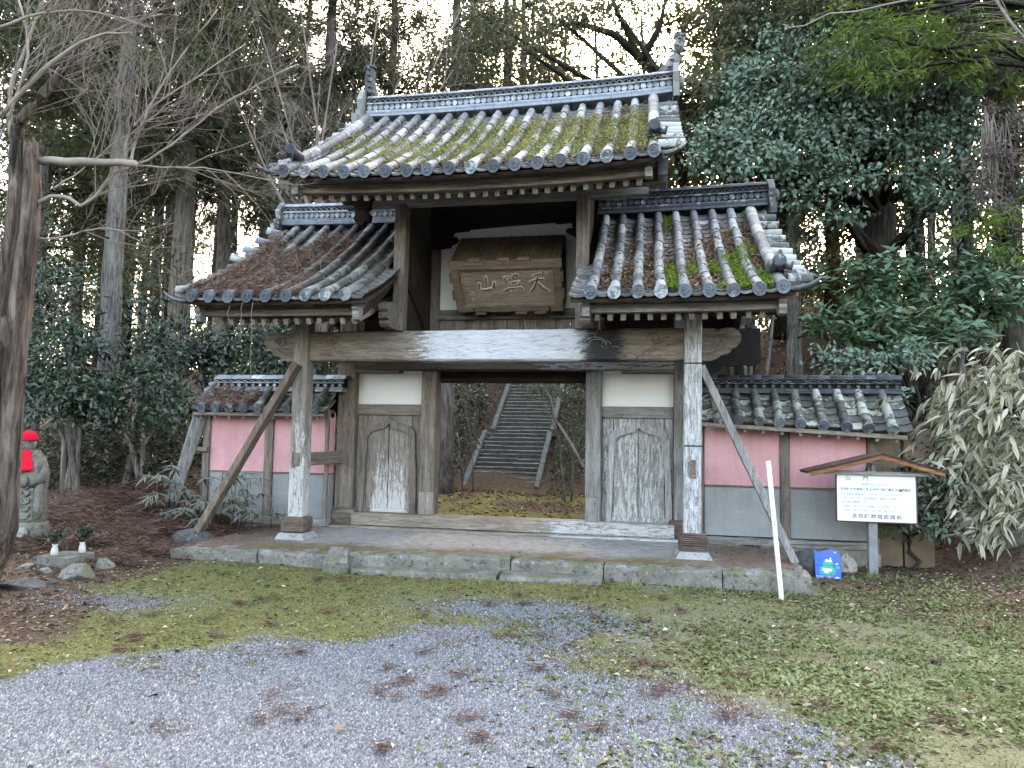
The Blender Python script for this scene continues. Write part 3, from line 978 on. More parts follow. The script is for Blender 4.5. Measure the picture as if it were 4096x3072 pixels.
def eave_tile_mesh(L=.28, r=.0615):
    mb = round_tile_mesh(L, .053, .046)
    k0 = len(mb.v)
    rings = [(r, .034), (r, 0), (r*.985, -.004), (r*.83, -.004), (r*.80, .002), (.0005, .002)]
    n = 16
    vs, fs = [], []
    for rr, y in rings:
        vs += [(rr*math.cos(2*PI*i/n), y, rr*math.sin(2*PI*i/n)) for i in range(n)]
    for k in range(len(rings)-1):
        fs += [(k*n+i, (k+1)*n+i, (k+1)*n+(i+1) % n, k*n+(i+1) % n) for i in range(n)]
    mb.add(vs, fs)
    for q in range(3):       # three commas chasing each other
        pts, rad = [], []
        for k in range(6):
            t = k/5
            a = 2*PI*q/3+t*2.6
            R_ = r*(.24+.42*t)
            pts.append((R_*math.cos(a), -.001, R_*math.sin(a))); rad.append(r*(.17-.13*t))
        mb.tube(pts, rad, 5)
    mb.v[k0:] = [(x, y-.022+z*.42, z-.006) for x, y, z in mb.v[k0:]]      # the disc hangs upright in front of the slope
    return mb


def pan_tile_mesh(w, L=.15, sag=.03, th=.02, lift=.016, n=5):
    mb = MB()
    X = [w*(i/n-.5) for i in range(n+1)]
    Z = [-sag*(1-(2*x/w)**2) for x in X]
    v = [(x, 0, z+lift) for x, z in zip(X, Z)]+[(x, L, z) for x, z in zip(X, Z)]+[(x, 0, z+lift-th) for x, z in zip(X, Z)]
    f = [(i, i+1, n+2+i, n+1+i) for i in range(n)]+[(i+1, i, 2*n+2+i, 2*n+3+i) for i in range(n)]
    mb.add(v, f)
    return mb


def finish(mb, name, mat, smooth=True):
    m = mb.mesh(name)
    m.materials.append(mat)
    if smooth:
        m.polygons.foreach_set('use_smooth', [True]*len(m.polygons))
        try: m.set_sharp_from_angle(angle=math.radians(40))
        except Exception: pass
    return m


class Slope:
    """one curved roof slope: x across, t from the eave (0) to the ridge (1)"""
    def __init__(s, ye, yr, ze, zr, k):
        s.ye, s.yr, s.ze, s.zr, s.k = ye, yr, ze, zr, k

    def P(s, x, t, off=0.):
        ze, zr = s.ze(x), s.zr(x)
        z = ze+(zr-ze)*((1-s.k)*t+s.k*t*t)
        p = Vector((x, s.ye+(s.yr-s.ye)*t, z))
        if off:
            p += s.N(x, t)*off
        return p

    def N(s, x, t):
        d = Vector((0, s.yr-s.ye, (s.zr(x)-s.ze(x))*((1-s.k)+2*s.k*t)))
        return Vector((0, -d.z, d.y)).normalized()*(1 if s.yr > s.ye else -1)

    def M(s, x, t0, t1, off=0., L=1., jit=0.):
        p0, p1 = s.P(x, t0, off), s.P(x, t1, off)
        d = p1-p0
        yv = d.normalized()
        xv = Vector((1, random.uniform(-jit, jit), random.uniform(-jit, jit))).normalized()
        zv = xv.cross(yv).normalized()
        if zv.z < 0:
            zv = -zv
        xv = yv.cross(zv).normalized()
        return frame(p0, xv, yv*(d.length/L), zv)


def bake(mb, mesh_mb, M_):
    mb.add([M_ @ Vector(v) for v in mesh_mb.v], mesh_mb.f)


def build_rows(roof, sl, rows, ntile, npan, mt, mdisc, mpan, solo_pan, back=None, pan_edges=(), rt_scale=1., skip=None):
    """rows of half-round tiles with pan tiles between; solo_pan says how many courses up from the eave are single objects"""
    sp = rows[1]-rows[0]
    rtm = round_tile_mesh(); rt_me = finish(rtm, 'round_tile', mt)
    et_me = finish(eave_tile_mesh(), 'eave_tile', mdisc)
    et_me.materials.append(mt)
    for q in et_me.polygons[:16]:
        q.material_index = 1
    pm = pan_tile_mesh(sp-.035); pan_me = finish(pm, 'pan_tile', mpan)
    for x in rows:
        for j in range(ntile):
            if skip and skip(x, j/ntile):
                continue
            Mx = sl.M(x+random.uniform(-.006, .006), j/ntile, (j+1)/ntile, random.uniform(0, .006), .28/rt_scale if 0 else .28, .02)
            if rt_scale != 1.:
                Mx = Mx @ Matrix.Diagonal((rt_scale, 1, rt_scale, 1))
            place(et_me if j == 0 else rt_me, 'eave_tile' if j == 0 else 'round_tile', roof, Mx)
    cols_ = [(a+b)/2 for a, b in zip(rows[:-1], rows[1:])]+list(pan_edges)
    rest = MB()
    for x in cols_:
        for j in range(npan):
            if skip and skip(x, j/npan):
                continue
            t0, t1 = j/npan, (j+1.25)/npan
            Mx = sl.M(x+random.uniform(-.005, .005), t0-(.004 if j == 0 else 0), t1, -.018+random.uniform(-.004, .004), .15, .02)
            if j < solo_pan:
                place(pan_me, 'pan_tile', roof, Mx)
            else:
                bake(rest, pm, Mx)
    if rest.v:
        o = rest.build('pan_tile_field', mpan, roof, True)
        tag(o, kind='stuff')
    if back is not None:
        rest = MB()
        for x in rows:
            for j in range(6):
                bake(rest, rtm, back.M(x, j/6, (j+1)/6, 0, .28))
        for x in cols_:
            for j in range(10):
                bake(rest, pm, back.M(x, j/10, (j+1.2)/10, -.018, .15))
        tag(rest.build('rear_slope_tiles', mt, roof, True), kind='stuff')


def deck(roof, sl, x0, x1, off, th, mat, name, nt_=10, t0=0., t1=1.):
    mb = MB()
    nx_ = 8
    V, Fc = [], []
    for lay in (off, off-th):
        for i in range(nx_+1):
            for k in range(nt_+1):
                x = x0+(x1-x0)*i/nx_
                V.append(sl.P(x, t0+(t1-t0)*k/nt_, lay))
    n = nt_+1
    N_ = (nx_+1)*n
    for i in range(nx_):
        for k in range(nt_):
            a = i*n+k
            Fc += [(a, a+1, a+n+1, a+n), (N_+a, N_+a+n, N_+a+n+1, N_+a+1)]
    for i in range(nx_):
        Fc += [(i*n, (i+1)*n, N_+(i+1)*n, N_+i*n), (i*n+nt_, N_+i*n+nt_, N_+(i+1)*n+nt_, (i+1)*n+nt_)]
    for k in range(nt_):
        a = nx_*n+k
        Fc += [(k, N_+k, N_+k+1, k+1), (a, a+1, N_+a+1, N_+a)]
    mb.add(V, Fc)
    return mb.build(name, mat, roof)


def verge_board(roof, sl, x, mat, th=.05, a=-.075, b=-.22, t0=-.06, t1=1.):
    mb = MB()
    up_, lo = [], []
    for k in range(13):
        t = t0+(t1-t0)*k/12
        up_.append(sl.P(x, t, a)); lo.append(sl.P(x, t, b+(.05*(k/12))))
    poly = [(p.y, p.z) for p in up_]+[(p.y, p.z) for p in lo[::-1]]
    mb.prism(poly, 'x', x-th/2, x+th/2)
    return mb.build('bargeboard', mat, roof)


disc_mb = MB(); disc_mb.lathe([(.035, .02), (.036, 0), (.034, -.003), (.027, -.003), (.025, .002), (.0005, .003)], 14, ax='y')
ridge_disc_me = {}


def ridge(roof, x0, x1, zf, yc, mt, mcap, h=1., pitch=.077):
    """stack of flat courses, a row of round tile ends, a pierced wave band and a rounded cap"""
    n = max(6, int((x1-x0)/.24))
    X = [x0+(x1-x0)*i/n for i in range(n+1)]
    prof = [(0, .035, .15), (.036, .068, .135), (.069, .10, .12), (.182, .20, .12), (.268, .286, .11)]
    for lo, hi, hw in prof:
        mb = MB()
        for i in range(n):
            za, zb = zf(X[i]), zf(X[i+1])
            mb.beam((X[i]+.002, yc, za+h*(lo+hi)/2), (X[i+1]-.002, yc, zb+h*(lo+hi)/2), 2*hw, (hi-lo)*h, .006, 1, .0015)
        mb.build('ridge_course', mt, roof)
    mb = MB()
    for i in range(n):
        mb.beam((X[i], yc, zf(X[i])+.19*h), (X[i+1], yc, zf(X[i+1])+.19*h), .15, .19*h, .002)
    mb.build('ridge_core', M['void'], roof)
    key = mt.name
    if key not in ridge_disc_me:
        ridge_disc_me[key] = finish(disc_mb, 'ridge_disc', mt)
    nd_ = int((x1-x0)/pitch)
    for k in range(nd_):
        x = x0+(k+.5)*(x1-x0)/nd_
        place(ridge_disc_me[key], 'ridge_disc', roof, Matrix.Translation((x, yc-.105, zf(x)+.141*h)) @ Matrix.Scale(h, 4))
    mb = MB()       # wave band: two rows of scale-like arches
    for r_ in range(2):
        nw = nd_*2
        pts = []
        for k in range(nw*4+1):
            x = x0+(x1-x0)*k/(nw*4)
            pts.append((x, yc-.09, zf(x)+h*(.218+.03*r_+.011*math.sin(2*PI*k/4/2+PI*r_))))
        mb.tube(pts, .006*h, 4)
    tag(mb.build('wave_band', mt, roof), kind='stuff')
    for i in range(n):
        mb = MB()
        A = [PI*j/8 for j in range(9)]
        ra, rb = .088, .078
        za, zb = zf(X[i])+.286*h, zf(X[i+1])+.286*h
        mb.add([(X[i], yc-ra*math.cos(a), za+ra*.62*math.sin(a)) for a in A]+[(X[i+1]+.012, yc-rb*math.cos(a), zb+rb*.62*math.sin(a)) for a in A]+[(X[i], yc-(ra-.016)*math.cos(a), za+(ra-.016)*.62*math.sin(a)) for a in A],
               [(j, 9+j, 10+j, j+1) for j in range(8)]+[(j+1, 18+j+1, 18+j, j) for j in range(8)])
        mb.build('ridge_cap_tile', mcap, roof, True)


def oni(roof, x, yc, z0, z1, s, mat, wide=.2, flare=.16):
    mb = MB()
    H = z1-z0
    poly = [(-wide-flare, z0-.08), (-wide-flare-.02, z0+.04), (-wide-.05, z0+.12*H), (-wide-.06, z0+.3*H), (-wide+.01, z0+.36*H), (-wide-.03, z0+.6*H), (-wide+.03, z0+.8*H), (-wide+.08, z1-.02), (-.06, z1)]
    poly = [(yc+u, w) for u, w in poly]+[(yc-u, w) for u, w in poly[::-1]]
    mb.prism(poly, 'x', x-.035, x+.035)
    mb.lathe([(.075, s*.0), (.075, s*.05), (.05, s*.075), (.001, s*.08)], 10, (x+s*.03, yc, z0+.55*H), 'x')
    for q in (-1, 1):
        mb.tube([(x, yc+q*(wide+.0), z0+.05), (x+s*.01, yc+q*(wide+.06), z0+.14*H), (x+s*.02, yc+q*(wide+.02), z0+.26*H)], [.03, .035, .02], 6)
    return mb.build('ridge_end_tile', mat, roof, False)


def barge_tiles(roof, sl, xe, s, n, mt, r=.052, L=.2, t0=.02, t1=.93):
    """short half-round tiles lying across the verge"""
    mbm = round_tile_mesh(L, r, r*.92)
    me = finish(mbm, 'verge_tile', mt)
    for k in range(n):
        t = t0+(t1-t0)*k/n
        p = sl.P(xe+s*L, t+.5*(t1-t0)/n, -.012+random.uniform(-.006, .006))
        nrm = sl.N(xe, t)
        yv = Vector((-s, random.uniform(-.05, .05), random.uniform(-.03, .03)+.04)).normalized()
        xv = yv.cross(nrm).normalized()
        zv = xv.cross(yv)
        place(me, 'verge_tile', roof, frame(p, xv, yv, zv))


def corner_horn(roof, p, s, mat, big=1.):
    mb = MB(); big *= .72
    pts = [Vector(p)+Vector((s*u, v, w))*big for u, v, w in ((-.16, .06, -.03), (-.05, .02, -.035), (.06, -.02, -.01), (.14, -.04, .04), (.19, -.05, .10))]
    mb.tube(pts, [.05*big, .052*big, .045*big, .03*big, .012*big], 8, True, .6)
    return mb.build('corner_tile', mat, roof, True)


# ---- upper roof
up_roof = empty('upper_roof', (0, 0, 0), gate)
u_ze = lambda x: 3.783+.072*(abs(x+.05)/1.9)**2.2
u_zr = lambda x: 5.33+.045*(abs(x)/2.)**2
US = Slope(-1.15, 1.02, u_ze, u_zr, .22)
UB = Slope(3.2, 1.22, lambda x: 4.0+.05*abs(x/1.9)**2, u_zr, .22)
rows_u = [-1.895+.2168*i for i in range(18)]
build_rows(up_roof, US, rows_u, 9, 22, M['tile'], M['tile_disc'], M['tile_pan'], 4, UB, pan_edges=(-2.0, 1.9))
deck(up_roof, US, -1.96, 1.86, -.07, .03, M['dark_x'], 'roof_boarding')
deck(up_roof, UB, -1.96, 1.86, -.07, .03, M['dark_x'], 'rear_boarding')
for s, x in ((-1, -1.86), (1, 1.74)):
    verge_board(up_roof, US, x, M['wood_y'], .06, -.11, -.25, t0=.055)
    verge_board(up_roof, UB, x, M['dark_x'], .06, -.11, -.27)
barge_tiles(up_roof, US, 1.82, 1, 11, M['oni'], L=.25)
barge_tiles(up_roof, US, -1.93, -1, 11, M['oni'], L=.2)
ridge(up_roof, -1.96, 2.02, lambda x: 5.365+.035*(x+1.96)/4+.03*(abs(x)/2)**3, 1.12, M['tile_ridge'], M['tile_ridge'], 1.0)
oni(up_roof, 2.06, 1.12, 5.36, 5.84, 1, M['oni'])
oni(up_roof, -2.02, 1.12, 5.30, 5.80, -1, M['oni'])
for pts, rr in (([(1.86, 1.12, 5.76), (1.98, 1.12, 5.80), (2.07, 1.12, 5.92), (2.10, 1.12, 6.06), (2.12, 1.12, 6.20)], [.03, .09, .095, .07, .065]),
                ([(-1.86, 1.12, 5.70), (-1.93, 1.12, 5.76), (-1.965, 1.12, 5.88), (-1.97, 1.12, 6.0), (-1.965, 1.12, 6.13)], [.04, .08, .085, .07, .062])):
    mb = MB(); mb.tube(pts, rr, 10)
    e = Vector(pts[-1])
    mb.lathe([(.08, 0), (.085, .01), (.08, .03), (.05, .045), (.001, .05)], 12, e-Vector((0, 0, .01)))
    for k in range(5):
        q = Vector(pts[1]).lerp(Vector(pts[-1]), k/4.5)
        mb.tube([q+Vector((0, -.10, -.02)), q+Vector((0, -.11, .04))], [.028, .006], 5)
    mb.build('ridge_finial', M['oni'], up_roof, False)


def descending_ridge(roof, sl, x, t0, t1, n, mt, deco_s):
    me = finish(round_tile_mesh(.28, .062, .056), 'descending_ridge_tile', mt)
    for k in range(n):
        a, b_ = t0+(t1-t0)*k/n, t0+(t1-t0)*(k+1)/n
        place(me, 'descending_ridge_tile', roof, sl.M(x, a, b_, .055, .28, .02))
    p = sl.P(x, t0, .07)
    mb = MB()
    mb.tube([p+Vector(v) for v in ((0, .12, .06), (0, .03, .02), (0, -.06, .03), (0, -.13, .05))], [.045, .075, .06, .05], 9)
    mb.lathe([(.05, 0), (.06, -.008), (.06, -.025), (.045, -.03), (.001, -.026)], 12, p+Vector((0, -.12, .05)), 'y')
    mb.tube([p+Vector(v) for v in ((0, .06, .07), (deco_s*.015, .02, .13), (deco_s*.03, -.02, .175))], [.045, .04, .015], 7)
    mb.tube([p+Vector(v) for v in ((deco_s*.04, -.08, .02), (deco_s*.10, -.10, -.01), (deco_s*.12, -.11, .04))], [.035, .03, .012], 6)
    mb.build('eave_ornament', M['tile_dark'], roof, True)


descending_ridge(up_roof, US, -1.895, .12, .95, 8, M['tile'], -1)
descending_ridge(up_roof, US, 1.79, .17, .95, 8, M['tile'], 1)
corner_horn(up_roof, (-2.06, -1.13, 3.86), -1, M['oni'])
corner_horn(up_roof, (1.97, -1.12, 3.85), 1, M['oni'], .8)


def eave_trim(roof, x0, x1, yf, zt, zb, zf, rx0, rx1, yr_, zr_, n, mf, mr, slope_):
    """fascia in two layers with short boards on top, and the square rafter ends under it"""
    N = 16
    mb = MB()
    for i in range(N):
        a, b_ = x0+(x1-x0)*i/N, x0+(x1-x0)*(i+1)/N
        mb.beam((a, yf+.04, (zt+zb)/2+zf(a)), (b_, yf+.04, (zt+zb)/2+zf(b_)), .08, zt-zb, .004, 1, .0006)
    mb.build('fascia', mf, roof)
    m = 11
    for i in range(m):
        a, b_ = x0-.05+(x1-x0+.1)*i/m, x0-.05+(x1-x0+.1)*(i+1)/m
        mb = MB(); mb.beam((a+.002, yf-.02, zt+.018+zf(a)), (b_-.002, yf-.02, zt+.018+zf(b_)), .16, .032, .004, 1, .002)
        mb.build('eave_plank', M['eave'], roof)
    mb = MB()
    for i in range(N):
        a, b_ = x0-.09+(x1-x0+.18)*i/N, x0-.09+(x1-x0+.18)*(i+1)/N
        mb.beam((a, yf-.07, zt+.056+zf(a)), (b_, yf-.07, zt+.056+zf(b_)), .17, .036, .004, 1, .001)
    mb.build('tile_batten', M['batten'], roof)
    r = MB(); L = 1.5
    r.beam((0, 0, 0), (0, L*math.cos(slope_), L*math.sin(slope_)), .05, .062, .003, 1, 0)
    me = finish(r, 'rafter', mr, False)
    for i in range(n):
        x = rx0+(rx1-rx0)*i/(n-1)
        place(me, 'rafter', roof, Matrix.Translation((x+random.uniform(-.005, .005), yr_+random.uniform(-.008, .008), zr_+zf(x))))


M['eave'] = wood('eave_boards', 'x', (.10, .085, .075), (.26, .235, .215))
M['batten'] = plain('eave_batten', (.10, .105, .11), .85, .3, 12)
M['rafter'] = wood('rafter_wood', 'y', (.22, .18, .15), (.50, .43, .375))
eave_trim(up_roof, -1.87, 1.75, -.92, 3.735, 3.645, lambda x: .05*(abs(x+.05)/1.85)**2.2, -1.78, 1.645, -.83, 3.625, 28, M['wood_x'], M['rafter'], math.radians(27))
for x in (-1.86, 1.74):
    mb = MB(); mb.box(x-.035, x+.035, -1.0, -.90, 3.655, 3.745, .01)
    mb.build('bargeboard_tip', M['grey_x'], up_roof)

# ---- lower side roofs
for s in (-1, 1):
    sr = empty('side_roof', (0, 0, 0), gate)
    base = 2.577 if s < 0 else 2.545
    s_ze = lambda x, b=base: b+.03*max(0, (abs(x)-2.4)/.6)**2
    s_zr = lambda x: 3.93+.03*max(0, (abs(x)-1.5)/1.6)**2
    SS = Slope(-1.10, 1.08, s_ze, s_zr, .34)
    SB = Slope(3.0, 1.25, lambda x: 2.85, s_zr, .3)
    rows = sorted([s*(1.215+.2125*i) for i in range(9)])
    inner_cut = lambda x, t: abs(x) < 1.16 and t > .44
    build_rows(sr, SS, rows, 9, 21, M['tile_side'] if s < 0 else M['tile'], M['tile_disc'], M['tile_pan'], 21 if s > 0 else 5, SB, pan_edges=(s*1.10, s*3.02), skip=inner_cut)
    xa, xb = sorted((s*1.12, s*3.02))
    deck(sr, SS, xa, xb, -.07, .03, M['dark_x'], 'roof_boarding')
    deck(sr, SB, xa, xb, -.07, .03, M['dark_x'], 'rear_boarding')
    i0, i1 = sorted((s*1.02, s*1.12))
    deck(sr, SS, i0, i1, -.07, .03, M['dark_x'], 'verge_boarding', 5, 0., .42)
    verge_board(sr, SS, s*2.93, M['wood_y'], .06, -.11, -.25, t0=.05)
    verge_board(sr, SS, s*1.16, M['dark_x'], .06, -.11, -.27, t0=.07, t1=.44)
    verge_board(sr, SB, s*2.93, M['dark_x'], .06, -.11, -.27)
    barge_tiles(sr, SS, s*2.96, s, 11, M['oni'] if s > 0 else M['tile_side'], L=.22)
    a, b_ = sorted((s*1.12, s*3.13))
    ridge(sr, a, b_, lambda x: 3.955+.03*(abs(x)/3.1)**3, 1.17, M['tile_ridge'] if s < 0 else M['tile_dark'], M['tile_ridge'] if s < 0 else M['tile_dark'], .98, .072)
    oni(sr, s*3.17, 1.17, 3.93, 4.33, s, M['oni'], .17, .12)
    corner_horn(sr, (s*3.08, -1.09, 2.565), s, M['tile_disc'], 1.05)
    if s > 0:
        descending_ridge(sr, SS, 2.915, .16, .94, 8, M['tile'], 1)
    else:
        for k in range(4):
            mb = MB(); q = SS.P(-3.13, .55+.12*k, .03)
            mb.tube([q+Vector((.06, .05, 0)), q, q+Vector((-.09, -.05, .03))], [.05, .055, .05], 8)
            mb.build('gable_tile', M['tile_ridge'], sr, True)
    x0, x1 = sorted((s*1.165, s*2.90))
    eave_trim(sr, x0, x1, -.87, 2.478-(.01 if s > 0 else 0), 2.405-(.015 if s > 0 else 0), lambda x: .012*max(0, (abs(x)-2.3)/.6)**2, s*1.25, s*2.78, -.78, 2.358, 13, M['wood_x'] if s < 0 else M['grey_x'], M['rafter'], math.radians(22))
    for x in (s*1.16, s*2.93):
        mb = MB(); mb.prism([(-.85, 2.50), (-.98, 2.50), (-.985, 2.455), (-.955, 2.43), (-.97, 2.40), (-.945, 2.345), (-.88, 2.335), (-.85, 2.36)], 'x', x-.034, x+.034)
        mb.build('bargeboard_tip', M['grey_x'], sr)
    if s > 0:
        SR = SS
    else:
        SL = SS
# new pale plank end at the right corner
mb = MB(); mb.box(2.72, 3.06, -.985, -.84, 2.494, 2.528, .003)
mb.build('new_eave_plank', plain('new_timber', (.55, .36, .22), .8, .15), sr)

# ================================================================== LOW WALLS EITHER SIDE
WALL_SLOPES = []


def wall_roof(w, x0, x1, rows, ze, mt, md, zr=1.77, ntile=2, ye=.72, mirrored=False):
    sl = Slope(ye, 1.05, ze, lambda x: zr, .1)
    sb = Slope(1.62, 1.25, lambda x: 1.5, lambda x: zr, .1)
    rf = empty('wall_roof', (0, 0, 0), w)
    WALL_SLOPES.append((sl, rows))
    build_rows(rf, sl, rows, ntile, 5 if ntile > 2 else 4, mt, md, mt, 9, None, pan_edges=(x0+.06, x1-.04))
    bk = MB()
    for x in rows:
        bake(bk, round_tile_mesh(), sb.M(x, 0, 1, 0, .28))
    tag(bk.build('rear_slope_tiles', mt, rf, True), kind='stuff')
    deck(rf, sl, x0, x1, -.045, .03, M['dark_x'], 'roof_boarding', 3)
    deck(rf, sb, x0, x1, -.045, .03, M['dark_x'], 'rear_boarding', 3)
    mb = MB()
    for i in range(8):
        a, b_ = x0+(x1-x0)*i/8, x0+(x1-x0)*(i+1)/8
        mb.beam((a, ye+.05, ze(a)-.085), (b_, ye+.05, ze(b_)-.085), .06, .045, .004, 1, .001)
    mb.build('fascia', M['wood_x'], rf)
    r = MB(); r.beam((0, 0, 0), (0, .5, .25), .035, .04, .003)
    me = finish(r, 'rafter', M['rafter'], False)
    n = int((x1-x0)/.19)
    for i in range(n):
        x = x0+.1+(x1-x0-.2)*i/(n-1)
        place(me, 'rafter', rf, Matrix.Translation((x, ye+.05, ze(x)-.125)))
    return rf


wl = empty('plaster_wall', (-3.2, 1.06, -.1))
tag(wl, 'low pink and grey plaster wall left of the gate, its tiled coping strewn with brown needles', 'wall', 'plaster walls flanking the gate')


def at_wall(w, o):
    o.parent = w
    o.location = -Vector(w.location)
    return o


holder = wl


def wp(mb, name, mat):
    o = mb.build(name, mat)
    return at_wall(holder, o)


def bay(x0, x1, zt=1.46):
    mb = MB(); mb.box(x0, x1, 1.0, 1.14, .678, zt, .002); wp(mb, 'pink_panel', M['pink'])
    mb = MB(); mb.box(x0, x1, 1.004, 1.14, .10, .661, .002); wp(mb, 'grey_panel', M['greyplaster'])
    mb = MB(); mb.box(x0, x1, .985, 1.1, .660, .680, .002); wp(mb, 'middle_rail', M['wood_x'])


def wpost(x, w, z1=1.5, mat='wood_z', z0=.0):
    mb = MB(); mb.box(x-w/2, x+w/2, .965, 1.12, z0, z1, .008, 8, .003)
    return wp(mb, 'post', M[mat])


bay(-4.01, -3.21); bay(-3.09, -2.30)
wpost(-3.15, .118); wpost(-4.06, .10); wpost(-2.335, .05)
mb = MB(); mb.box(-4.15, -2.3, .95, 1.13, .0, .10, .012, 14, .005); wp(mb, 'sill', M['grey_x'])
mb = MB(); mb.box(-4.2, -2.3, .9, 1.2, -.35, .0, .02, 10, .008); wp(mb, 'footing_stone', M['stone'])
mb = MB(); mb.box(-4.1, -2.3, 1.0, 1.1, 1.40, 1.48, .006, 6, .002); wp(mb, 'top_plate', M['wood_x'])
rf = wall_roof(wl, -4.12, -2.28, [-3.985+.2*i for i in range(9)], lambda x: 1.505, M['tile_wall'], M['tile_disc'])
ridge(rf, -4.02, -2.16, lambda x: 1.735, 1.14, M['tile_ridge'], M['tile_ridge'], .62, .1)
mb = MB(); mb.tube([(-3.95, 1.14, 1.90), (-4.02, 1.14, 1.905), (-4.07, 1.13, 1.88)], [.06, .065, .05], 10); mb.tube([(-4.0, 1.06, 1.83), (-4.09, 1.03, 1.81)], [.045, .045], 10); mb.tube([(-4.0, .98, 1.75), (-4.10, .95, 1.72)], [.045, .045], 10)
mb.build('ridge_end_tile', M['tile_ridge'], rf, True)
rf.location = -Vector(wl.location)
for dx, zt in ((0, 1.45), (-.13, 1.38)):
    mb = MB(); mb.beam((-4.42+dx*.6, .75, -.05), (-4.10+dx, .98, zt), .085, .085, .008, 8, .004)
    wp(mb, 'buttress_post', M['grey_z'])
mb = MB(); mb.beam((-4.35, .9, .95), (-4.02, .95, .95), .06, .06, .006, 3, .002); wp(mb, 'buttress_tie', M['wood_x'])

wr = empty('plaster_wall', (3.3, 1.06, -.1))
tag(wr, 'low pink and grey plaster wall right of the gate behind the notice board', 'wall', 'plaster walls flanking the gate')
holder = wr
bay(2.39, 3.225, 1.42); bay(3.335, 4.15, 1.42)
wpost(3.28, .105, 1.42); wpost(2.34, .08, 1.46); wpost(4.21, .11, 1.44, z0=-.15)
mb = MB(); mb.box(2.3, 4.2, .95, 1.13, .0, .085, .012, 14, .007); wp(mb, 'sill', M['grey_x'])
mb = MB(); mb.beam((3.3, .94, .06), (4.0, .94, .075), .03, .03, .006, 4, .004); wp(mb, 'split_timber', M['grey_x'])
mb = MB(); mb.box(2.3, 4.25, .9, 1.2, -.35, .0, .02, 10, .008); wp(mb, 'footing_stone', M['stone'])
mb = MB(); mb.box(2.3, 4.25, 1.0, 1.1, 1.34, 1.42, .006, 6, .002); wp(mb, 'top_plate', M['wood_x'])
zeR = lambda x: 1.455-.055*(x-2.4)
rf = wall_roof(wr, 2.32, 4.48, [2.514, 2.735, 2.955, 3.17, 3.395, 3.625, 3.86, 4.085, 4.33], zeR, M['tile_wall'], M['tile_disc'], 1.775, 3, .66)
ridge(rf, 2.3, 4.55, lambda x: 1.745, 1.14, M['tile_dark'], M['tile_dark'], .62, .1)
rf.location = -Vector(wr.location)
for x0, x1 in ((4.27, 4.52), (4.545, 4.85)):
    mb = MB(); mb.box(x0, x1, 1.04, 1.13, -.3, 1.36, .01, 8, .004); wp(mb, 'bare_mud_panel', M['mud'])
mb = MB(); mb.box(4.26, 4.9, 1.02, 1.14, 1.36, 1.44, .008, 8, .003); wp(mb, 'top_plate', M['dark_x'])

# ================================================================== PROPS, PLAQUE, BOARDS
def thing(mb, name, mat, label, cat, group=None, smooth=False):
    return tag(mb.build(name, mat, None, smooth), label, cat, group)


mb = MB(); mb.beam((-3.215, -.33, .07), (-2.20, -.15, 1.975), .075, .125, .006, 14, .0025, ref=(0, 1, 0))
thing(mb, 'timber_brace', wood('brace_left', 'z', (.11, .08, .06), (.31, .24, .19)), 'brown diagonal timber brace propping the left front pillar from a dark stone', 'brace', 'diagonal braces propping the gate')
mb = MB(); mb.beam((3.18, -.03, -.01), (2.285, .0, 1.96), .075, .10, .006, 14, .0025, ref=(0, 1, 0))
thing(mb, 'timber_brace', M['grey_z'], 'grey diagonal timber brace behind the thin white pole on the right', 'brace', 'diagonal braces propping the gate')

# name plaque: a deep box tilted forward, carved characters on its face
pq = empty('name_plaque', (0, 0, 0))
tag(pq, 'brown carved name plaque tilted forward on the white upper wall under the main eaves', 'plaque')
en = Vector((0, .53, .46)).normalized(); ed = Vector((0, -.46, .53)).normalized()
pq.matrix_world = frame((.05, .5, 3.27), (1, 0, 0), en, ed)
PW = wood('plaque_wood', 'x', (.20, .135, .098), (.40, .29, .22))
PD = wood('plaque_hood', 'y', (.13, .095, .066), (.27, .20, .14))
PF = wood('plaque_face', 'x', (.31, .22, .17), (.49, .37, .29))
for x0, x1 in ((-.67, -.42), (-.42, -.02), (-.02, .16), (.16, .40), (.40, .67)):
    mb = MB(); mb.box(x0+.0015, x1-.0015, .03, .68, -.03, -.004, .003); mb.build('hood_board', PD, pq)
for x in (-.02, .16):
    mb = MB(); mb.box(x-.008, x+.008, .03, .68, -.006, .006, .003); mb.build('hood_batten', PD, pq)
for x in (-.665, .665):
    mb = MB(); mb.prism([(.02, -.02), (.66, -.02), (.30, -.68), (.02, -.68)], 'x', x-.012, x+.012); mb.build('side_board', PD, pq)
mb = MB(); mb.box(-.58, .58, .05, .075, -.63, -.09, .003); mb.build('face_board', PF, pq)
for nm, (x0, x1, z0, z1) in (('frame_rail', (-.69, .69, -.105, .0)), ('frame_rail', (-.66, .66, -.70, -.605))):
    mb = MB(); mb.box(x0, x1, .0, .045, z0, z1, .006, 10, .0015)
    zz = z1 if z1 > -.2 else z0
    for xc in ((-.36, .0, .24) if z1 > -.2 else (-.38, .14, .38)):
        sg = 1 if z1 > -.2 else -1
        mb.box(xc-.07, xc+.07, -.008, .04, min(zz, zz+sg*.034), max(zz, zz+sg*.034), .004)
        mb.box(xc-.12, xc+.12, -.012, .002, zz-sg*.045, zz-sg*.02, .003) if sg > 0 else mb.box(xc-.12, xc+.12, -.012, .002, zz+.02, zz+.045, .003)
    mb.build(nm, PW, pq)
for s in (-1, 1):
    mb = MB(); mb.box(*sorted((s*.575, s*.672)), .0, .045, -.606, -.104, .006, 6, .0015)
    for zc in (-.22, -.46):
        mb.box(*sorted((s*.672, s*.70)), -.006, .04, zc-.06, zc+.06, .004)
    mb.build('frame_stile', PW, pq)
mb = MB()
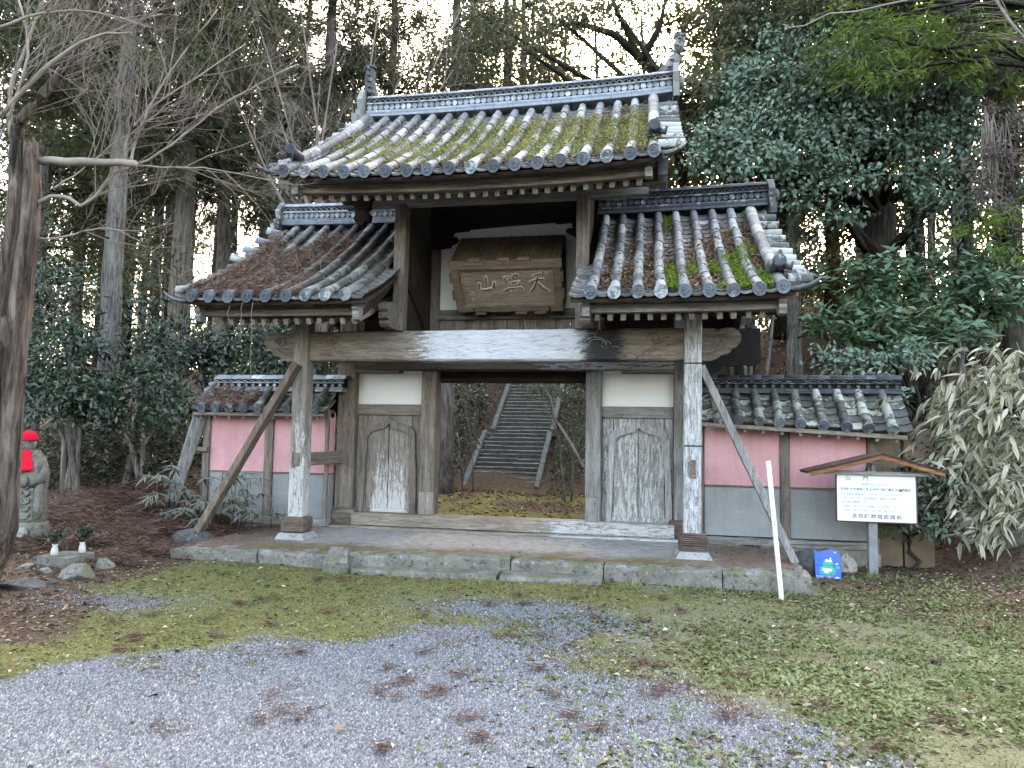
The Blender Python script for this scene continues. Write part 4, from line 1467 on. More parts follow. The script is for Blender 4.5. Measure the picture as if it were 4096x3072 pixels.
for a in ((-.58, .58, -.118, -.103), (-.58, .58, -.62, -.604)):
    mb.box(a[0], a[1], .008, .05, a[2], a[3], .004)
for a in ((-.59, -.574), (.574, .59)):
    mb.box(a[0], a[1], .008, .05, -.61, -.11, .004)
mb.build('inner_moulding', PF, pq)
for x in (-.45, .50):
    mb = MB(); mb.box(x-.012, x+.012, -.012, .03, -.74, -.64, .003); mb.tube([(x-.025, -.01, -.735), (x-.015, -.015, -.76), (x+.015, -.015, -.76), (x+.025, -.01, -.735)], .008, 6)
    mb.build('hook', M['iron'], pq)


def text_mesh(body, size, extrude=.003, offset=0., sx=1.):
    c = bpy.data.curves.new('t', 'FONT')
    c.body = body
    c.size = size
    c.extrude = extrude
    c.offset = offset
    c.align_x, c.align_y = 'CENTER', 'CENTER'
    o = bpy.data.objects.new('t', c)
    COL.objects.link(o)
    dg = bpy.context.evaluated_depsgraph_get()
    dg.update()
    me = bpy.data.meshes.new_from_object(o.evaluated_get(dg))
    bpy.data.objects.remove(o)
    if sx != 1.:
        me.transform(Matrix.Diagonal((sx, 1, 1, 1)))
    return me


def put_text(body, size, parent, Mx, mat, name='lettering', extrude=.003, offset=0., sx=1.):
    me = text_mesh(body, size, extrude, offset, sx)
    me.materials.clear(); me.materials.append(mat)
    return place(me, name, parent, Mx)


M['carve_pale'] = plain('carved_edge', (.62, .51, .43), .8, .25, 20)
M['carve_dark'] = plain('carved_groove', (.15, .085, .06), .8, .3, 20)
RX = Matrix.Rotation(PI/2, 4, 'X')


def brush(strokes, o, sc, parent):
    """brush-written character cut into the board: pale rounded edge and a darker sunk middle"""
    a, b_ = MB(), MB()
    for st in strokes:
        pts = [Vector((o[0]+(p[0]-.5)*sc, .048, o[1]+(p[1]-.5)*sc)) for p in st]
        w = [(p[2] if len(p) > 2 else .055)*sc*1.35 for p in st]
        fine, fw_ = [], []
        for i in range(len(pts)-1):
            for k in range(4):
                t = k/4
                fine.append(pts[i].lerp(pts[i+1], t)); fw_.append(w[i]*(1-t)+w[i+1]*t)
        fine.append(pts[-1]); fw_.append(w[-1])
        a.tube(fine, fw_, 8)
        b_.tube([q-Vector((0, .010, 0)) for q in fine[1:-1]] if len(fine) > 4 else fine, [x*.45 for x in (fw_[1:-1] if len(fine) > 4 else fw_)], 6)
    a.v = [(x, .048+(y-.048)*.28, z) for x, y, z in a.v]
    b_.v = [(x, .0455+(y-.038)*.15-.004, z) for x, y, z in b_.v]
    p = a.build('carved_character', M['carve_pale'], parent, True)
    b_.build('carved_groove', M['carve_dark'], p, True)


# characters for mountain, shine, heaven, as written on the board from left to right
brush([[(.47, .95, .06), (.47, .6, .075), (.44, .38, .07)], [(.15, .62, .07), (.08, .35, .08), (.15, .18, .09), (.45, .20, .07), (.70, .28, .06)], [(.85, .66, .065), (.82, .4, .085), (.72, .26, .07)]], (-.25, -.33), .265, pq)
brush([[(.20, .88, .06), (.12, .62, .05)], [(.16, .84, .05), (.40, .86, .05), (.38, .6, .055)], [(.14, .72, .04), (.36, .72, .04)], [(.5, .92, .05), (.80, .95, .065), (.74, .74, .055)], [(.62, .92, .05), (.5, .72, .04)], [(.3, .52, .045), (.9, .62, .055)], [(.42, .58, .045), (.36, .36, .055), (.8, .42, .055), (.86, .6, .045)], [(.4, .46, .035), (.82, .52, .035)], [(.05, .10, .05), (.3, .24, .055), (.9, .30, .06), (.98, .12, .065)], [(.36, .14, .045), (.42, .06, .035)], [(.58, .18, .045), (.66, .08, .035)]], (.06, -.33), .265, pq)
brush([[(.28, .86, .05), (.55, .94, .06), (.72, .98, .05)], [(.12, .56, .055), (.5, .68, .06), (.84, .70, .055)], [(.55, .96, .06), (.48, .6, .065), (.3, .25, .06), (.08, .04, .03)], [(.48, .56, .05), (.68, .28, .085), (1.05, .02, .04)]], (.375, -.33), .27, pq)
put_text('照', .05, pq, Matrix.Translation((.49, .048, -.20)) @ RX, M['carve_pale'], 'small_seal', .002)
put_text('印', .07, pq, Matrix.Translation((-.46, .048, -.46)) @ RX, M['carve_pale'], 'small_seal', .002)
put_text('印', .055, pq, Matrix.Translation((-.45, .048, -.545)) @ RX, M['carve_pale'], 'small_seal', .002)

# roofed notice board
nb = empty('notice_board', (4.05, .42, -.17))
tag(nb, 'white notice board with black writing on one post under a small gabled roof', 'notice board')
N0 = -Vector(nb.location)


def nb_(mb, name, mat):
    o = mb.build(name, mat, nb); o.location = N0
    return o


M['white_board'] = plain('white_board', (.82, .83, .82), .45, .03, 3, .4, .03)
M['ink'] = plain('ink', (.03, .045, .055), .7, .2)
M['ink_faded'] = plain('faded_ink', (.30, .36, .36), .7, .2)
M['purple_frame'] = plain('board_frame', (.10, .075, .095), .7, .2)
M['post_concrete'] = plain('concrete_post', (.24, .245, .25), .9, .25, 8)
M['orange_wood'] = wood('orange_roof_edge', 'x', (.30, .12, .055), (.50, .24, .12))
M['roof_brown'] = wood('sign_roof', 'x', (.07, .045, .035), (.17, .11, .085))
mb = MB(); mb.box(4.0, 4.088, .43, .515, -.3, .93, .006, 8, .0015); nb_(mb, 'post', M['post_concrete'])
mb = MB(); mb.box(3.69, 4.455, .408, .424, .38, .886, .003); bo = nb_(mb, 'board', M['white_board'])
mb = MB()
for a in ((3.682, 4.463, .884, .894), (3.682, 4.463, .370, .381)):
    mb.box(a[0], a[1], .398, .43, a[2], a[3], .002)
for a in ((3.682, 3.691), (4.454, 4.463)):
    mb.box(a[0], a[1], .398, .43, .38, .885, .002)
nb_(mb, 'board_frame', M['purple_frame'])
mb = MB(); mb.box(3.56, 4.58, .36, .50, .862, .90, .004, 6, .001); mb.box(4.0, 4.09, .34, .52, .985, 1.03, .004); mb.box(4.03, 4.06, .40, .45, .9, .99, .003); nb_(mb, 'roof_bearer', M['grey_x'])
pk = (4.095, 1.062)
for s, xe, ze_ in ((-1, 3.37, .865), (1, 4.70, .892)):
    d = Vector((xe-pk[0], 0, ze_-pk[1]))
    n_ = Vector((-d.z, 0, d.x)).normalized()*(1 if s > 0 else -1)
    mb = MB(); mb.beam((pk[0], .43, pk[1]+.012), (xe, .43, ze_+.012), .36, .018, .003, 8, .001); rfp = nb_(mb, 'roof_board', M['roof_brown'])
    mb = MB(); mb.beam((pk[0], .245, pk[1]-.012), (xe+.03*-s, .245, ze_-.008), .014, .034, .003, 4, .0005); nb_(mb, 'roof_edge', M['orange_wood'])
    for k in range(6):
        q0, q1 = k/6, (k+1)/6
        mb = MB(); mb.beam((pk[0]+d.x*q0, .43, pk[1]+d.z*q0+.028), (pk[0]+d.x*q1+.012*s, .43, pk[1]+d.z*q1+.024), .38, .007, .001, 2, .001); nb_(mb, 'roof_shingle', M['roof_brown'])
tx = lambda u, v: (3.69+(u-440)/945*.765, .883-(v-270)/570*.505)


def line(body, u, v, size, mat='ink', sx=1.):
    x, z = tx(u, v)
    put_text(body, size, nb, Matrix.Translation(N0+Vector((x, .4065, z))) @ RX, M[mat], 'lettering', .0006, .0, sx)


line('山', 578, 338, .052); line('門', 790, 340, .052)
line('桧皮77m  巾11m', 890, 407, .030, 'ink_faded', 1.1)
line('多気町大字神坂に在る古門で県下最も文化公園内', 905, 465, .031, 'ink', 1.0)
line('丹生大師の表参道に在り門をくぐる山門である', 850, 524, .027, 'ink_faded', 1.05)
line('県下山の一門、国宝薬師、本尊大日如来', 840, 570, .027, 'ink_faded', 1.05)
line('その他の建築、あり', 660, 614, .027, 'ink_faded', 1.1)
line('本堂も、第二の門の両脇仁王の四世の、あり', 850, 664, .025, 'ink_faded', 1.1)
line('境内、県の文化財、古い塔と桜である', 840, 712, .027, 'ink_faded', 1.1)
line('多気町教育委員会', 915, 780, .050, 'ink', 1.22)

# thin white pole
mb = MB(); mb.tube([(2.885, -1.03, -.3), (2.875, -1.03, -.1), (2.83, -1.02, .45), (2.785, -1.0, 1.02)], [.021, .021, .0205, .02], 12)
wpole = thing(mb, 'white_pole', plain('white_paint', (.82, .82, .83), .5, .06, 8, .4, .05), 'thin leaning white pole in front of the right diagonal brace', 'pole', smooth=True)
mb = MB(); mb.tube([(2.785, -1.0, 1.0), (2.785, -1.0, 1.021)], [.017, .017], 10); mb.tube([(2.826, -1.042, .47), (2.826, -1.046, .47)], .006, 6)
mb.build('hole', M['void'], wpole)

# little blue board with a green frog
fg = empty('frog_board', (3.52, .08, -.17))
tag(fg, 'small blue painted board showing a green frog, propped on a stone beside the notice board', 'sign board')
F0 = Matrix.Rotation(math.radians(-5), 4, 'X')
fp = lambda u, v: (-.122+(u-185)/315*.245, .005+(1550-v)/365*.285)


def fb_(mb, name, mat, parent=fg):
    o = mb.build(name, mat, parent); o.matrix_local = F0
    return o


def flat(pts, y0, y1):
    mb = MB(); mb.prism([fp(*p) for p in pts][::-1], 'y', y0, y1)
    return mb


def ell(cx, cy, rx, ry, n=16, rot=0):
    return [(cx+rx*math.cos(2*PI*k/n)*math.cos(rot)-ry*math.sin(2*PI*k/n)*math.sin(rot), cy+rx*math.cos(2*PI*k/n)*math.sin(rot)+ry*math.sin(2*PI*k/n)*math.cos(rot)) for k in range(n)]


C_ = lambda n, c: plain(n, c, .5, .08, 10, .4, .03)
FB, FGN, FW, FR, FDK = C_('sign_blue', (.028, .15, .62)), C_('frog_green', (.03, .42, .30)), C_('sign_white', (.75, .8, .85)), C_('sign_red', (.55, .05, .12)), C_('sign_line', (.01, .08, .16))
fb_(flat([(182, 1195), (215, 1225), (250, 1218), (290, 1205), (335, 1195), (372, 1185), (405, 1180), (440, 1200), (488, 1240), (500, 1550), (440, 1548), (380, 1555), (300, 1548), (190, 1545)], 0, .014), 'board', FB)
frog = fb_(flat([(275, 1385), (290, 1340), (330, 1320), (375, 1318), (405, 1345), (405, 1385), (390, 1400), (425, 1420), (432, 1460), (410, 1478), (445, 1468), (425, 1495), (395, 1505), (300, 1505), (250, 1490), (232, 1465), (245, 1440), (240, 1418), (285, 1402)], -.003, 0), 'frog_figure', FGN)
for u in (328, 368):
    fb_(flat(ell(u, 1328, 20, 19), -.0045, -.001), 'eye', FW)
    fb_(flat(ell(u+3, 1328, 5, 6, 8), -.005, -.002), 'pupil', FDK)
fb_(flat([(272, 1418), (388, 1430), (386, 1462), (350, 1458), (340, 1482), (300, 1482), (285, 1460), (272, 1450)], -.0045, -.001), 'frog_belly', FW)
for pts in ([(280, 1378), (330, 1392), (385, 1388), (402, 1372)], [(240, 1470), (300, 1460), (290, 1500)], [(360, 1498), (400, 1470), (430, 1490)]):
    mb = MB(); mb.tube([(fp(*p)[0], -.0035, fp(*p)[1]) for p in pts], .0016, 4); fb_(mb, 'painted_line', FDK)
fb_(flat([(432, 1398), (450, 1385), (472, 1392), (482, 1410), (470, 1428), (440, 1424)], -.003, 0), 'small_frog', FGN)
for u, v in ((440, 1366), (455, 1360), (375, 1296), (430, 1222)):
    fb_(flat(ell(u, v, 11, 7, 10), -.003, 0), 'white_dot', FW)
for u, v, rx in ((215, 1385, 22), (235, 1315, 16)):
    mb = MB(); mb.tube([(fp(*p)[0], -.0025, fp(*p)[1]) for p in ell(u, v, rx, 12, 12)+[ell(u, v, rx, 12, 12)[0]]], .0012, 4); fb_(mb, 'bubble', FDK)
for body, u, v, sz, mt in (('はすて', 330, 1247, .038, FR), ('な', 440, 1278, .026, FR), ('いいまち', 415, 1335, .012, FR), ('ｶｴﾙ', 330, 1436, .016, FR), ('多気町天照山', 295, 1532, .026, FW)):
    x, z = fp(u, v)
    put_text(body, sz, fg, F0 @ Matrix.Translation((x, -.0025, z)) @ RX, mt, 'lettering', .0008, 0, 1.05)
fb_(flat([(405, 1545), (440, 1525), (480, 1530), (460, 1545)], -.003, 0), 'painted_ripple', FW)


# ---- stones
def rock(name, c, r, mat, label, seed, group=None, flatten=0., sub=3, ang=.35, cat='stone'):
    import bmesh
    bm = bmesh.new()
    bmesh.ops.create_icosphere(bm, subdivisions=sub, radius=1)
    rs = random.Random(seed)
    planes = [(Vector((rs.uniform(-1, 1), rs.uniform(-1, 1), rs.uniform(-1, 1))).normalized(), rs.uniform(.5, .82)) for _ in range(11)]
    planes.append((Vector((rs.uniform(-.15, .15), rs.uniform(-.15, .15), 1)).normalized(), 1-flatten))
    for v in bm.verts:
        p = v.co.copy()
        for n, d in planes:
            e = p.dot(n)-d
            if e > 0: p -= n*e*.92
        p += Vector((rs.uniform(-1, 1), rs.uniform(-1, 1), rs.uniform(-1, 1)))*.03
        v.co = Vector((p.x*r[0], p.y*r[1], p.z*r[2]))
    m = bpy.data.meshes.new(name)
    bm.to_mesh(m); bm.free()
    m.materials.append(mat)
    m.polygons.foreach_set('use_smooth', [True]*len(m.polygons))
    try: m.set_sharp_from_angle(angle=ang)
    except Exception: pass
    o = bpy.data.objects.new(name, m)
    o.location = c
    link(o)
    return tag(o, label, cat, group)


rock('boulder', (-3.23, -.33, -.03), (.31, .2, .17), M['stone_dark'], 'dark flat boulder under the foot of the left brown brace', 5, None, .35)
rock('boulder', (3.36, .28, -.06), (.19, .12, .2), M['stone_dark'], 'grey boulder behind the left side of the blue frog board', 8)
rock('boulder', (3.72, .24, -.07), (.115, .09, .135), M['stone_warm'], 'pale cut stone at the right edge of the blue frog board', 21)

# ================================================================== STONE FIGURE WITH RED CAP
js = empty('stone_statue', (-4.38, -1.40, -.1))
tag(js, 'weathered stone monk statue wearing a red cap and bib beside the old bare tree', 'statue')
J0 = -Vector(js.location)


def jp(mb, name, mat, parent=None, smooth=True):
    hd = name in ('head', 'face', 'knitted_cap')
    cx, sx, sy = (-4.42, .80, .88) if hd else (-4.38, .74, .84)
    nx_ = -4.455 if hd else -4.375
    if name == 'bib': cx, sx, sy, nx_ = -4.40, 1.05, .9, -4.44
    mb.v = [(nx_+(x-cx)*sx, -1.4+(y+1.4)*sy, z) for x, y, z in mb.v]
    o = mb.build(name, mat, parent or js, smooth)
    if parent is None: o.location = J0
    return o


def ering(cx, cy, z, rx, ry, n=20, wav=0, ph=0):
    return [(cx+rx*math.cos(2*PI*k/n)*(1+wav*math.cos(6*2*PI*k/n+ph)), cy+ry*math.sin(2*PI*k/n)*(1+wav*math.cos(6*2*PI*k/n+ph)), z) for k in range(n)]


mb = MB()
mb.loft([ering(-4.38, -1.4, z, rx, ry, 24, wv) for z, rx, ry, wv in ((.24, .20, .15, .03), (.30, .205, .155, .05), (.42, .19, .14, .05), (.55, .185, .135, .04), (.66, .20, .14, .03), (.74, .205, .145, .02), (.82, .175, .125, .01), (.90, .13, .10, 0), (.94, .07, .07, 0), (.97, .055, .055, 0))])
bodyo = jp(mb, 'robed_body', M['statue'])
mb = MB()
for k in range(5):
    z = .34+.075*k; w = .085-.006*k
    mb.tube([(-4.34+w*math.cos(PI+PI*i/8), -1.535-.012*math.sin(PI*i/8), z+.05*math.sin(PI+PI*i/8)) for i in range(9)], .012, 6)
for s in (-1, 1):       # sleeves hanging from the joined hands
    mb.tube([(-4.38+s*.16, -1.43, .80), (-4.38+s*.20, -1.47, .68), (-4.38+s*.12, -1.55, .63)], [.06, .055, .04], 10)
    mb.loft([ering(-4.38+s*.165, -1.47, z, rx, .05, 10) for z, rx in ((.66, .05), (.5, .055), (.36, .06), (.29, .045))])
mb.loft([ering(-4.36, -1.555, z, rx, ry, 12) for z, rx, ry in ((.60, .03, .02), (.63, .055, .035), (.67, .06, .04), (.70, .045, .03))])
jp(mb, 'sleeves_and_folds', M['statue'])
mb = MB()
mb.loft([ering(-4.42, -1.41+dy, z, rx, ry, 18) for z, rx, ry, dy in ((.945, .04, .04, 0), (.955, .06, .065, -.004), (.985, .076, .082, -.006), (1.02, .084, .09, -.004), (1.06, .086, .092, 0), (1.10, .078, .085, 0), (1.135, .055, .06, 0), (1.15, .02, .02, 0))])
head = jp(mb, 'head', M['statue'])
mb = MB()
mb.tube([(-4.42, -1.495, 1.045), (-4.42, -1.512, 1.02), (-4.42, -1.505, 1.008)], [.008, .013, .008], 6)
for s in (-1, 1):
    mb.tube([(-4.42+s*.018, -1.497, 1.045), (-4.42+s*.034, -1.493, 1.041), (-4.42+s*.05, -1.482, 1.045)], .005, 5)
    mb.tube([(-4.42+s*.015, -1.496, 1.062), (-4.42+s*.034, -1.493, 1.068), (-4.42+s*.055, -1.478, 1.062)], .004, 5)
    mb.tube([(-4.42+s*.085, -1.40, 1.055), (-4.42+s*.092, -1.405, 1.03), (-4.42+s*.085, -1.41, .985)], [.012, .014, .012], 6)
mb.tube([(-4.44, -1.494, .988), (-4.42, -1.499, .985), (-4.40, -1.494, .988)], .005, 5)
jp(mb, 'face', M['statue'])
RED = plain('red_cloth', (.62, .012, .035), .9, .12, 14, .15, .3)
mb = MB()
mb.loft([ering(-4.42, -1.41, z, rx, ry, 20, .012, i) for i, (z, rx, ry) in enumerate(((1.062, .094, .10), (1.072, .097, .103), (1.085, .094, .10), (1.12, .084, .09), (1.15, .06, .064), (1.165, .02, .022)))])
jp(mb, 'knitted_cap', RED)
mb = MB()
rows_ = []
for i in range(9):
    t = i/8
    z = .965-.21*t
    w = .07+.075*t
    rows_.append([(-4.40+w*(2*k/10-1)+.02*t, -1.475-.075*t-.035*math.sin(PI*k/10)+.006*math.sin(k*2.1+i), z+.02*(2*k/10-1)**2*t) for k in range(11)])
V = [p for r in rows_ for p in r]+[(x, y+.008, z) for r in rows_ for x, y, z in r]
n = 99
fs = []
for i in range(8):
    for k in range(10):
        a = i*11+k
        fs += [(a, a+11, a+12, a+1), (n+a, n+a+1, n+a+12, n+a+11)]
for i in range(8):
    fs += [(i*11, n+i*11, n+i*11+11, i*11+11), (i*11+10, i*11+21, n+i*11+21, n+i*11+10)]
for k in range(10):
    fs += [(k, k+1, n+k+1, n+k), (88+k, n+88+k, n+89+k, 89+k)]
mb.add(V, fs)
mb.tube(ering(-4.42, -1.41, .958, .072, .075, 16)+[ering(-4.42, -1.41, .958, .072, .075, 16)[0]], .009, 5)
jp(mb, 'bib', RED)
mb = MB()
mb.loft([ering(-4.36, -1.4, z, rx, ry, 16, .03, z*9) for z, rx, ry in ((.09, .21, .17), (.16, .22, .18), (.22, .2, .16), (.255, .19, .15))])
ped = jp(mb, 'pedestal', M['statue'])
mb = MB(); mb.prism([(-4.36, .19), (-4.31, .215), (-4.265, .20), (-4.26, .15), (-4.285, .12), (-4.35, .13)], 'y', -1.592, -1.55)
mb.build('pale_patch', M['stone_pale'], ped)
rock('boulder', (-4.36, -1.4, -.02), (.21, .19, .15), M['stone'], 'lichen spotted boulder carrying the stone statue', 33, None, .3)

# offering slab, vases, surrounding rocks
mb = MB(); mb.box(-3.80, -3.47, -1.93, -1.57, -.085, .015, .01, 6, .003)
thing(mb, 'offering_slab', M['statue'], 'rectangular stone slab with two flower vases in front of the statue', 'slab')
def leaves(P, D_, N_, L, Wd, tint, fold=.18):
    """diamond leaves with a folded midrib: base, left, tip, right"""
    P = np.asarray(P, float); D_ = np.asarray(D_, float); N_ = np.asarray(N_, float)
    D_ = D_/np.maximum(np.linalg.norm(D_, axis=1, keepdims=True), 1e-6)
    S = np.cross(D_, N_); S /= np.maximum(np.linalg.norm(S, axis=1, keepdims=True), 1e-6)
    U = np.cross(S, D_)
    L = np.asarray(L)[:, None]; Wd = np.asarray(Wd)[:, None]
    mid = P+D_*L*.45+U*Wd*fold
    V = np.stack([P, mid+S*Wd*.5, P+D_*L-U*Wd*.2, mid-S*Wd*.5], 1).reshape(-1, 3)
    n = len(P)
    F_ = np.arange(n*4, dtype=np.int32).reshape(n, 4)
    return V, F_, np.repeat(np.asarray(tint), 4)


VW = plain('white_vase', (.62, .61, .58), .4, .08, 8, .5, .05)


def vase(x, y, z, label, tilt, seed):
    v = MB()
    v.lathe([(.022, 0), (.03, .01), (.032, .04), (.024, .075), (.02, .09), (.026, .105), (.02, .105), (.015, .09)], 14)
    o = v.build('flower_vase', VW, None, True)
    o.location = (x, y, z)
    tag(o, label, 'vase', 'white vases on the offering slab')
    o.rotation_euler = (0, tilt, 0)
    rs = random.Random(seed)
    P, D_, N_ = [], [], []
    st = MB()
    for k in range(9):
        a = rs.uniform(0, 2*PI); l = rs.uniform(.08, .16)
        e = Vector((math.cos(a)*.07, math.sin(a)*.05, .10+l))
        st.tube([(0, 0, .07), (e.x*.4, e.y*.4, .10+l*.5), e], .002, 4)
        for q in range(9):
            t = rs.uniform(.35, 1.05)
            P.append(Vector((e.x*t, e.y*t, .10+l*t))); D_.append(Vector((rs.uniform(-1, 1), rs.uniform(-1, 1), rs.uniform(-.3, .7))).normalized())
    sp = st.build('evergreen_sprig', M['bark_dark']); tag(sp, 'dark evergreen sprig standing in the '+('left' if seed == 1 else 'right')+' vase on the slab', 'sprig', 'sprigs in the vases')
    sp.location = (x, y, z)
    V_, F_, T_ = leaves(np.array(P), np.array(D_), np.random.default_rng(seed).normal(0, 1, (len(P), 3)), np.full(len(P), .05), np.full(len(P), .022), np.random.default_rng(seed).random(len(P))*.6)
    npmesh('leaf_cluster', V_, F_, M['leaf_camellia'], sp, False, {'tint': T_})


vase(-3.66, -1.85, .015, 'white vase leaning slightly at the left end of the offering slab', .08, 1)
vase(-3.53, -1.66, .015, 'white vase upright at the right end of the offering slab', -.03, 2)
for c, r, lab, sd, mt in (((-3.24, -2.02, -.10), (.17, .12, .115), 'large flat grey rock lowest of the rocks before the offering slab', 3, 'stone'),
                          ((-3.56, -2.03, -.10), (.085, .07, .06), 'small rounded pale rock under the left end of the offering slab', 4, 'stone_warm'),
                          ((-3.28, -1.66, -.09), (.14, .11, .10), 'angular grey rock at the right end of the offering slab', 6, 'stone'),
                          ((-3.16, -1.47, -.09), (.09, .08, .07), 'pale rock outermost to the right of the offering slab', 7, 'stone'),
                          ((-3.50, -2.38, -.14), (.26, .13, .07), 'low flat rock at the foot of the old bare tree', 9, 'stone_dark'),
                          ((-3.86, -1.95, -.10), (.13, .10, .08), 'grey rock below the statue, left under the offering slab', 12, 'stone'),
                          ((-3.31, -2.22, -.14), (.06, .05, .05), 'smallest dark rock wedged between the flat rocks', 14, 'stone_dark')):
    rock('rock', c, r, M[mt], lab, sd, 'rocks in front of the statue', .25)

# ================================================================== VEGETATION
def gzf(x, y):
    return float(gz(x, y))


PXM = 2838.7114*.54004          # photograph pixels (2212 wide) per metre at one metre


def blob(dx, dy, Y, rx, ry):
    """foliage clump measured in the photograph: centre, and radii in metres at its distance"""
    c = ray_at(dx, dy, Y)
    d = (c-CAM).dot(fw)/PXM
    return c, rx*d, ry*d


def crown_arrays(clumps, L, W, cov, style='broad', seed=0, per=26, spread=1., tint_lo=.15, tint_hi=.85):
    """leaf positions grouped in small sprays spread through the clumps; returns vertex, face and tint arrays"""
    g = np.random.default_rng(seed)
    VV, FF, TT = [], [], []
    off = 0
    for c, rx, ry in clumps:
        area = PI*rx*ry
        n = int(cov*area/(L*W*.5*.55))
        m = max(3, n//per)
        u = g.normal(0, 1, (m, 3)); u /= np.linalg.norm(u, axis=1, keepdims=True)
        rad = g.random(m)**(1/2.4)
        cen = np.array(c)+u*rad[:, None]*np.array([rx, min(rx, ry)*1.05, ry])
        k = per
        base = np.repeat(cen, k, 0)
        outw = np.repeat(u, k, 0)
        tb = np.repeat(tint_lo+(tint_hi-tint_lo)*g.random(m), k)
        N = m*k
        sg = L*1.5*spread
        if style == 'broad':
            P = base+g.normal(0, 1, (N, 3))*np.array([sg, sg, sg*.45])
            D_ = outw*.7+g.normal(0, .7, (N, 3)); D_[:, 2] -= .25
            Nn = g.normal(0, .55, (N, 3)); Nn[:, 2] += .8; Nn[:, 1] -= .7      # leaves turn to the open sky over the yard
        elif style == 'needle':
            tl = g.random((N, 1))
            dirc = np.repeat(u*np.array([1, 1, .35])+g.normal(0, .3, (m, 3)), k, 0); dirc[:, 2] -= .35
            P = base+dirc*tl*L*2.6+g.normal(0, L*.4, (N, 3))
            D_ = dirc+g.normal(0, .5, (N, 3)); D_[:, 2] -= .3
            Nn = g.normal(0, 1, (N, 3))
        else:        # rosettes of larger leaves
            P = base+g.normal(0, 1, (N, 3))*L*.35
            a = g.random(N)*2*PI
            D_ = np.stack([np.cos(a), np.sin(a), g.normal(-.15, .45, N)], 1)+outw*.5
            Nn = g.normal(0, .4, (N, 3)); Nn[:, 2] += .9; Nn[:, 1] -= .6
        V, F_, T = leaves(P, D_, Nn, L*g.uniform(.7, 1.25, N), W*g.uniform(.75, 1.2, N), np.clip(tb+g.normal(0, .13, N), 0, 1))
        VV.append(V); FF.append(F_+off); TT.append(T); off += len(V)
    return np.concatenate(VV), np.concatenate(FF), np.concatenate(TT)


def wobble(p0, p1, n, a, rs):
    p0, p1 = Vector(p0), Vector(p1)
    return [p0.lerp(p1, k/n)+(Vector((rs.uniform(-a, a), rs.uniform(-a, a), rs.uniform(-a, a)*.3)) if 0 < k < n else Vector()) for k in range(n+1)]


def trunk_mb(p0, p1, r0, r1, seed, n=9, a=.05, flare=1.5):
    rs = random.Random(seed)
    pts = wobble(p0, p1, n, a, rs)
    rad = [(r0+(r1-r0)*k/n)*(flare if k == 0 else 1)*rs.uniform(.95, 1.05) for k in range(n+1)]
    mb = MB(); mb.tube(pts, rad, 11)
    return mb, pts


def tree(name, base, top, r0, r1, clumps, lm, L, W, cov, label, cat='tree', style='broad', seed=1, bk='bark_dark', limbs=(), group=None, nl=None, a=.06, per=26):
    t = empty(name, base)
    tag(t, label, cat, group)
    inv = -Vector(base)
    def sub(o):
        o.location = inv
        return o
    mb, pts = trunk_mb(Vector(base)-Vector((0, 0, .25)), top, r0, r1, seed, a=a)
    sub(mb.build('trunk', M[bk], t, True))
    rs = random.Random(seed+5)
    lb = []
    for c, rx, ry in clumps[:nl]:
        q = min(pts, key=lambda p: (p-c).length+abs(p.z-(c.z-.5))*.4)
        mid = q.lerp(c, .5)+Vector((rs.uniform(-.2, .2), rs.uniform(-.2, .2), rs.uniform(.0, .3)))
        lb.append([q, mid, c+Vector((0, 0, ry*.3))])
    lb += [list(map(Vector, l)) for l in limbs]
    for l in lb:
        k = (r1+(r0-r1)*.3)
        mb = MB(); mb.tube(l, [max(.02, k*.5*(1-.75*i/(len(l)-1))) for i in range(len(l))], 6)
        sub(mb.build('limb', M[bk], t, True))
    V, F_, T = crown_arrays(clumps, L, W, cov, style, seed, per)
    sub(npmesh('crown', V, F_, M[lm], t, False, {'tint': T}))
    return t


# ---- tall cedars of the grove: trunk bare low down, drooping sprays above
def cedar(dx, dybase, Y, r, H, low, label, seed, bk='bark_cedar', lm='leaf_cedar', dens=1., wid=1., lean=0.):
    p = ray_at(dx, dybase, Y)
    base = Vector((p.x, Y, gzf(p.x, Y)))
    top = base+Vector((lean, 0, H))
    rs = random.Random(seed)
    t = empty('cedar_tree', base)
    tag(t, label, 'tree', 'cedars of the grove behind the gate')
    inv = -base
    mb, pts = trunk_mb(base-Vector((0, 0, .3)), top, r, r*.3, seed, 12, .03, 1.35)
    o = mb.build('trunk', M[bk], t, True); o.location = inv
    cl, br = [], MB()
    z = low
    while z < H:
        f = (z-low)/(H-low)
        for k in range(3):
            a = rs.uniform(0, 2*PI)
            ln = (2.1*(1-f)+.5)*rs.uniform(.6, 1.15)*wid
            q = base.lerp(top, z/H)
            d = Vector((math.cos(a), math.sin(a), 0))
            e = q+d*ln+Vector((0, 0, .25*ln-.30*ln*ln*.35))
            br.tube([q, q+d*ln*.5+Vector((0, 0, .13*ln)), e], [.035, .025, .01], 4)
            for s_ in (.55, .85, 1.):
                cl.append((q.lerp(e, s_)+Vector((0, 0, -.1)), .42*ln**.5*rs.uniform(.7, 1.2), .26*rs.uniform(.7, 1.3)))
        z += rs.uniform(.4, .62)
    for q_ in range(7):      # a few dead stubs on the clear trunk
        z = rs.uniform(1.2, low); a = rs.uniform(0, 2*PI); q = base.lerp(top, z/H)
        br.tube([q, q+Vector((math.cos(a)*.8, math.sin(a)*.8, rs.uniform(-.2, .1)))*rs.uniform(.4, 1.3)], [.025, .006], 4)
    o = br.build('branches', M['bark_dark'], t, True); o.location = inv; tag(o, kind='stuff')
    V, F_, T = crown_arrays(cl, .17, .042, 1.0*dens, 'needle', seed, 22)
    o = npmesh('crown', V, F_, M[lm], t, False, {'tint': T}); o.location = inv
    return t


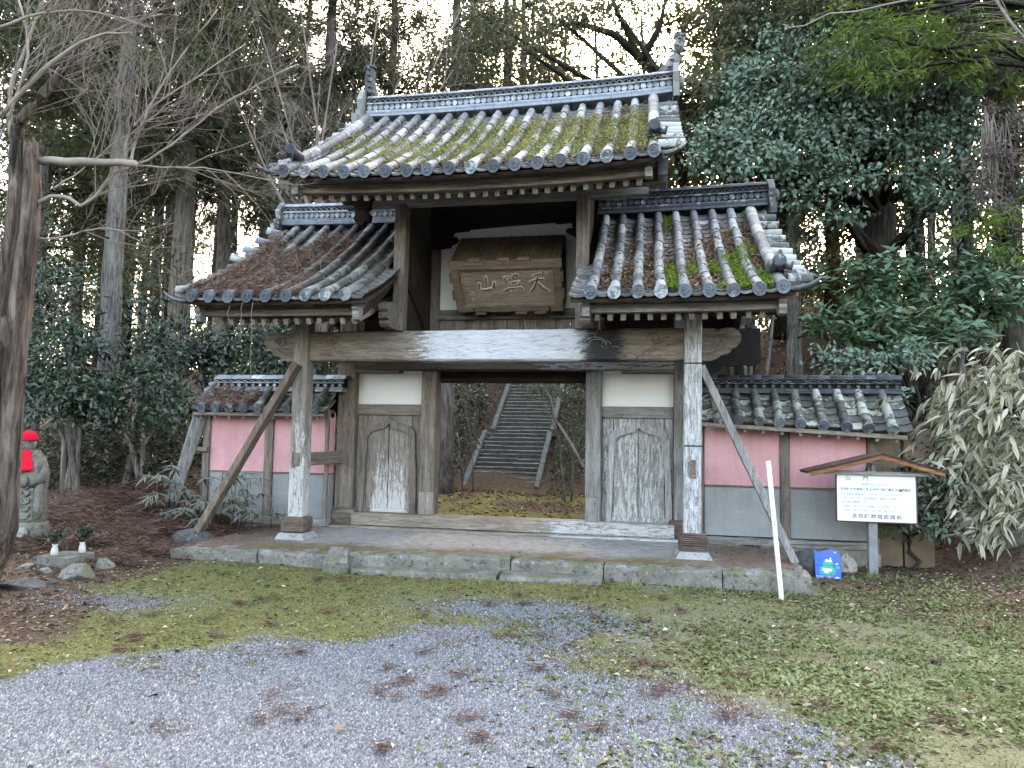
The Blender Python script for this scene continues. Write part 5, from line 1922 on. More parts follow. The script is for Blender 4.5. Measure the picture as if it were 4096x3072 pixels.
cedar(218, 1045, 3.2, .20, 15, 6.4, 'pale grey cedar trunk nearest the left side, rising behind the dark shrubs', 101, 'bark_grey', dens=.9)
cedar(376, 860, 6.0, .27, 16, 6.3, 'thick mossy cedar trunk left of the lower left roof', 102, dens=.95)
cedar(468, 800, 8.0, .20, 16, 6.6, 'slim reddish cedar trunk just left of the upper roof corner', 103, dens=.9)
cedar(60, 900, 7.0, .22, 17, 5.2, 'cedar behind the old bare tree at the left edge', 104, 'bark_grey')
cedar(150, 900, 11., .22, 18, 5.6, 'distant cedar between the bare tree and the pale cedar trunk', 105)
cedar(318, 900, 11.5, .20, 18, 7.2, 'distant cedar between the pale trunk and the mossy trunk', 106)
cedar(560, 800, 11., .22, 17, 6.8, 'cedar whose trunk passes behind the corner of the left roof', 107)
cedar(690, 700, 12., .24, 17, 6.2, 'cedar standing behind the left end of the upper roof', 108)
cedar(830, 700, 14., .24, 17, 6.2, 'cedar behind the left ridge finial of the upper roof', 109)
cedar(970, 700, 13., .24, 17, 6.4, 'cedar behind the middle of the upper roof ridge', 110)
cedar(1120, 700, 16., .22, 15, 7.0, 'thin cedar right of centre behind the upper roof ridge', 111, dens=.6)
cedar(1718, 800, 7.2, .17, 13, 7.6, 'grey cedar trunk behind the right lower roof', 112, 'bark_grey', 'leaf_cedar')
cedar(1610, 700, 9.0, .26, 15, 4.6, 'brown cedar close to the right end of the upper roof', 113, 'bark_dark', 'leaf_brown', 1.1)
cedar(1690, 700, 12.5, .26, 16, 4.0, 'brown cedar deeper in the wood right of the upper roof', 114, 'bark_dark', 'leaf_brown', 1.0)
cedar(1985, 650, 6.5, .14, 12, 5.6, 'thin dark trunk just right of the big evergreen trunk', 115, 'bark_dark', 'leaf_cedar', .8)
cedar(2090, 650, 8.5, .2, 14, 4.2, 'cedar far to the right above the shrubs', 116, 'bark_dark', 'leaf_cedar', .9)
cedar(2190, 650, 6.5, .2, 13, 4.8, 'cedar at the right edge behind the hanging dead vine', 117, 'bark_dark', 'leaf_cedar', .8)
cedar(1800, 650, 12., .2, 15, 5.0, 'cedar far behind the big evergreen on the right', 118, 'bark_dark', 'leaf_cedar', .8)

# ---- big evergreen on the right
R1 = Vector((6.0, 6.0, gzf(6.0, 6.0)))
B_ = [blob(*q) for q in ((1650, 185, 5, 90, 60), (1720, 125, 5.5, 110, 70), (1800, 200, 5, 110, 80), (1640, 270, 4.4, 100, 55), (1760, 300, 4.4, 120, 70), (1560, 325, 4.2, 60, 40), (1880, 235, 5, 90, 60), (1840, 100, 5.5, 80, 50), (1970, 290, 5, 80, 55), (1700, 375, 4.3, 75, 32), (2030, 235, 5.5, 75, 60), (1990, 390, 4.8, 70, 40), (1850, 385, 4.3, 60, 34), (1920, 150, 5.6, 80, 50), (1600, 205, 5.2, 60, 60), (2080, 330, 5.4, 60, 60), (1530, 300, 4.0, 45, 40), (1580, 365, 3.9, 60, 24), (1500, 345, 3.9, 30, 20), (1650, 345, 4.0, 70, 36), (1740, 430, 4.2, 50, 26), (1820, 470, 4.4, 40, 24), (2060, 430, 4.8, 60, 36))]
tree('evergreen_tree', R1, R1+Vector((-.35, 0, 8.2)), .36, .2, B_, 'leaf_blue', .10, .06, 1.6, 'big evergreen tree with blue-green leaves and a thick dark trunk right of the gate', seed=41, per=22)
# dark backlit tree behind the ridge, limbs against the sky
O1 = Vector((3.0, 8.5, gzf(3.0, 8.5)))
B_ = [blob(*q) for q in ((1210, 55, 7, 100, 45), (1320, 15, 7, 120, 34), (1120, 110, 8, 80, 40), (1050, 60, 8, 90, 60), (1420, 5, 7.5, 60, 22), (1590, 130, 6.4, 62, 80), (1640, 50, 6.5, 80, 60), (1570, 235, 6.2, 60, 50), (1620, 330, 7, 80, 60), (1180, 160, 8.5, 60, 22), (1290, 130, 8, 50, 16), (1400, 140, 7.5, 40, 14), (960, 120, 9, 80, 60), (1690, 300, 7.5, 60, 80), (1570, 30, 6.4, 40, 30))]
LM = [[ray_at(1480, 420, 8.2), ray_at(1440, 180, 7.8), ray_at(1385, 130, 7.6), ray_at(1330, 20, 7.2), ray_at(1310, -60, 7)],
      [ray_at(1440, 180, 7.8), ray_at(1330, 75, 8), ray_at(1250, 50, 8), ray_at(1160, 60, 8)],
      [ray_at(1600, 300, 8), ray_at(1560, 185, 7), ray_at(1488, 180, 6.6)], [ray_at(1690, -20, 6.5), ray_at(1760, 40, 6.3), ray_at(1850, 60, 6.2)],
      [ray_at(1385, 130, 7.6), ray_at(1425, 60, 7.5), ray_at(1440, -10, 7.4)]]
tree('oak_tree', O1, O1+Vector((.6, 0, 7.2)), .34, .18, B_, 'leaf_oak', .11, .055, .95, 'dark spreading oak whose limbs stand against the bright sky behind the upper roof', seed=42, limbs=LM, nl=4)
# glossy shrubs above the right wall
B_ = [blob(*q) for q in ((1850, 610, 3, 90, 45), (1960, 590, 3.2, 110, 50), (2080, 640, 3, 100, 60), (1800, 690, 2.8, 75, 45), (1900, 710, 2.6, 100, 50), (2020, 720, 2.5, 110, 50), (2150, 640, 3, 80, 60), (2160, 570, 3.6, 70, 40))]
p = ray_at(1960, 900, 2.9); bs = Vector((p.x, 2.9, gzf(p.x, 2.9)))
tree('glossy_shrub', bs, bs+Vector((.1, 0, 1.6)), .07, .04, B_, 'leaf_bush', .17, .058, 1.9, 'glossy long-leaved evergreen shrub overhanging the right wall', 'shrub', 'rosette', 43, per=14)
B_ = [blob(*q) for q in ((1850, 785, 1.9, 60, 26), (1900, 815, 1.75, 40, 22), (1800, 775, 2.1, 40, 18), (1950, 770, 1.9, 60, 30), (1925, 850, 1.6, 16, 26))]
p = ray_at(1990, 900, 1.9); bs = Vector((p.x, 1.9, gzf(p.x, 1.9)))
tree('vine_shrub', bs, bs+Vector((0, 0, 1.1)), .04, .025, B_, 'leaf_blue', .075, .042, 1.7, 'blue-green leafy spray hanging over the coping of the right wall', 'shrub', seed=44)
B_ = [blob(*q) for q in ((1960, 1060, .9, 50, 60), (2000, 990, 1.1, 50, 50), (1935, 1120, .7, 30, 34), (2010, 1140, .6, 34, 26), (2040, 1060, 1.0, 40, 60))]
p = ray_at(1975, 1190, 1.0); bs = Vector((p.x, 1.0, gzf(p.x, 1.0)))
tree('dark_shrub', bs, bs+Vector((0, 0, .5)), .03, .02, B_, 'leaf_camellia', .075, .035, 1.5, 'dark green shrub in the shade between the notice board and the bamboo grass', 'shrub', seed=45)
# hanging bright cedar sprays at upper right
B_ = [blob(*q) for q in ((1880, 90, 3.4, 60, 60), (1960, 40, 3.4, 70, 45), (2080, 60, 3.3, 60, 55), (1900, 165, 3.3, 40, 40), (2030, 120, 3.4, 46, 40), (2140, 120, 3.6, 50, 40), (1820, 30, 3.6, 50, 30))]
p = ray_at(2330, 700, 3.4); bs = Vector((p.x, 3.4, gzf(p.x, 3.4)))
tree('young_cedar', bs, bs+Vector((-.3, 0, 7.5)), .14, .06, B_, 'leaf_bright', .16, .03, 1.3, 'cedar branches with bright yellow-green hanging sprays at the upper right', 'tree', 'needle', 46, limbs=[[ray_at(2300, 60, 3.4), ray_at(2080, 20, 3.4), ray_at(1860, 40, 3.4)]])
B_ = [blob(*q) for q in ((2160, 500, 3.0, 45, 36), (2110, 470, 3.2, 30, 26), (2195, 545, 2.9, 30, 24))]
p = ray_at(2260, 800, 3.0); bs = Vector((p.x, 3.0, gzf(p.x, 3.0)))
tree('young_cedar', bs, bs+Vector((-.1, 0, 2.7)), .05, .02, B_, 'leaf_bright', .12, .024, 1.2, 'small bright green cedar sprays low at the right edge above the shrubs', 'tree', 'needle', 47)
B_ = [blob(*q) for q in ((2140, 350, 3.8, 26, 60), (2135, 430, 3.8, 20, 40), (2170, 300, 3.9, 24, 30), (2160, 250, 4, 40, 30))]
V, F_, T = crown_arrays(B_, .10, .018, 1.6, 'needle', 48, 30)
mb = MB()
for k in range(26):
    q = ray_at(2120+random.uniform(0, 60), 230+random.uniform(0, 60), 3.8)
    mb.tube([q, q+Vector((random.uniform(-.1, .1), random.uniform(-.1, .1), -.5)), q+Vector((random.uniform(-.15, .15), 0, -random.uniform(.8, 1.5)))], [.01, .008, .003], 4)
M['dead_vine'] = leaf_mat('dead_vine', [(0, (.11, .085, .075)), (1, (.26, .21, .19))], .8, .2, .1)
dv = mb.build('dead_vine', M['twig'], None, True)
tag(dv, 'tangle of dead brown vine hanging at the right edge in front of the cedars', 'vine')
npmesh('dry_leaves', V, F_, M['dead_vine'], dv, False, {'tint': T})

# ---- understorey on the left
def shrub(name, dx, dyb, Y, blobs_, lm, L, W, cov, label, seed, stems=3, style='broad', thin=1., cat='shrub', group=None):
    p = ray_at(dx, dyb, Y)
    base = Vector((p.x, Y, gzf(p.x, Y)))
    cl = [blob(*q) for q in blobs_]
    t = empty(name, base); tag(t, label, cat, group)
    rs = random.Random(seed)
    for k in range(stems):
        c = cl[k % len(cl)][0]
        s0 = base+Vector((rs.uniform(-.22, .22), rs.uniform(-.15, .15), -.15))
        mid = s0.lerp(c, .5)+Vector((rs.uniform(-.15, .15), rs.uniform(-.15, .15), .1)); mid.x = s0.x*.6+mid.x*.4
        mb = MB(); mb.tube([s0, s0.lerp(mid, .5), mid, c], [q_*thin for q_ in (.05*rs.uniform(.8, 1.3), .042, .035, .015)], 7)
        o = mb.build('stem', M['bark_grey' if k % 3 == 1 else 'bark_cedar'], t, True); o.location = -base
    V, F_, T = crown_arrays(cl, L, W, cov, style, seed)
    o = npmesh('crown', V, F_, M[lm], t, False, {'tint': T}); o.location = -base
    return t


shrub('camellia_bush', 150, 1090, .9, ((110, 620, 1.2, 55, 70), (150, 760, 1.2, 85, 65), (100, 860, .7, 80, 60), (200, 860, 1.0, 80, 55), (130, 700, 1.4, 70, 50), (60, 800, .6, 50, 50)), 'leaf_camellia', .10, .042, 1.9, 'dark camellia bush with several stems behind the statue', 61, 6)
shrub('camellia_bush', 290, 1075, 1.6, ((300, 840, 1.6, 80, 55), (330, 760, 2, 60, 60), (250, 900, 1.3, 70, 36), (370, 880, 1.6, 60, 45), (320, 680, 2.2, 40, 40)), 'leaf_camellia', .10, .04, 1.8, 'dark camellia bush between the pale cedar trunk and the left wall', 62, 5)
shrub('camellia_bush', 470, 960, 3.0, ((430, 790, 2.8, 50, 55), (490, 750, 3, 60, 50), (560, 730, 3, 70, 40), (600, 780, 2.6, 55, 36), (520, 800, 2.6, 70, 36), (400, 720, 3.2, 36, 40)), 'leaf_camellia', .10, .042, 1.8, 'dark evergreen bush rising behind the left wall coping', 63, 4)
shrub('camellia_bush', 700, 760, 3.4, ((690, 780, 3.2, 50, 26), (640, 760, 3.2, 30, 22)), 'leaf_camellia', .09, .04, 1.5, 'evergreen foliage seen between the left pillars above the wall', 64, 2)
shrub('sapling', 60, 1000, 2.0, ((30, 560, 2.0, 50, 80), (70, 480, 2.4, 40, 60), (20, 700, 1.8, 60, 80)), 'leaf_oak', .10, .04, 1.1, 'leafy sapling half hidden behind the old bare trunk', 65, 2)
shrub('sapling', 330, 900, 4.5, ((300, 600, 4.2, 50, 50), (340, 540, 4.4, 40, 40), (410, 620, 4.6, 36, 44), (280, 480, 4.6, 40, 40)), 'leaf_oak', .10, .04, .8, 'thin leafy sapling between the pale and the mossy cedar trunks', 66, 2)
shrub('sapling', 1640, 760, 4.0, ((1600, 660, 4.4, 60, 60), (1680, 600, 4.6, 60, 60), (1640, 520, 5, 50, 50), (1760, 470, 5.2, 50, 60), (1720, 560, 4.8, 60, 40)), 'leaf_oak', .10, .042, 1.1, 'leafy sapling behind the outer end of the right lower roof', 67, 3)
shrub('sapling', 2060, 560, 4.2, ((2060, 440, 4.4, 50, 40), (2110, 560, 4, 60, 30), (2010, 500, 4.4, 40, 40), (2190, 420, 4.6, 40, 60)), 'leaf_camellia', .10, .042, 1.0, 'dark sapling below the dead vine at the right', 68, 3)
# flowering branch seen through the doorway, and shrubs on the slope there
shrub('slope_shrub', 1215, 1000, 7.0, ((1180, 845, 7.5, 36, 18), (1235, 850, 7, 26, 28), (1160, 832, 8, 40, 12), (1245, 900, 7, 18, 30), (1235, 960, 7.4, 24, 40), (1215, 1010, 7.6, 20, 24)), 'leaf_oak', .09, .04, 1.2, 'leaning shrub on the slope right of the stone stairs seen through the doorway', 69, 3, thin=.4)
shrub('slope_shrub', 1010, 960, 8.2, ((1000, 850, 8.4, 30, 22), (1035, 875, 8.6, 28, 16), (985, 905, 8.2, 24, 22), (1010, 950, 8.4, 24, 26), (985, 990, 8.2, 18, 24)), 'leaf_sasa_dark', .10, .035, 1.1, 'pale-leaved shrub on the slope left of the stone stairs seen through the doorway', 70, 3, thin=.4)
mb, _ = trunk_mb((-2.55, 7.2, -.3), (-2.5, 7.2, 6.5), .17, .12, 71, 8, .03, 1.7)
thing(mb, 'tree_trunk', M['bark_cedar'], 'straight tree trunk just inside the doorway at the left edge of the opening', 'tree trunk', smooth=True)
rs = random.Random(3)
q = [ray_at(1262, 1010, 6.4), ray_at(1235, 960, 6.8), ray_at(1200, 905, 7.2), ray_at(1190, 860, 7.4), ray_at(1165, 825, 7.6)]
mb = MB(); mb.tube(q, [.035, .03, .026, .02, .012], 7)
for k in range(14):
    b0 = q[2].lerp(q[4], rs.random()); e = b0+Vector((rs.uniform(-.5, .5), rs.uniform(-.3, .3), rs.uniform(-.1, .5)))
    mb.tube([b0, b0.lerp(e, .5)+Vector((0, 0, .05)), e], [.01, .007, .003], 4)
thing(mb, 'bare_sapling', M['twig'], 'crooked bare sapling leaning beside the right doorpost in front of the stairs', 'sapling', smooth=True)

# ---- woodland masses nobody could count
g = np.random.default_rng(5)
N = 38000
hx_, hy_ = g.uniform(-12, 14, N), g.uniform(7.6, 20, N)
n2 = 15000
hx_ = np.concatenate([hx_, g.uniform(-7, 3, n2), g.uniform(2.6, 10, n2)]); hy_ = np.concatenate([hy_, g.uniform(8.2, 16, n2), g.uniform(1.8, 9, n2)])
keep = ~((hx_ > -2.85) & (hx_ < -.65) & (hy_ > 8.8) & (hy_ < 16.5)) & ~((hx_ > -2.8) & (hx_ < 1.0) & (hy_ < 9.0)) & (fbm(hx_, hy_, .9, 3, 9) > .36)
hx_, hy_ = hx_[keep], hy_[keep]; N = len(hx_)
hz_ = gz(hx_, hy_)+g.random(N)**2.2*(.25+1.0*sst(9.2, 12, hy_+abs(hx_+1.7)*.8))
D_ = g.normal(0, 1, (N, 3)); D_[:, 1] -= .5
Nn = g.normal(0, .6, (N, 3)); Nn[:, 2] += 1
V, F_, T = leaves(np.stack([hx_, hy_, hz_], 1), D_, Nn, g.uniform(.09, .2, N), g.uniform(.03, .07, N), np.clip(fbm(hx_, hy_, .8, 3, 3)*1.2-.1+g.normal(0, .2, N), 0, 1))
tag(npmesh('hillside_undergrowth', V, F_, M['leaf_sasa_dark'], None, False, {'tint': T}), 'low leafy undergrowth covering the slope behind the gate', 'undergrowth', kind='stuff')
N = 5200
ux, uy = g.uniform(-10, -3.9, N), g.uniform(.9, 6.5, N)
keep = (uy > 1.3+.25*(ux+5)) & (fbm(ux, uy, .8, 3, 12) > .42) & ~((ux > -4.3) & (uy > .8) & (uy < 1.3))
ux, uy = ux[keep], uy[keep]; N = len(ux)
P = np.stack([ux, uy, gz(ux, uy)+.1+g.random(N)*.75], 1)
P = np.repeat(P, 6, 0)+g.normal(0, .07, (N*6, 3)); N *= 6
a = g.random(N)*2*PI
V, F_, T = leaves(P, np.stack([np.cos(a), np.sin(a), g.normal(-.2, .4, N)], 1), np.stack([g.normal(0, .4, N), g.normal(0, .4, N), np.ones(N)], 1), g.uniform(.10, .17, N), g.uniform(.022, .034, N), np.clip(g.normal(.5, .27, N), 0, 1))
tag(npmesh('bamboo_undergrowth', V, F_, M['leaf_sasa_dark'], None, False, {'tint': T}), 'pale edged bamboo grass covering the ground under the left cedars', 'undergrowth', kind='stuff')
cl = []
for k in range(170):
    x = g.uniform(-30, 24); y = g.uniform(19, 30)
    z = g.uniform(5.5, 22)
    if z > 8 or abs(x+2) > 3:
        cl.append((Vector((x, y, z)), g.uniform(1.2, 2.4), g.uniform(.8, 1.8)))
for k in range(150):
    x = g.uniform(-30, 24); y = g.uniform(22, 32)
    cl.append((Vector((x, y, g.uniform(1.5, 7.5))), g.uniform(1.0, 2.4), g.uniform(.7, 1.3)))
V, F_, T = crown_arrays(cl, .22, .105, .60, 'broad', 77, 30)
N = 105000
fx_, fy_ = g.uniform(-36, 26, N), g.uniform(20, 31, N)
fz_ = g.uniform(1.2, 21, N)
kp = g.random(N) < np.clip((fbm(fx_+fy_*.35, fz_*1.15, .42, 4, 55)-.36)*4.2, .05, 1)*np.where(fz_ < 7.5, .8, 1)
fx_, fy_, fz_ = fx_[kp], fy_[kp], fz_[kp]; N = len(fx_)
D_ = g.normal(0, .8, (N, 3)); D_[:, 2] -= .4
Nn = g.normal(0, .6, (N, 3)); Nn[:, 2] += .8; Nn[:, 1] -= .6
V2, F2, T2 = leaves(np.stack([fx_, fy_, fz_], 1), D_, Nn, g.uniform(.2, .4, N), g.uniform(.09, .16, N), np.clip(fbm(fx_, fz_, .7, 3, 8)*1.3-.15+g.normal(0, .16, N), 0, 1))
F_ = np.concatenate([F_, F2+len(V)]); V = np.concatenate([V, V2]); T = np.concatenate([T, T2])
tag(npmesh('distant_wood', V, F_, M['leaf_oak'], None, False, {'tint': T}), 'mass of distant trees closing the view behind the cedars', 'wood', kind='stuff')
mb = MB()
for k in range(46):
    x, y = g.uniform(-26, 18), g.uniform(17, 27)
    z0 = gzf(x, y)-.3
    mb.tube([(x, y, z0), (x+g.uniform(-.3, .3), y, z0+8), (x+g.uniform(-.5, .5), y, z0+17)], [g.uniform(.14, .28), .16, .07], 6)
tag(mb.build('distant_trunks', M['bark_dark'], None, True), 'far off tree trunks of the wood on the hill', 'wood', kind='stuff')

# ---- old bare tree on the left
bt = empty('bare_tree', (-3.5, -2.66, -.15))
tag(bt, 'old bare tree with a hollow broken trunk and long twiggy branches at the left edge', 'tree')
B0 = -Vector(bt.location)


def bp(mb, name, mat, smooth=True):
    o = mb.build(name, mat, bt, smooth); o.location = B0
    return o


prof = [(e-1.41*r, z, r) for e, z, r in ((-3.43, -.3, .18), (-3.39, -.05, .155), (-3.26, .35, .16), (-3.27, .8, .15), (-3.275, 1.17, .15), (-3.27, 1.6, .14), (-3.26, 2.0, .142), (-3.25, 2.15, .155), (-3.265, 2.43, .13), (-3.24, 2.82, .125), (-3.255, 3.2, .118), (-3.30, 3.5, .106), (-3.33, 3.56, .09))]
rings = []
rs = random.Random(8)
nseg = 28
fine = []
for i in range(len(prof)-1):
    for k in range(4):
        t = k/4
        fine.append([prof[i][j]*(1-t)+prof[i+1][j]*t for j in range(3)])
fine.append(list(prof[-1]))
for cx, z, r in fine:
    ring = []
    for k in range(nseg):
        a = 2*PI*k/nseg
        hol = math.exp(-((a-(5.05+.10*math.sin(z*2)))/.24)**2)*(1 if .2 < z < 3.6 and not 1.85 < z < 2.1 else .2)
        rr = r*(1+.05*math.sin(3*a+z*1.3)+.045*math.sin(7*a+z*3.1)+rs.uniform(-.025, .025))-hol*r*.8
        ring.append((cx+rr*math.cos(a), -2.66+rr*math.sin(a), z+(rs.uniform(-.05, .10) if z > 3.5 else 0)))
    rings.append(ring)
mb = MB(); mb.loft(rings)
bp(mb, 'trunk', M['bark_bare'])
LIMBS = [  # measured limbs: points (x, y of the photograph, depth) and end radii
    ([(90, 346, -2.6), (180, 350, -2.6), (250, 350, -2.6), (292, 354, -2.6)], .036, .030),
    ([(285, 352, -2.6), (292, 310, -2.6), (310, 260, -2.6), (345, 190, -2.5), (400, 110, -2.4), (470, 20, -2.3)], .016, .006),
    ([(270, 350, -2.6), (278, 290, -2.6), (330, 230, -2.55), (420, 170, -2.5), (530, 95, -2.3)], .014, .005),
    ([(70, 445, -2.62), (110, 424, -2.6), (150, 430, -2.58), (175, 443, -2.57), (205, 425, -2.55), (250, 375, -2.5), (320, 345, -2.4), (400, 290, -2.3), (500, 215, -2.1), (640, 140, -1.9)], .026, .008),
    ([(300, 358, -2.5), (380, 362, -2.4), (470, 366, -2.2), (600, 392, -2.0)], .012, .005),
    ([(38, 335, -2.68), (38, 275, -2.7), (70, 230, -2.7), (130, 160, -2.6), (180, 90, -2.5), (260, 10, -2.4), (330, -50, -2.3)], .085, .014),
    ([(48, 262, -2.7), (90, 215, -2.65), (150, 120, -2.5), (260, 60, -2.3), (350, 30, -2.2)], .026, .010),
    ([(0, 250, -2.9), (70, 175, -2.9), (130, 120, -2.85), (200, 80, -2.8), (280, 70, -2.7)], .030, .010),
    ([(25, 310, -2.7), (22, 200, -2.75), (60, 90, -2.7), (100, -20, -2.7)], .03, .012),
    ([(60, 512, -2.6), (120, 515, -2.55), (180, 500, -2.5), (235, 492, -2.4), (300, 520, -2.2)], .015, .005),
    ([(110, 410, -2.6), (160, 380, -2.6), (210, 340, -2.55), (260, 300, -2.5), (350, 270, -2.4), (430, 250, -2.3)], .012, .005),
    ([(0, 60, -3.0), (90, 30, -2.9), (200, 25, -2.8), (330, 60, -2.6)], .02, .007),
    ([(-40, 330, -2.9), (0, 300, -2.9), (60, 120, -2.9), (40, 0, -2.9)], .02, .01),
]
tw = MB()


def twig(mb, p, d, L, r, lvl, rs, cnt=(6, 4, 4)):
    n = 4 if lvl < 2 else 3
    pts = [p]
    dd = d.copy()
    for k in range(n):
        dd = (dd+Vector((rs.uniform(-.22, .22), rs.uniform(-.22, .22), rs.uniform(-.14, .22)))).normalized()
        pts.append(pts[-1]+dd*L/n)
    mb.tube(pts, [r*(1-.7*k/n) for k in range(n+1)], 4 if lvl < 1 else 3, False)
    if lvl < len(cnt)-1:
        for k in range(cnt[lvl+1]):
            t = rs.uniform(.2, 1)
            i = min(int(t*n), n-1)
            q = pts[i].lerp(pts[i+1], t*n-i)
            a = (pts[i+1]-pts[i]).normalized()
            s_ = a.cross(Vector((rs.uniform(-1, 1), rs.uniform(-1, 1), rs.uniform(-1, 1)))).normalized()
            twig(mb, q, (a*.8+s_*rs.uniform(.4, .85)+Vector((0, 0, .1))).normalized(), L*rs.uniform(.42, .7), r*.55, lvl+1, rs, cnt)


for pts, r0, r1 in LIMBS:
    P_ = [ray_at(*q) for q in pts]
    if pts[0][0] != 90: r0, r1 = r0*.7, r1*.8
    mb = MB(); n = len(P_)
    sm, rad = [], []
    for i in range(n-1):
        for k in range(3):
            a_, b_, c_, d_ = P_[max(i-1, 0)], P_[i], P_[i+1], P_[min(i+2, n-1)]
            t = k/3
            sm.append(.5*((2*b_)+(-a_+c_)*t+(2*a_-5*b_+4*c_-d_)*t*t+(-a_+3*b_-3*c_+d_)*t**3)+Vector((rs.uniform(-1, 1), rs.uniform(-1, 1), rs.uniform(-1, 1)))*.006)
            rad.append((r0+(r1-r0)*(i+t)/(n-1))*rs.uniform(.93, 1.08))
    sm.append(P_[-1]); rad.append(r1)
    mb.tube(sm, rad, 9)
    bp(mb, 'limb', M['bark_bare'] if r0 > .05 else M['twig_pale'])
    Lt = sum((sm[i+1]-sm[i]).length for i in range(len(sm)-1))
    m = max(4, int(Lt*6.5))
    for k in range(m):
        t = rs.uniform(.22, 1.)*(len(sm)-1)
        i = min(int(t), len(sm)-2)
        a = (sm[i+1]-sm[i]).normalized()
        s_ = a.cross(Vector((rs.uniform(-1, 1), rs.uniform(-1, 1), rs.uniform(-1, 1)))).normalized()
        if pts[0][0] == 90: continue
        twig(tw, sm[i].lerp(sm[i+1], t-i), (a*.9+s_*.7+Vector((.1, .1, .12))).normalized(), rs.uniform(.45, 1.05), .005, 0, rs)
tag(bp(tw, 'twigs', M['twig'], False), kind='stuff')

# a second bare tree behind the left roofs, twigs reaching over the upper roof
p = ray_at(700, 800, 3.4)
b2 = empty('bare_tree', (p.x, 3.4, -.1))
tag(b2, 'slender bare tree behind the left roofs, its fine twigs spread before the cedars', 'tree')
rs = random.Random(19)
tw = MB()
base = Vector((p.x, 3.4, -.3))
for tgt in ((560, 60), (640, -40), (740, 20), (830, -60), (900, 90), (1000, 10), (690, 180), (600, 250), (980, 150), (480, 160)):
    e = ray_at(tgt[0], tgt[1], 3.4+rs.uniform(-1.6, .8))
    f0 = base+Vector((rs.uniform(-.1, .1), rs.uniform(-.1, .1), rs.uniform(2.8, 4.0)))
    mid = f0.lerp(e, .5)+Vector((rs.uniform(-.3, .3), rs.uniform(-.3, .3), .25))
    pts = [f0, f0.lerp(mid, .5)+Vector((0, 0, .1)), mid, mid.lerp(e, .5)+Vector((0, 0, .06)), e]
    mb = MB(); mb.tube(pts, [.035, .028, .02, .014, .006], 7)
    o = mb.build('limb', M['twig'], b2, True); o.location = -Vector(b2.location)
    for k in range(13):
        t = rs.uniform(.8, 3.99); i = int(t)
        a = (pts[i+1]-pts[i]).normalized()
        s_ = a.cross(Vector((rs.uniform(-1, 1), rs.uniform(-1, 1), rs.uniform(-1, 1)))).normalized()
        twig(tw, pts[i].lerp(pts[i+1], t-i), (a*.8+s_*.8).normalized(), rs.uniform(.5, 1.2), .0062, 0, rs, (6, 4, 4))
mb = MB(); mb.tube([base, base+Vector((.05, 0, 1.5)), base+Vector((0, 0, 3.2)), base+Vector((.05, 0, 4.2))], [.10, .085, .07, .05], 9)
o = mb.build('trunk', M['bark_cedar'], b2, True); o.location = -Vector(b2.location)
o = tw.build('twigs', M['twig'], b2, False); o.location = -Vector(b2.location); tag(o, kind='stuff')
# pale thin branches at the upper right, in front of the evergreen
pb = MB(); pb.tube([ray_at(*q) for q in [(1690, 52, 2.5), (1705, 60, 2.5), (1740, 55, 2.5), (1790, 30, 2.5), (1850, 25, 2.5), (1960, 0, 2.5)]], [.006, .009, .010, .012, .013, .014], 6)
tag(pb.build('bare_branch', M['twig_pale'], None, True), 'thin pale bent branch crossing the top of the picture right of the sun', 'branch')
pb = MB()
q = [ray_at(*q) for q in [(2140, -20, 1.5), (2180, 45, 1.5), (2235, 110, 1.5)]]
pb.tube(q, [.018, .016, .02], 7)
rs = random.Random(4)
for k in range(24):
    o_ = q[0].lerp(q[2], rs.random())
    d = Vector((rs.uniform(-.6, -.05), rs.uniform(-.2, .2), rs.uniform(-.05, .35)))
    pb.tube([o_, o_+d*.5+Vector((0, 0, .03)), o_+d], [.007, .005, .002], 4)
tag(pb.build('bare_branch', M['twig_pale'], None, True), 'pale bare branch with fine twigs in the upper right corner', 'branch')

# ---- bamboo grass on the right over a mossy stump
bg_ = empty('bamboo_grass', (5.5, 1.25, -.1))
tag(bg_, 'big clump of bamboo grass with dry straw-edged leaves at the right edge', 'bamboo grass')
I0 = -Vector(bg_.location)
sb_ = [blob(*q) for q in ((2130, 820, 1.3, 90, 50), (2080, 920, 1.1, 80, 60), (2050, 990, 1.05, 45, 50), (2160, 1130, .75, 70, 40), (2170, 960, 1.0, 70, 80), (2080, 1020, .95, 60, 60), (2175, 1070, .8, 60, 60), (2110, 1090, .85, 50, 50), (2200, 800, 1.5, 60, 40))]
gs = np.random.default_rng(91)
lm_ = []
for k in range(5):
    mbl = MB()
    L, w = .20, .041
    n = 6
    Vv, Ff = [], []
    for i in range(n+1):
        t = i/n
        ww = w/2*(math.sin(PI*min(1, t*1.02+.02))**.7)*(1-.25*t)
        zz = -.05*t*t*(1+.5*k/4)
        Vv += [(-ww, L*t, zz+.004), (0, L*t, zz), (ww, L*t, zz+.004)]
    for i in range(n):
        a = i*3
        Ff += [(a, a+1, a+4, a+3), (a+1, a+2, a+5, a+4)]
    mbl.add(Vv, Ff)
    me = mbl.mesh('bamboo_leaf')
    at = me.attributes.new('tint', 'FLOAT', 'POINT')
    tv = [(.25, .45, .7, .85, 1.)[k]+(.25 if i % 3 != 1 else -.12) for i in range(len(Vv))]
    at.data.foreach_set('value', [min(1, max(0, q)) for q in tv])
    me.materials.append(M['leaf_sasa'])
    lm_.append(me)
cand = []
st = MB()
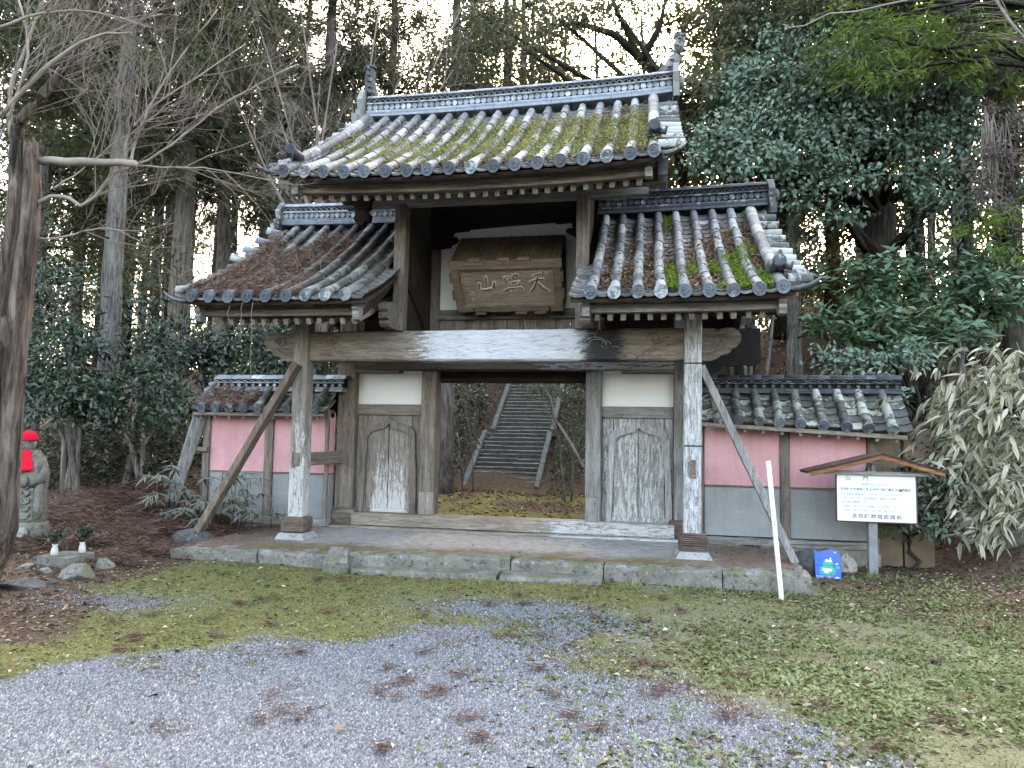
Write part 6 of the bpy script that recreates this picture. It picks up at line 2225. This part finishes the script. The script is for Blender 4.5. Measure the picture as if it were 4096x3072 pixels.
for c, rx, ry in sb_:
    for k in range(9):
        e = np.array(c)+gs.normal(0, .5, 3)*np.array([rx, rx*.7, ry])
        s0 = np.array([e[0]+.35+gs.random()*.3, e[1]+.25, gzf(e[0]+.4, 1.4)+.2])
        st.tube([s0, (s0+e)/2+np.array([.05, 0, .15]), e], [.006, .005, .003], 5)
    n = int(62*rx*ry/.12)
    for k in range(n):
        u = gs.normal(0, .62, 3)
        p = np.array(c)+u*np.array([rx, rx*.55, ry])
        for q in range(4):
            a = gs.normal(3.7, .75)
            d = np.array([math.cos(a), math.sin(a)*.9, gs.normal(-.55, .45)])
            cand.append((p+gs.normal(0, .02, 3), d, int(gs.choice(5, p=[.27, .27, .22, .14, .10])), gs.uniform(.7, 1.2)))
cand.sort(key=lambda c_: c_[0][1])
so_ = st.build('stems', M['twig_pale'], bg_, True); so_.location = I0; tag(so_, kind='stuff')
mass = MB(); mt_ = []
for i, (p, d, k, s_) in enumerate(cand):
    yv = Vector(d).normalized()
    zv = (Vector((gs.normal(0, .5), gs.normal(-.3, .5), 1))); zv = (zv-yv*zv.dot(yv)).normalized()
    Mx = frame(Vector(p), yv.cross(zv), yv, zv) @ Matrix.Scale(s_, 4)
    if i % max(1, len(cand)//290) == 0 and i//max(1, len(cand)//290) < 290 and False or i < 290:
        place(lm_[k], 'leaf', bg_, Matrix.Translation(I0) @ Mx)
    else:
        me = lm_[k]
        mass.add([Mx @ v.co for v in me.vertices], [tuple(f.vertices) for f in me.polygons])
        mt_ += [v.value for v in me.attributes['tint'].data]
o = mass.build('leaf_mass', M['leaf_sasa'], bg_); o.location = I0; tag(o, kind='stuff')
t_ = o.data.attributes.new('tint', 'FLOAT', 'POINT'); t_.data.foreach_set('value', mt_)
rock('mossy_stump', (5.75, 1.35, .0), (.5, .3, .42), stone_mat('stump', (.05, .05, .045), (.15, .15, .13), .4), 'lichen covered old stump under the bamboo grass at the right edge', 77, None, .1, 4, .6, 'stump')
# bamboo grass clump with white-edged leaves by the left wall
sp_ = empty('bamboo_grass', (-4.4, .35, .0))
tag(sp_, 'dark bamboo grass with white leaf edges in front of the left wall end', 'bamboo grass')
mass = MB(); mt_ = []
M['leaf_edge'] = leaf_mat('edged_bamboo_leaf', [(0, (.035, .05, .03)), (.5, (.075, .095, .06)), (.66, (.36, .37, .31)), (1, (.52, .52, .46))], .5, .35, .15)
rs = random.Random(55)
st = MB()
for (dx, dy) in [(random.uniform(370, 600), random.uniform(1040, 1135)) for _ in range(34)]+list(((465, 1085), (500, 1105), (540, 1095), (430, 1060), (575, 1110), (610, 1125), (480, 1140), (400, 1090), (520, 1075), (440, 1120), (640, 1122), (360, 1110), (420, 1020), (390, 1050))):
    c = ray_at(dx*.97+rs.uniform(-8, 8)-30, dy-14, .35+rs.uniform(-.3, .3))
    st.tube([(c.x-.25, c.y+.3, gzf(c.x-.25, c.y+.3)), (c.x-.1, c.y+.1, c.z+.04), c], [.005, .005, .004], 5)
    for w in range(2):
        cc = c+Vector((rs.uniform(-.1, .1), rs.uniform(-.1, .1), rs.uniform(-.05, .05)))*w
        for k in range(6):
            a = 2*PI*k/6+rs.uniform(-.4, .4)
            yv = Vector((math.cos(a), math.sin(a), rs.uniform(-.5, .2))).normalized()
            zv = Vector((0, -.4, 1)); zv = (zv-yv*zv.dot(yv)).normalized()
            Mx = frame(cc, yv.cross(zv), yv, zv) @ Matrix.Scale(rs.uniform(.55, .95), 4)
            me = lm_[1]
            mass.add([Mx @ v.co for v in me.vertices], [tuple(f.vertices) for f in me.polygons])
            mt_ += [v.value for v in me.attributes['tint'].data]
o = mass.build('leaf_mass', M['leaf_edge'], sp_); o.location = -Vector(sp_.location); tag(o, kind='stuff')
t_ = o.data.attributes.new('tint', 'FLOAT', 'POINT'); t_.data.foreach_set('value', mt_)
o = st.build('stems', M['twig'], sp_, True); o.location = -Vector(sp_.location); tag(o, kind='stuff')

# ================================================================== GROUND COVER
def frustum_pts(n, y0, y1, seed, bias=1., xlo=-9, xhi=9):
    """points on the ground spread over the part of the yard the lens takes in, with a margin"""
    q = np.random.default_rng(seed)
    y = y0+(y1-y0)*q.random(n)**bias
    d = (y-CAM.y)
    ang0, ang1 = math.tan(YAW-.72), math.tan(YAW+.72)
    x = CAM.x+d*(ang0+(ang1-ang0)*q.random(n))
    k = (x > xlo) & (x < xhi)
    return x[k], y[k], q


def on_platform(x, y):
    return (x > -3.15) & (x < 3.28) & (y > np.interp(x, [-3.1, -1.2, .4, 3.3], [-1.03, -.93, -.70, -.78]))


x, y, q = frustum_pts(310000, -5.6, -1.0, 21, 1.35)
gm, mm, gg, ll = masks(x, y)
k = (q.random(len(x)) < gm*1.1-.06+.03*(gm > .02)) & ~on_platform(x, y)
x, y = x[k], y[k]
n = len(x)
r = q.uniform(.0032, .0078, n)*(1+.5*(q.random(n) < .06))
O = np.array([(1, 0, -.5), (-1, 0, -.5), (0, 1, -.5), (0, -1, -.5), (0, 0, 1)], float)     # bedded stones: only the upper faces
OF = np.array([(0, 2, 4), (2, 1, 4), (1, 3, 4), (3, 0, 4)])
V = O[None]*(r[:, None, None]*q.uniform(.65, 1.35, (n, 5, 1)))
an = q.random(n)*2*PI
c, s = np.cos(an)[:, None], np.sin(an)[:, None]
V = np.stack([V[..., 0]*c-V[..., 1]*s, V[..., 0]*s+V[..., 1]*c+V[..., 2]*.35, V[..., 2]*.75+V[..., 0]*.25], -1)
V += np.stack([x, y, gz(x, y)+r*.25], -1)[:, None]
F_ = (OF[None]+np.arange(n)[:, None, None]*5).reshape(-1, 3)
m, nt, b = new_mat('gravel', .85, .25)
at = nd(nt, 'ShaderNodeAttribute', attribute_name='tint')
nt.links.new(ramp(nt, at.outputs['Fac'], [(0, (.07, .075, .081)), (.5, (.16, .17, .182)), (.92, (.26, .27, .283)), (1, (.42, .42, .42))]), b.inputs['Base Color'])
tag(npmesh('gravel', V.reshape(-1, 3), F_, m, None, False, {'tint': np.repeat(q.random(n), 5)}), 'loose blue-grey gravel of the forecourt', 'gravel', kind='stuff')

# moss cushions and small flat plants
x, y, q = frustum_pts(120000, -5.4, -.95, 22, .9)
gm, mm, gg, ll = masks(x, y)
k = (q.random(len(x)) < mm*.8-.05+gm*.05) & ~on_platform(x, y)
x, y = x[k], y[k]; n = len(x)
a = q.random(n)*2*PI
V, F_, T = leaves(np.stack([x, y, gz(x, y)-.002], 1), np.stack([np.cos(a), np.sin(a), q.uniform(.2, 1.1, n)], 1), np.stack([q.normal(0, .5, n), q.normal(0, .5, n), np.ones(n)], 1), q.uniform(.010, .022, n), q.uniform(.006, .011, n), np.clip(fbm(x, y, 1.7, 4, 31)*1.1-.1+q.normal(0, .18, n), 0, 1))
tag(npmesh('ground_moss', V, F_, M['moss_leaf'], None, False, {'tint': T}), 'yellow-green moss carpet before the platform', 'moss', kind='stuff')
x, y, q = frustum_pts(150000, -5.2, .6, 23, .95)
gm, mm, gg, ll = masks(x, y)
cl_ = fbm(x, y, 2.2, 4, 40)
k = (q.random(len(x)) < np.clip(gg*.95*sst(.30, .62, cl_)+mm*.09*sst(.45, .6, cl_)+gm*.035*sst(.5, .62, cl_)*sst(.3, 1.6, x), 0, 1)) & ~on_platform(x, y)
x, y = x[k], y[k]; n = len(x)
a = q.random(n)*2*PI
V, F_, T = leaves(np.stack([x, y, gz(x, y)], 1), np.stack([np.cos(a), np.sin(a), q.uniform(.15, .9, n)], 1), np.stack([q.normal(0, .4, n), q.normal(0, .4, n), np.ones(n)], 1), q.uniform(.016, .046, n), q.uniform(.012, .027, n), np.clip(fbm(x, y, 1.3, 4, 33)*1.1-.1+q.normal(0, .2, n), 0, 1))
tag(npmesh('ground_plants', V, F_, M['clover'], None, False, {'tint': T}), 'low clover and weeds spread over the right side of the yard', 'ground cover', kind='stuff')


def tufts(name, spots, seed, mat, hgt, label, cat):
    q = np.random.default_rng(seed)
    P, D_, Lg, Wg, T = [], [], [], [], []
    for sx, sy, n, h in spots:
        for k in range(n):
            a = q.random()*2*PI
            P.append((sx+q.normal(0, .035), sy+q.normal(0, .035), gzf(sx, sy)-.005))
            D_.append((math.cos(a)*.6, math.sin(a)*.6, q.uniform(.3, 1.3)))
            Lg.append(h*q.uniform(.5, 1.2)); Wg.append(q.uniform(.006, .011)); T.append(q.uniform(.3, 1))
    V, F_, T = leaves(np.array(P), np.array(D_), q.normal(0, 1, (len(P), 3)), np.array(Lg), np.array(Wg), np.array(T))
    tag(npmesh(name, V, F_, mat, None, False, {'tint': T}), label, cat, kind='stuff')


q = np.random.default_rng(66)
sp = [(1.05, -1.05, 26, .06), (1.62, -.98, 34, .10), (2.02, -1.02, 40, .13), (2.3, -1.05, 18, .07), (3.0, -.95, 20, .07), (3.05, -.25, 26, .10), (3.75, -.05, 30, .10), (3.95, .15, 30, .12), (4.2, .2, 18, .08), (3.35, -.6, 14, .06), (-1.7, -1.2, 26, .05), (-1.2, -1.15, 20, .05), (-.2, -1.02, 16, .04), (-2.9, -2.3, 26, .05), (-2.7, -2.15, 20, .04)]
for k in range(150):
    sx, sy = q.uniform(1.2, 4.6), q.uniform(-4.3, -.9)
    g_, m_, r_, l_ = masks(sx, sy)
    if q.random() < r_*.9:
        sp.append((sx, sy, int(q.integers(8, 24)), q.uniform(.03, .085)))
tufts('grass_tufts', sp, 67, M['clover'], .1, 'tufts of grass along the platform kerb and in the right of the yard', 'grass')


# fallen leaves and dead cedar sprays
def litter(name, x, y, z, q, lo, hi, label, mat='litter', ar=.42, tint=None):
    n = len(x)
    a = q.random(n)*2*PI
    L = q.uniform(lo, hi, n)
    V, F_, T = leaves(np.stack([x, y, z+.004+q.random(n)*.012], 1), np.stack([np.cos(a), np.sin(a), q.normal(0, .22, n)], 1), np.stack([q.normal(0, .35, n), q.normal(0, .35, n), np.ones(n)], 1), L, L*ar*q.uniform(.6, 1.2, n), q.random(n)**1.2 if tint is None else tint, .25)
    return tag(npmesh(name, V, F_, M[mat], None, False, {'tint': T}), label, 'leaf litter', kind='stuff')


x, y, q = frustum_pts(42000, -5.4, 2.4, 24, .8)
gm, mm, gg, ll = masks(x, y)
clp = fbm(x, y, 1.6, 3, 50)
k = (q.random(len(x)) < np.clip(ll*.9+gg*.42*sst(.4, .6, clp)+.024+mm*.085+gm*.02*sst(.45, .6, clp), 0, 1)) & ~on_platform(x, y)
litter('fallen_leaves', x[k], y[k], gz(x[k], y[k]), q, .025, .065, 'brown fallen leaves strewn over the yard and under the trees')
# leaves on the platform and through the doorway
q = np.random.default_rng(70)
n = 900
x = q.uniform(-3.0, 3.2, n); y = q.uniform(-.85, .95, n)
k = q.random(n) < (.12+.9*sst(1.9, 3.0, abs(x)))*(.6+.4*sst(.2, .8, abs(y)))
litter('platform_leaves', x[k], y[k], np.zeros(k.sum()), q, .02, .05, 'dry leaves lying on the gate platform')
n = 34000
x = q.uniform(-7, 4.5, n); y = q.uniform(1.8, 16, n)
k = (q.random(n) < .25+.75*sst(7.5, 9.2, y))
litter('hill_leaves', x[k], y[k], gz(x[k], y[k]), q, .05, .13, 'fallen leaves covering the slope beside the stairs')


def sprays(spots, q, zf, label, name, L=.11, n=34, tl=(.05, .5), pile=.025):
    P, D_, T = [], [], []
    for sx, sy, sc in spots:
        a0 = q.random()*2*PI
        for k in range(n):
            t = q.random()
            a = a0+q.normal(0, .55)
            px = sx+math.cos(a0)*t*sc+q.normal(0, .02); py = sy+math.sin(a0)*t*sc+q.normal(0, .02)
            P.append((px, py, zf(px, py)+.004+q.random()*pile)); D_.append((math.cos(a), math.sin(a), q.normal(.05, .22))); T.append(q.uniform(*tl))
    n_ = len(P)
    V, F_, T = leaves(np.array(P), np.array(D_), np.stack([q.normal(0, .6, n_), q.normal(0, .6, n_), np.ones(n_)], 1), q.uniform(.4, 1.1, n_)*L, np.full(n_, .006), np.array(T))
    tag(npmesh(name, V, F_, M['cedar_dead'], None, False, {'tint': T}), label, 'leaf litter', kind='stuff')


M['cedar_dead'] = leaf_mat('dead_cedar', [(0, (.085, .045, .036)), (.5, (.19, .11, .088)), (1, (.36, .25, .20))], .85, .15, .1)
sp = [(2.95, -1.45, .28), (3.1, -1.4, .25), (3.2, -1.3, .2), (.55, -4.05, .2), (.62, -4.0, .12), (1.3, -3.9, .12), (-.15, -4.25, .26), (-.05, -4.2, .2), (-.1, -4.35, .18), (.3, -3.3, .12), (-.3, -4.7, .2), (.2, -4.45, .15), (1.75, -3.1, .15), (.5, -3.75, .25), (1.9, -3.6, .2), (.9, -2.75, .14), (1.15, -2.8, .2), (-1.2, -2.1, .18), (-1.9, -3.2, .2), (-1.4, -3.0, .15), (1.9, -3.5, .2), (2.2, -3.3, .2)]
for k in range(40):
    sx, sy = q.uniform(-2.2, 3.6), q.uniform(-4.6, -1.3)
    sp.append((sx, sy, q.uniform(.04, .12)))
sprays(sp, q, gzf, 'reddish dead cedar sprays scattered on the yard', 'cedar_sprays')
sp = [(q.uniform(-5.6, -2.95), q.uniform(-1.6, 1.6), q.uniform(.1, .3)) for k in range(420)]
sp = [s for s in sp if not (s[0] > -3.0 and s[1] > -1.0) and not (-4.15 < s[0] and s[1] > .85)]
sprays(sp, q, gzf, 'deep red-brown cedar litter on the bank between statue and left wall', 'cedar_litter_bank', .2, 60, (.05, .75), .11)

# ---- what grows and lies on the roofs
def roof_points(sl, x0, x1, n, q, fn, t0=.02, t1=.97):
    x = q.uniform(x0, x1, n); t = q.uniform(t0, t1, n)
    k = q.random(n) < fn(x, t)
    return x[k], t[k]


def roof_scatter(name, sl, rows, x, t, q, lo, hi, ar, mat, label, tint, hump=.03, up=.5):
    rows = np.array(rows)
    dist = np.min(np.abs(x[:, None]-rows[None]), 1)
    P = np.array([sl.P(a, b_, 0.) for a, b_ in zip(x, t)])
    N_ = np.array([sl.N(a, b_) for a, b_ in zip(x, t)])
    lift = np.where(dist < .05, np.sqrt(np.maximum(.052**2-dist**2, 0))+.002, -.012)+q.random(len(x))*hump
    P = P+N_*lift[:, None]
    n = len(x)
    a = q.random(n)*2*PI
    D_ = np.stack([np.cos(a), np.sin(a)*.8, np.sin(a)*.5], 1)+N_*q.normal(up, .3, n)[:, None]
    L = q.uniform(lo, hi, n)
    V, F_, T = leaves(P, D_, N_+q.normal(0, .5, (n, 3)), L, L*ar, tint(x, t, n))
    tag(npmesh(name, V, F_, M[mat], None, False, {'tint': T}), label, 'roof growth', kind='stuff')


q = np.random.default_rng(80)
fu = lambda x, t: np.clip(sst(.42, .60, fbm(x, t*2.4, 1.9, 4, 61)+.30*np.exp(-((t-.47)/.33)**2)*sst(-1.9, .2, x)-.06*sst(.3, -1.6, x)), 0, 1)*sst(.96, .7, t)*sst(.03, .14, t)*(1-.35*sst(.0, .05, np.abs(((x+1.895)/.2168+.5) % 1-.5)-.28)*0)
rid = lambda x: np.abs(((x+1.895)/.2168+.5) % 1-.5)*.2168
x, t = roof_points(US, -1.95, 1.85, 95000, q, lambda x, t: fu(x, t)*np.where(rid(x) < .055, .75*sst(.38, .62, fbm(x, t*2, 4., 2, 3)+.12*np.exp(-((t-.5)/.25)**2)), .9))
roof_scatter('roof_moss', US, rows_u, x, t, q, .012, .03, .5, 'moss_roof', 'yellow-green moss filling the channels of the upper roof', lambda x, t, n: np.clip(fbm(x, t*3, 2., 3, 71)*1.2-.1+q.normal(0, .2, n), 0, 1), .045, .6)
x, t = roof_points(US, -1.95, 1.85, 15000, q, lambda x, t: (.18+.8*sst(.5, .68, fbm(x, t*2, 2.3, 3, 66))*sst(.35, .8, t)+.35*sst(.2, .04, t))*np.where(rid(x) < .055, .06, 1))
roof_scatter('roof_leaves', US, rows_u, x, t, q, .025, .055, .4, 'litter', 'dry leaves caught between the tiles of the upper roof', lambda x, t, n: q.random(n)**1.4*.8, .03, .1)
rs_l = sorted([-(1.215+.2125*i) for i in range(9)]); rs_r = sorted([1.215+.2125*i for i in range(9)])
ridl = lambda x: np.abs(((np.abs(x)-1.215)/.2125+.5) % 1-.5)*.2125
# left lower roof: thick mat of red-brown cedar needles
x, t = roof_points(SL, -3.05, -1.3, 60000, q, lambda x, t: np.clip(sst(.40, .56, fbm(x, t*2.2, 1.5, 3, 83)+.28*np.exp(-((t-.45)/.26)**2)*sst(-1.75, -2.35, x)-.22*sst(-2.0, -1.5, x)), 0, 1)*np.where(ridl(x) < .055, .55*sst(-1.9, -2.3, x), .85)*sst(.95, .75, t))
roof_scatter('roof_needle_mat', SL, rs_l, x, t, q, .05, .12, .085, 'cedar_dead', 'mat of red-brown cedar needles on the left lower roof', lambda x, t, n: q.random(n), .05, .15)
x, t = roof_points(SL, -3.05, -2.4, 5000, q, lambda x, t: sst(.45, .6, fbm(x, t*2, 2.5, 3, 88))*sst(.2, .4, t)*sst(.85, .6, t)*sst(-2.5, -2.9, x))
roof_scatter('left_roof_moss', SL, rs_l, x, t, q, .014, .03, .5, 'moss_leaf', 'moss along the outer edge of the left lower roof', lambda x, t, n: np.clip(q.normal(.5, .2, n), 0, 1), .04, .8)
# right lower roof: brown leaves and bright moss
x, t = roof_points(SR, 1.2, 3.0, 22000, q, lambda x, t: (.10+.75*sst(.36, .52, fbm(x, t*2, 1.8, 3, 91)+.25*np.exp(-((t-.55)/.25)**2)*sst(1.6, 2.0, x)-.12))*np.where(ridl(x) < .055, .05, 1)*sst(.96, .85, t))
roof_scatter('right_roof_leaves', SR, rs_r, x, t, q, .025, .055, .45, 'litter', 'brown leaves lying between the tiles of the right lower roof', lambda x, t, n: q.random(n)**1.3*.75, .03, .1)
x, t = roof_points(SR, 1.9, 3.0, 52000, q, lambda x, t: np.clip(sst(.50, .62, fbm(x*1.1, t*2.2, 2.2, 3, 95)+.24*np.exp(-((t-.36)/.17)**2-((x-2.55)/.45)**2)), 0, 1)*np.where(ridl(x) < .055, .4*sst(2.35, 2.6, x)*np.exp(-((t-.42)/.12)**2), .95))
M['moss_bright'] = leaf_mat('bright_moss', [(0, (.06, .10, .015)), (.5, (.13, .20, .03)), (1, (.22, .30, .06))], .9, .1, .15)
roof_scatter('right_roof_moss', SR, rs_r, x, t, q, .014, .03, .55, 'moss_bright', 'bright green moss patch on the right lower roof', lambda x, t, n: np.clip(q.normal(.5, .22, n), 0, 1), .035, .8)
# needles on the coping of the left wall
wsl, wrows = WALL_SLOPES[0]
x, t = roof_points(wsl, -4.1, -2.6, 5000, q, lambda x, t: sst(.42, .58, fbm(x, t, 2.2, 3, 99))*sst(-2.7, -3.3, x))
roof_scatter('coping_needles', wsl, wrows, x, t, q, .05, .11, .08, 'cedar_dead', 'brown needles on the coping of the left wall', lambda x, t, n: q.random(n), .03, .1)
# three thin dead vines hanging from the left eave
for (dx, y0_, y1_), lab in zip(((497, 655, 700), (524, 655, 735), (546, 652, 830)), ('shortest', 'middle', 'longest')):
    p0 = ray_at(dx, y0_, -1.12); p1 = ray_at(dx-6, y1_, -1.12)
    mb = MB(); mb.tube(wobble(p0, p1, 6, .012, random.Random(dx)), .0035, 4)
    tag(mb.build('hanging_twig', M['twig'], None, True), lab+' of the dry twigs hanging from the left eave', 'twig', 'dry twigs hanging from the left eave')

# ================================================================== thin winter haze under the trees
mb = MB(); mb.box(-175, 175, -175, 175, -1.6, 30, .001)
hz = mb.build('haze')
tag(hz, kind='stuff')
hm = bpy.data.materials.new('haze')
hm.use_nodes = True
hm.node_tree.nodes.remove(hm.node_tree.nodes['Principled BSDF'])
pv = nd(hm.node_tree, 'ShaderNodeVolumePrincipled', {'Density': .010, 'Anisotropy': .55, 'Color': (.93, .95, 1, 1)})
hm.node_tree.links.new(pv.outputs[0], hm.node_tree.nodes['Material Output'].inputs['Volume'])
hz.data.materials.append(hm)
